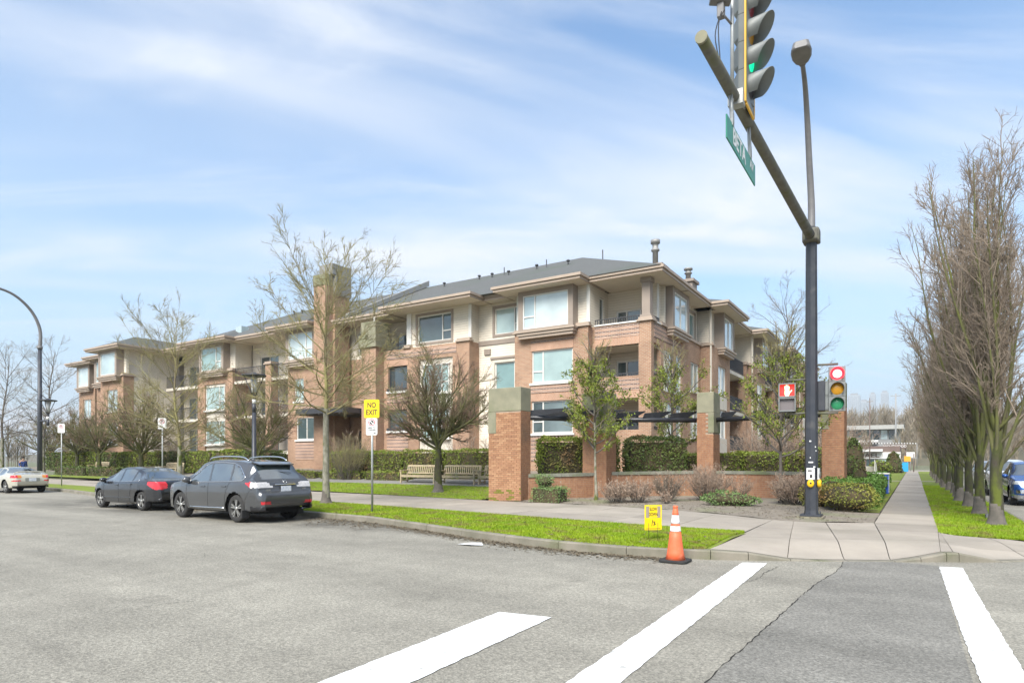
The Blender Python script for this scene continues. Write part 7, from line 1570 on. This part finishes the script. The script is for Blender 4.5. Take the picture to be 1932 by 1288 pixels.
skin_body('jacket', [(0, 0, .88), (0, .02, 1.25), (0, .02, 1.46), (0, .2, 1.42), (-.04, .26, 1.14), (.09, .25, .95), (0, -.2, 1.42), (.02, -.27, 1.14), (.16, -.25, .99)], [(0, 1), (1, 2), (2, 3), (3, 4), (4, 5), (2, 6), (6, 7), (7, 8)], [(.165, .185), (.16, .18), (.14, .19), (.085, .085), (.07, .07), (.055, .055), (.085, .085), (.07, .07), (.055, .055)], 'jacket_blue', T)
skin_body('trousers', [(0, 0, .95), (0, .1, .9), (.14, .11, .5), (.05, .12, .12), (0, -.1, .9), (-.12, -.11, .5), (-.27, -.11, .15)], [(0, 1), (1, 2), (2, 3), (0, 4), (4, 5), (5, 6)], [(.14, .16), (.11, .11), (.08, .08), (.065, .065), (.11, .11), (.08, .08), (.065, .065)], 'jeans', T)
m = MB(); m.lathe([(.105, -.02), (.112, .05), (.09, .11), (.03, .135)], (px - .005, py, 1.86), 14); m.build('hair', 'hair', T)
# ------------------------------------------------------------------ far background
mk('far_white', (0.62, 0.61, 0.58), (0.55, 0.54, 0.52), scale=.5, rough=.8); mk('far_grey', (0.30, 0.30, 0.29), (0.25, 0.25, 0.25), scale=.4, rough=.8); mk('far_brown', (0.14, 0.10, 0.085), (0.18, 0.13, 0.11), scale=.6, rough=.9); mk('far_tower', (0.42, 0.45, 0.47), (0.36, 0.39, 0.41), scale=.05, rough=.6); mk('tower_band', (0.28, 0.31, 0.33), rough=.3)
mk('far_roof_pale', (0.36, 0.355, 0.33), rough=.8)
mk('hill_soil', (0.15, 0.125, 0.085), (0.11, 0.105, 0.06), scale=.05, rough=1); mk('sign_blue', (0.02, 0.30, 0.62), rough=.5); mk('box_blue', (0.03, 0.09, 0.42), (0.04, 0.12, 0.5), scale=3, rough=.5); mk('sign_orange', (0.72, 0.33, 0.03), rough=.6); mk('fence_white', (0.70, 0.68, 0.60), (0.62, 0.60, 0.53), scale=1.5, rough=.7)
def wpt(px, D, z=0): l = (px - 966) / 1190 * D; return (cD[0] * D + cR[0] * l, cD[1] * D + cR[1] * l, z)
# wooded hill closing the view down the side road
V = []; Fc = []; nx, ny = 60, 8
for i in range(nx + 1):
    for j in range(ny + 1):
        u = -1 + 2 * i / nx; y = 230 + 420 * j / ny + 20 * math.sin(u * 7); x = u * 900; V.append((x, y, -1 + 34 * (j / ny) ** .7 * (0.8 + .2 * math.sin(u * 9 + j)) ))
for i in range(nx):
    for j in range(ny): Fc.append((i * (ny + 1) + j, (i + 1) * (ny + 1) + j, (i + 1) * (ny + 1) + j + 1, i * (ny + 1) + j + 1))
m = MB(); m.add(V, Fc, True); tag(m.build('hill', 'hill_soil'), kind='structure')
def far_wood(name, label, n, xr, yr, zf, h, seed, mat='twig_far'):
    g = np.random.default_rng(seed); x = g.uniform(*xr, n); y = g.uniform(*yr, n); z = np.array([zf(a, b) for a, b in zip(x, y)]); H = g.uniform(*h, n); VV = []; FF = []; b = 0
    for k in range(n):
        base = np.array([x[k], y[k], z[k]]); m_ = 46; t = g.uniform(.2, .95, m_); az = g.uniform(0, 6.28, m_); el = g.uniform(.7, 1.35, m_); ln = H[k] * g.uniform(.18, .42, m_) * (1.15 - .6 * t)
        P = base + np.stack([np.zeros(m_), np.zeros(m_), t * H[k] * .75], 1); Q = P + np.stack([np.cos(az) * np.cos(el), np.sin(az) * np.cos(el), np.sin(el)], 1) * ln[:, None]
        P = np.concatenate([base[None], P]); Q = np.concatenate([(base + [0, 0, H[k] * .85])[None], Q]); w = np.concatenate([[H[k] * .016], np.full(m_, H[k] * .0065)])
        sd2 = np.stack([np.full(m_ + 1, .9), np.full(m_ + 1, .43), np.zeros(m_ + 1)], 1); sd3 = np.stack([np.full(m_ + 1, -.43), np.full(m_ + 1, .9), np.zeros(m_ + 1)], 1)
        for s in (sd2, sd3):
            VV.append(np.stack([P - s * w[:, None], P + s * w[:, None], Q + s * w[:, None] * .25, Q - s * w[:, None] * .25], 1).reshape(-1, 3)); FF.append(np.arange(4 * (m_ + 1)).reshape(-1, 4) + b); b += 4 * (m_ + 1)
    return tag(np_mesh(name, np.concatenate(VV), np.concatenate(FF), mat), label, 'woodland', kind='stuff')
hz_ = lambda x, y: max(-1, -1 + 34 * (max(0, y - 235) / 420) ** .7 * .85)
far_wood('woodland', 'bare winter woodland on the hill beyond the side road', 520, (-70, 110), (235, 400), hz_, (13, 21), 5)
far_wood('woodland', 'strip of bare trees closing the far left street', 90, (-260, -110), (20, 75), lambda x, y: 0, (7, 12), 6)
far_wood('woodland', 'bare trees behind the low shops', 60, (-40, 60), (150, 190), lambda x, y: 0, (7, 11), 7)
far_wood('woodland', 'bare trees across the side road', 26, (24, 60), (40, 130), lambda x, y: 0, (7, 11), 9)
# low flat roofed building with pale roof band
T = thing('low_building', 'low flat roofed building with pale roof band and dark glazing beyond the pillar', 'building', (-14, 196, 0))
MB().box(-44, -3.2, 196, 214, 0, 10.2).build('wall', 'far_grey', T); MB().box(-46, -2.2, 193.5, 215, 9.9, 11.0).build('roof', 'far_roof_pale', T)
for i in range(22): MB().box(-43 + i * 1.78, -41.6 + i * 1.78, 195.9, 196.05, 7.3, 9.7).build('window', 'pane_dark' if i % 5 else 'pane_bright', T)
MB().box(-45, -8, 194.3, 195.98, 6.5, 7.1).build('balcony', 'far_white', T); MB().box(-44.5, -3.5, 194.8, 195.97, 0, 5.4).build('shopfront', 'far_brown', T)
# brown sign band with lettering, string of lights
T = thing('shop_sign', 'dark brown shop sign band with white lettering far down the side road', 'sign', wpt(1690, 125)); c = Vector(wpt(1688, 125, 4.35)); MB().box(c.x - 2.0, c.x + 2.0, c.y, c.y + .3, 3.95, 4.85).build('band', 'far_brown', T); text_obj('lettering', 'BRENTWOOD', .62, 'far_white', T, basis((c.x, c.y - .02, 4.42), (1, 0, 0), (0, 0, 1)), .01)
for dx in (-1.8, 1.8): MB().box(c.x + dx - .1, c.x + dx + .1, c.y + .31, c.y + .5, 0, 4.8).build('post', 'far_brown', T)
T = thing('light_string', 'string of white bulbs above the far shops', 'string lights', wpt(1660, 120)); a, b = Vector(wpt(1588, 118, 4.9)), Vector(wpt(1730, 124, 5.1)); MB().tube([a, (a + b) / 2 - Vector((0, 0, .1)), b], .03, 5).build('wire', 'far_brown', T)
for p, q in ((a, 'l'), (b, 'r')): MB().tube([(p.x, p.y, 0), p], .07, 6).build('post', 'far_grey', T)
for i in range(26): p = a.lerp(b, (i + .5) / 26); m = MB(); m.lathe([(.03, .12), (.14, 0), (.11, -.12), (.02, -.2)], (p.x, p.y, p.z - .1), 6); m.build('bulb', 'far_white', T)
# shop with white fascia and lettering
T = thing('shop', 'low white fronted shop with big lettering beyond the hedges', 'building', wpt(1640, 105)); c = Vector(wpt(1650, 105, 0)); MB().box(c.x - 8, c.x + 3.6, c.y + .3, c.y + 9, 0, 4.0).build('wall', 'far_brown', T); MB().box(c.x - 8.2, c.x + 3.7, c.y, c.y + .28, 1.9, 3.0).build('fascia_board', 'far_white', T); MB().box(c.x - 5, c.x + 1.2, c.y - 1.2, c.y - .01, 3.1, 3.5).build('awning', 'far_white', T)
text_obj('lettering', 'MAEL', 1.05, 'far_brown', T, basis((c.x - .9, c.y - .02, 2.45), (1, 0, 0), (0, 0, 1)), .01, sx=1.25)
for i in range(7): MB().box(c.x - 7.6 + i * 1.6, c.x - 6.3 + i * 1.6, c.y + .2, c.y + .29, .4, 1.8).build('window', 'pane_blind' if i % 2 else 'pane_dark', T)
# white garden fence of boards, planter, conifer, signs
T = thing('white_fence', 'low white board fence curving beside the side path', 'fence', (-3, 62, .15))
P = [(-9.5, 64.5), (-5.5, 63.5), (-3.2, 61.5), (-2.5, 57.5), (-2.45, 53.6)]; Q = arc_pts([(x, y) for x, y in P], 14)
for (x, y), (x2, y2) in zip(Q[:-1], Q[1:]): d = Vector((x2 - x, y2 - y)); L_ = d.length; d.normalize(); n = Vector((-d.y, d.x)) * .03; h_ = 1.15 if y > 56 else lerp(1.75, 1.2, min(1, (y - 53.5) / 3)); MB().prism([(x, y), (x2 - d.x * .02, y2 - d.y * .02), (x2 - d.x * .02 + n.x, y2 - d.y * .02 + n.y), (x + n.x, y + n.y)], .1, h_).build('board', 'fence_white', T)
T = thing('brick_planter', 'low brown brick planter box before the white fence', 'planter', (-4.3, 44, .1)); MB().box(-6.2, -3.0, 43.5, 45, .1, 1.35).build('planter_wall', 'brick', T); MB().box(-6.25, -2.95, 43.45, 45.05, 1.35, 1.45).build('coping', 'taupe', T)
hedge('conifer', 'dark rounded conifer behind the white fence', 'shrub', wpt(1686, 75, .1), 2.0, 2.0, 2.6, 'hedge_dark', shape='cone', dens=60, size=(.08, .15))
hedge('conifer', 'bare looking greenish shrub left of the dark conifer', 'shrub', wpt(1660, 72, .1), 2.2, 2.0, 1.5, 'hedge_leaf', shape='ball', dens=60, size=(.08, .15))
def far_sign(label, px, D, z0, z1, w, mat):
    c = Vector(wpt(px, D, 0)); T = thing('street_sign', label, 'sign', (c.x, c.y, 0)); MB().tube([(c.x, c.y + .05, 0), (c.x, c.y + .05, z1)], .05, 6).build('post', 'far_grey', T); MB().box(c.x - w / 2, c.x + w / 2, c.y - .05, c.y, z0, z1).build('panel', mat, T, .02)
far_sign('pale blue square sign at the end of the side path', 1706, 78, .25, 1.4, .85, 'sign_blue'); far_sign('small orange sign above the blue sign at the path end', 1712, 84, 1.5, 2.2, .75, 'sign_orange'); far_sign('white panel sign right of the orange sign', 1718, 88, 2.0, 2.8, 1.0, 'far_white')
# blue utility box beside the path
T = thing('utility_box', 'blue utility box with round pale emblem beside the side path', 'utility box', (-1.2, 33.2, .15)); MB().box(-1.55, -.95, 32.9, 33.6, .15, 1.02).build('cabinet', 'box_blue', T, .02); MB().box(-1.58, -.92, 32.87, 33.63, 1.02, 1.08).build('lid', 'fence_white', T, .01); MB().box(-.952, -.94, 32.92, 33.58, .2, 1.0).build('side_panel', 'fence_white', T)
m = MB(); m.tube([(-1.22 + .17 * math.cos(t), 32.89, .62 + .17 * math.sin(t)) for t in np.linspace(R_(20), R_(250), 14)], .035, 6, flat=.4); m.build('emblem', 'sign_orange', T)
for label, px, D, h, r in (('tall pale utility pole far down the side road', 1690, 150, 17.5, .22), ('thin dark pole in front of the low building', 1641, 100, 11.5, .09), ('short pole right of the white panel sign', 1724, 82, 2.5, .07)):
    c = wpt(px, D); T = thing('utility_pole', label, 'pole', c); MB().tube([c, (c[0], c[1], h)], [r, r * .7], 8).build('post', 'far_grey' if r > .1 else 'far_brown', T); MB().box(c[0] - .6 * r * 8, c[0] + .6 * r * 8, c[1] - .05, c[1] + .05, h - .6, h - .45).build('crossbar', 'far_grey', T)
# distant towers
for i, (px, wd, y, label) in enumerate(((1611, 20, 745, 'broad hazy tower, leftmost on the skyline'), (1630, 15, 757, 'short hazy tower between the taller ones'), (1646, 10, 743, 'slim hazy tower in the middle of the skyline'), (1669, 13, 740, 'hazy tower, rightmost on the skyline'))):
    D = 1750 + 60 * i; c = wpt(px, D); h = 1.65 + (868 - y) * D / 1190; w = wd * D / 1190 / 2; T = thing('tower_block', label, 'tower', c, 'hazy towers on the skyline'); MB().box(c[0] - w, c[0] + w, c[1], c[1] + 25, 0, h).build('shaft', 'far_tower', T); MB().box(c[0] - w * .6, c[0] + w * .6, c[1] + 3, c[1] + 20, h, h + 5).build('crown', 'far_grey', T)
    for k in range(6): xx = c[0] - w + (k + .5) * w / 3; MB().box(xx - w * .09, xx + w * .09, c[1] - .6, c[1] - .02, 4, h - 3).build('window_band', 'tower_band', T)
# pale building across the side road and one at the far left
def plain_block(label, x0, x1, y0, y1, h, mat, nw, side):
    T = thing('far_building', label, 'building', ((x0 + x1) / 2, (y0 + y1) / 2, 0)); MB().box(x0, x1, y0, y1, 0, h).build('wall', mat, T); MB().box(x0 - .4, x1 + .4, y0 - .4, y1 + .4, h, h + .5).build('roof', 'far_grey', T)
    for k in range(nw):
        for z in np.arange(1.2, h - 1.4, 3.0):
            t = (k + .5) / nw
            if side == 'W': y = lerp(y0, y1, t); MB().box(x0 - .05, x0 + .05, y - .8, y + .8, z, z + 1.5).build('window', 'pane_dark', T)
            elif side == 'E': y = lerp(y0, y1, t); MB().box(x1 - .05, x1 + .05, y - .8, y + .8, z, z + 1.5).build('window', 'pane_dark', T)
            else: x = lerp(x0, x1, t); MB().box(x - .8, x + .8, y0 - .05, y0 + .05, z, z + 1.5).build('window', 'pane_dark', T)
plain_block('pale building glimpsed through the columnar trees across the side road', 26, 40, 48, 100, 5.2, 'far_white', 9, 'W')
plain_block('low pale building at the far end of the left street', -190, -165, 42, 56, 5.5, 'far_white', 5, 'E')
plain_block('low white building closing the left street behind the person', -150, -138, 24, 36, 3.4, 'far_white', 4, 'E')

# thin winter haze over the whole place
hm = bpy.data.materials.new('haze'); hm.use_nodes = True; t_ = hm.node_tree; t_.nodes.clear(); o_ = t_.nodes.new('ShaderNodeOutputMaterial'); v_ = t_.nodes.new('ShaderNodeVolumePrincipled'); v_.inputs['Color'].default_value = (0.86, 0.90, 0.95, 1); v_.inputs['Density'].default_value = 0.0003; v_.inputs['Anisotropy'].default_value = 0.2; t_.links.new(v_.outputs[0], o_.inputs['Volume'])
MATS['haze'] = hm
if HAZE: tag(MB().box(-3200, 3200, -3200, 3200, -4, 260).build('haze', 'haze'), kind='stuff')
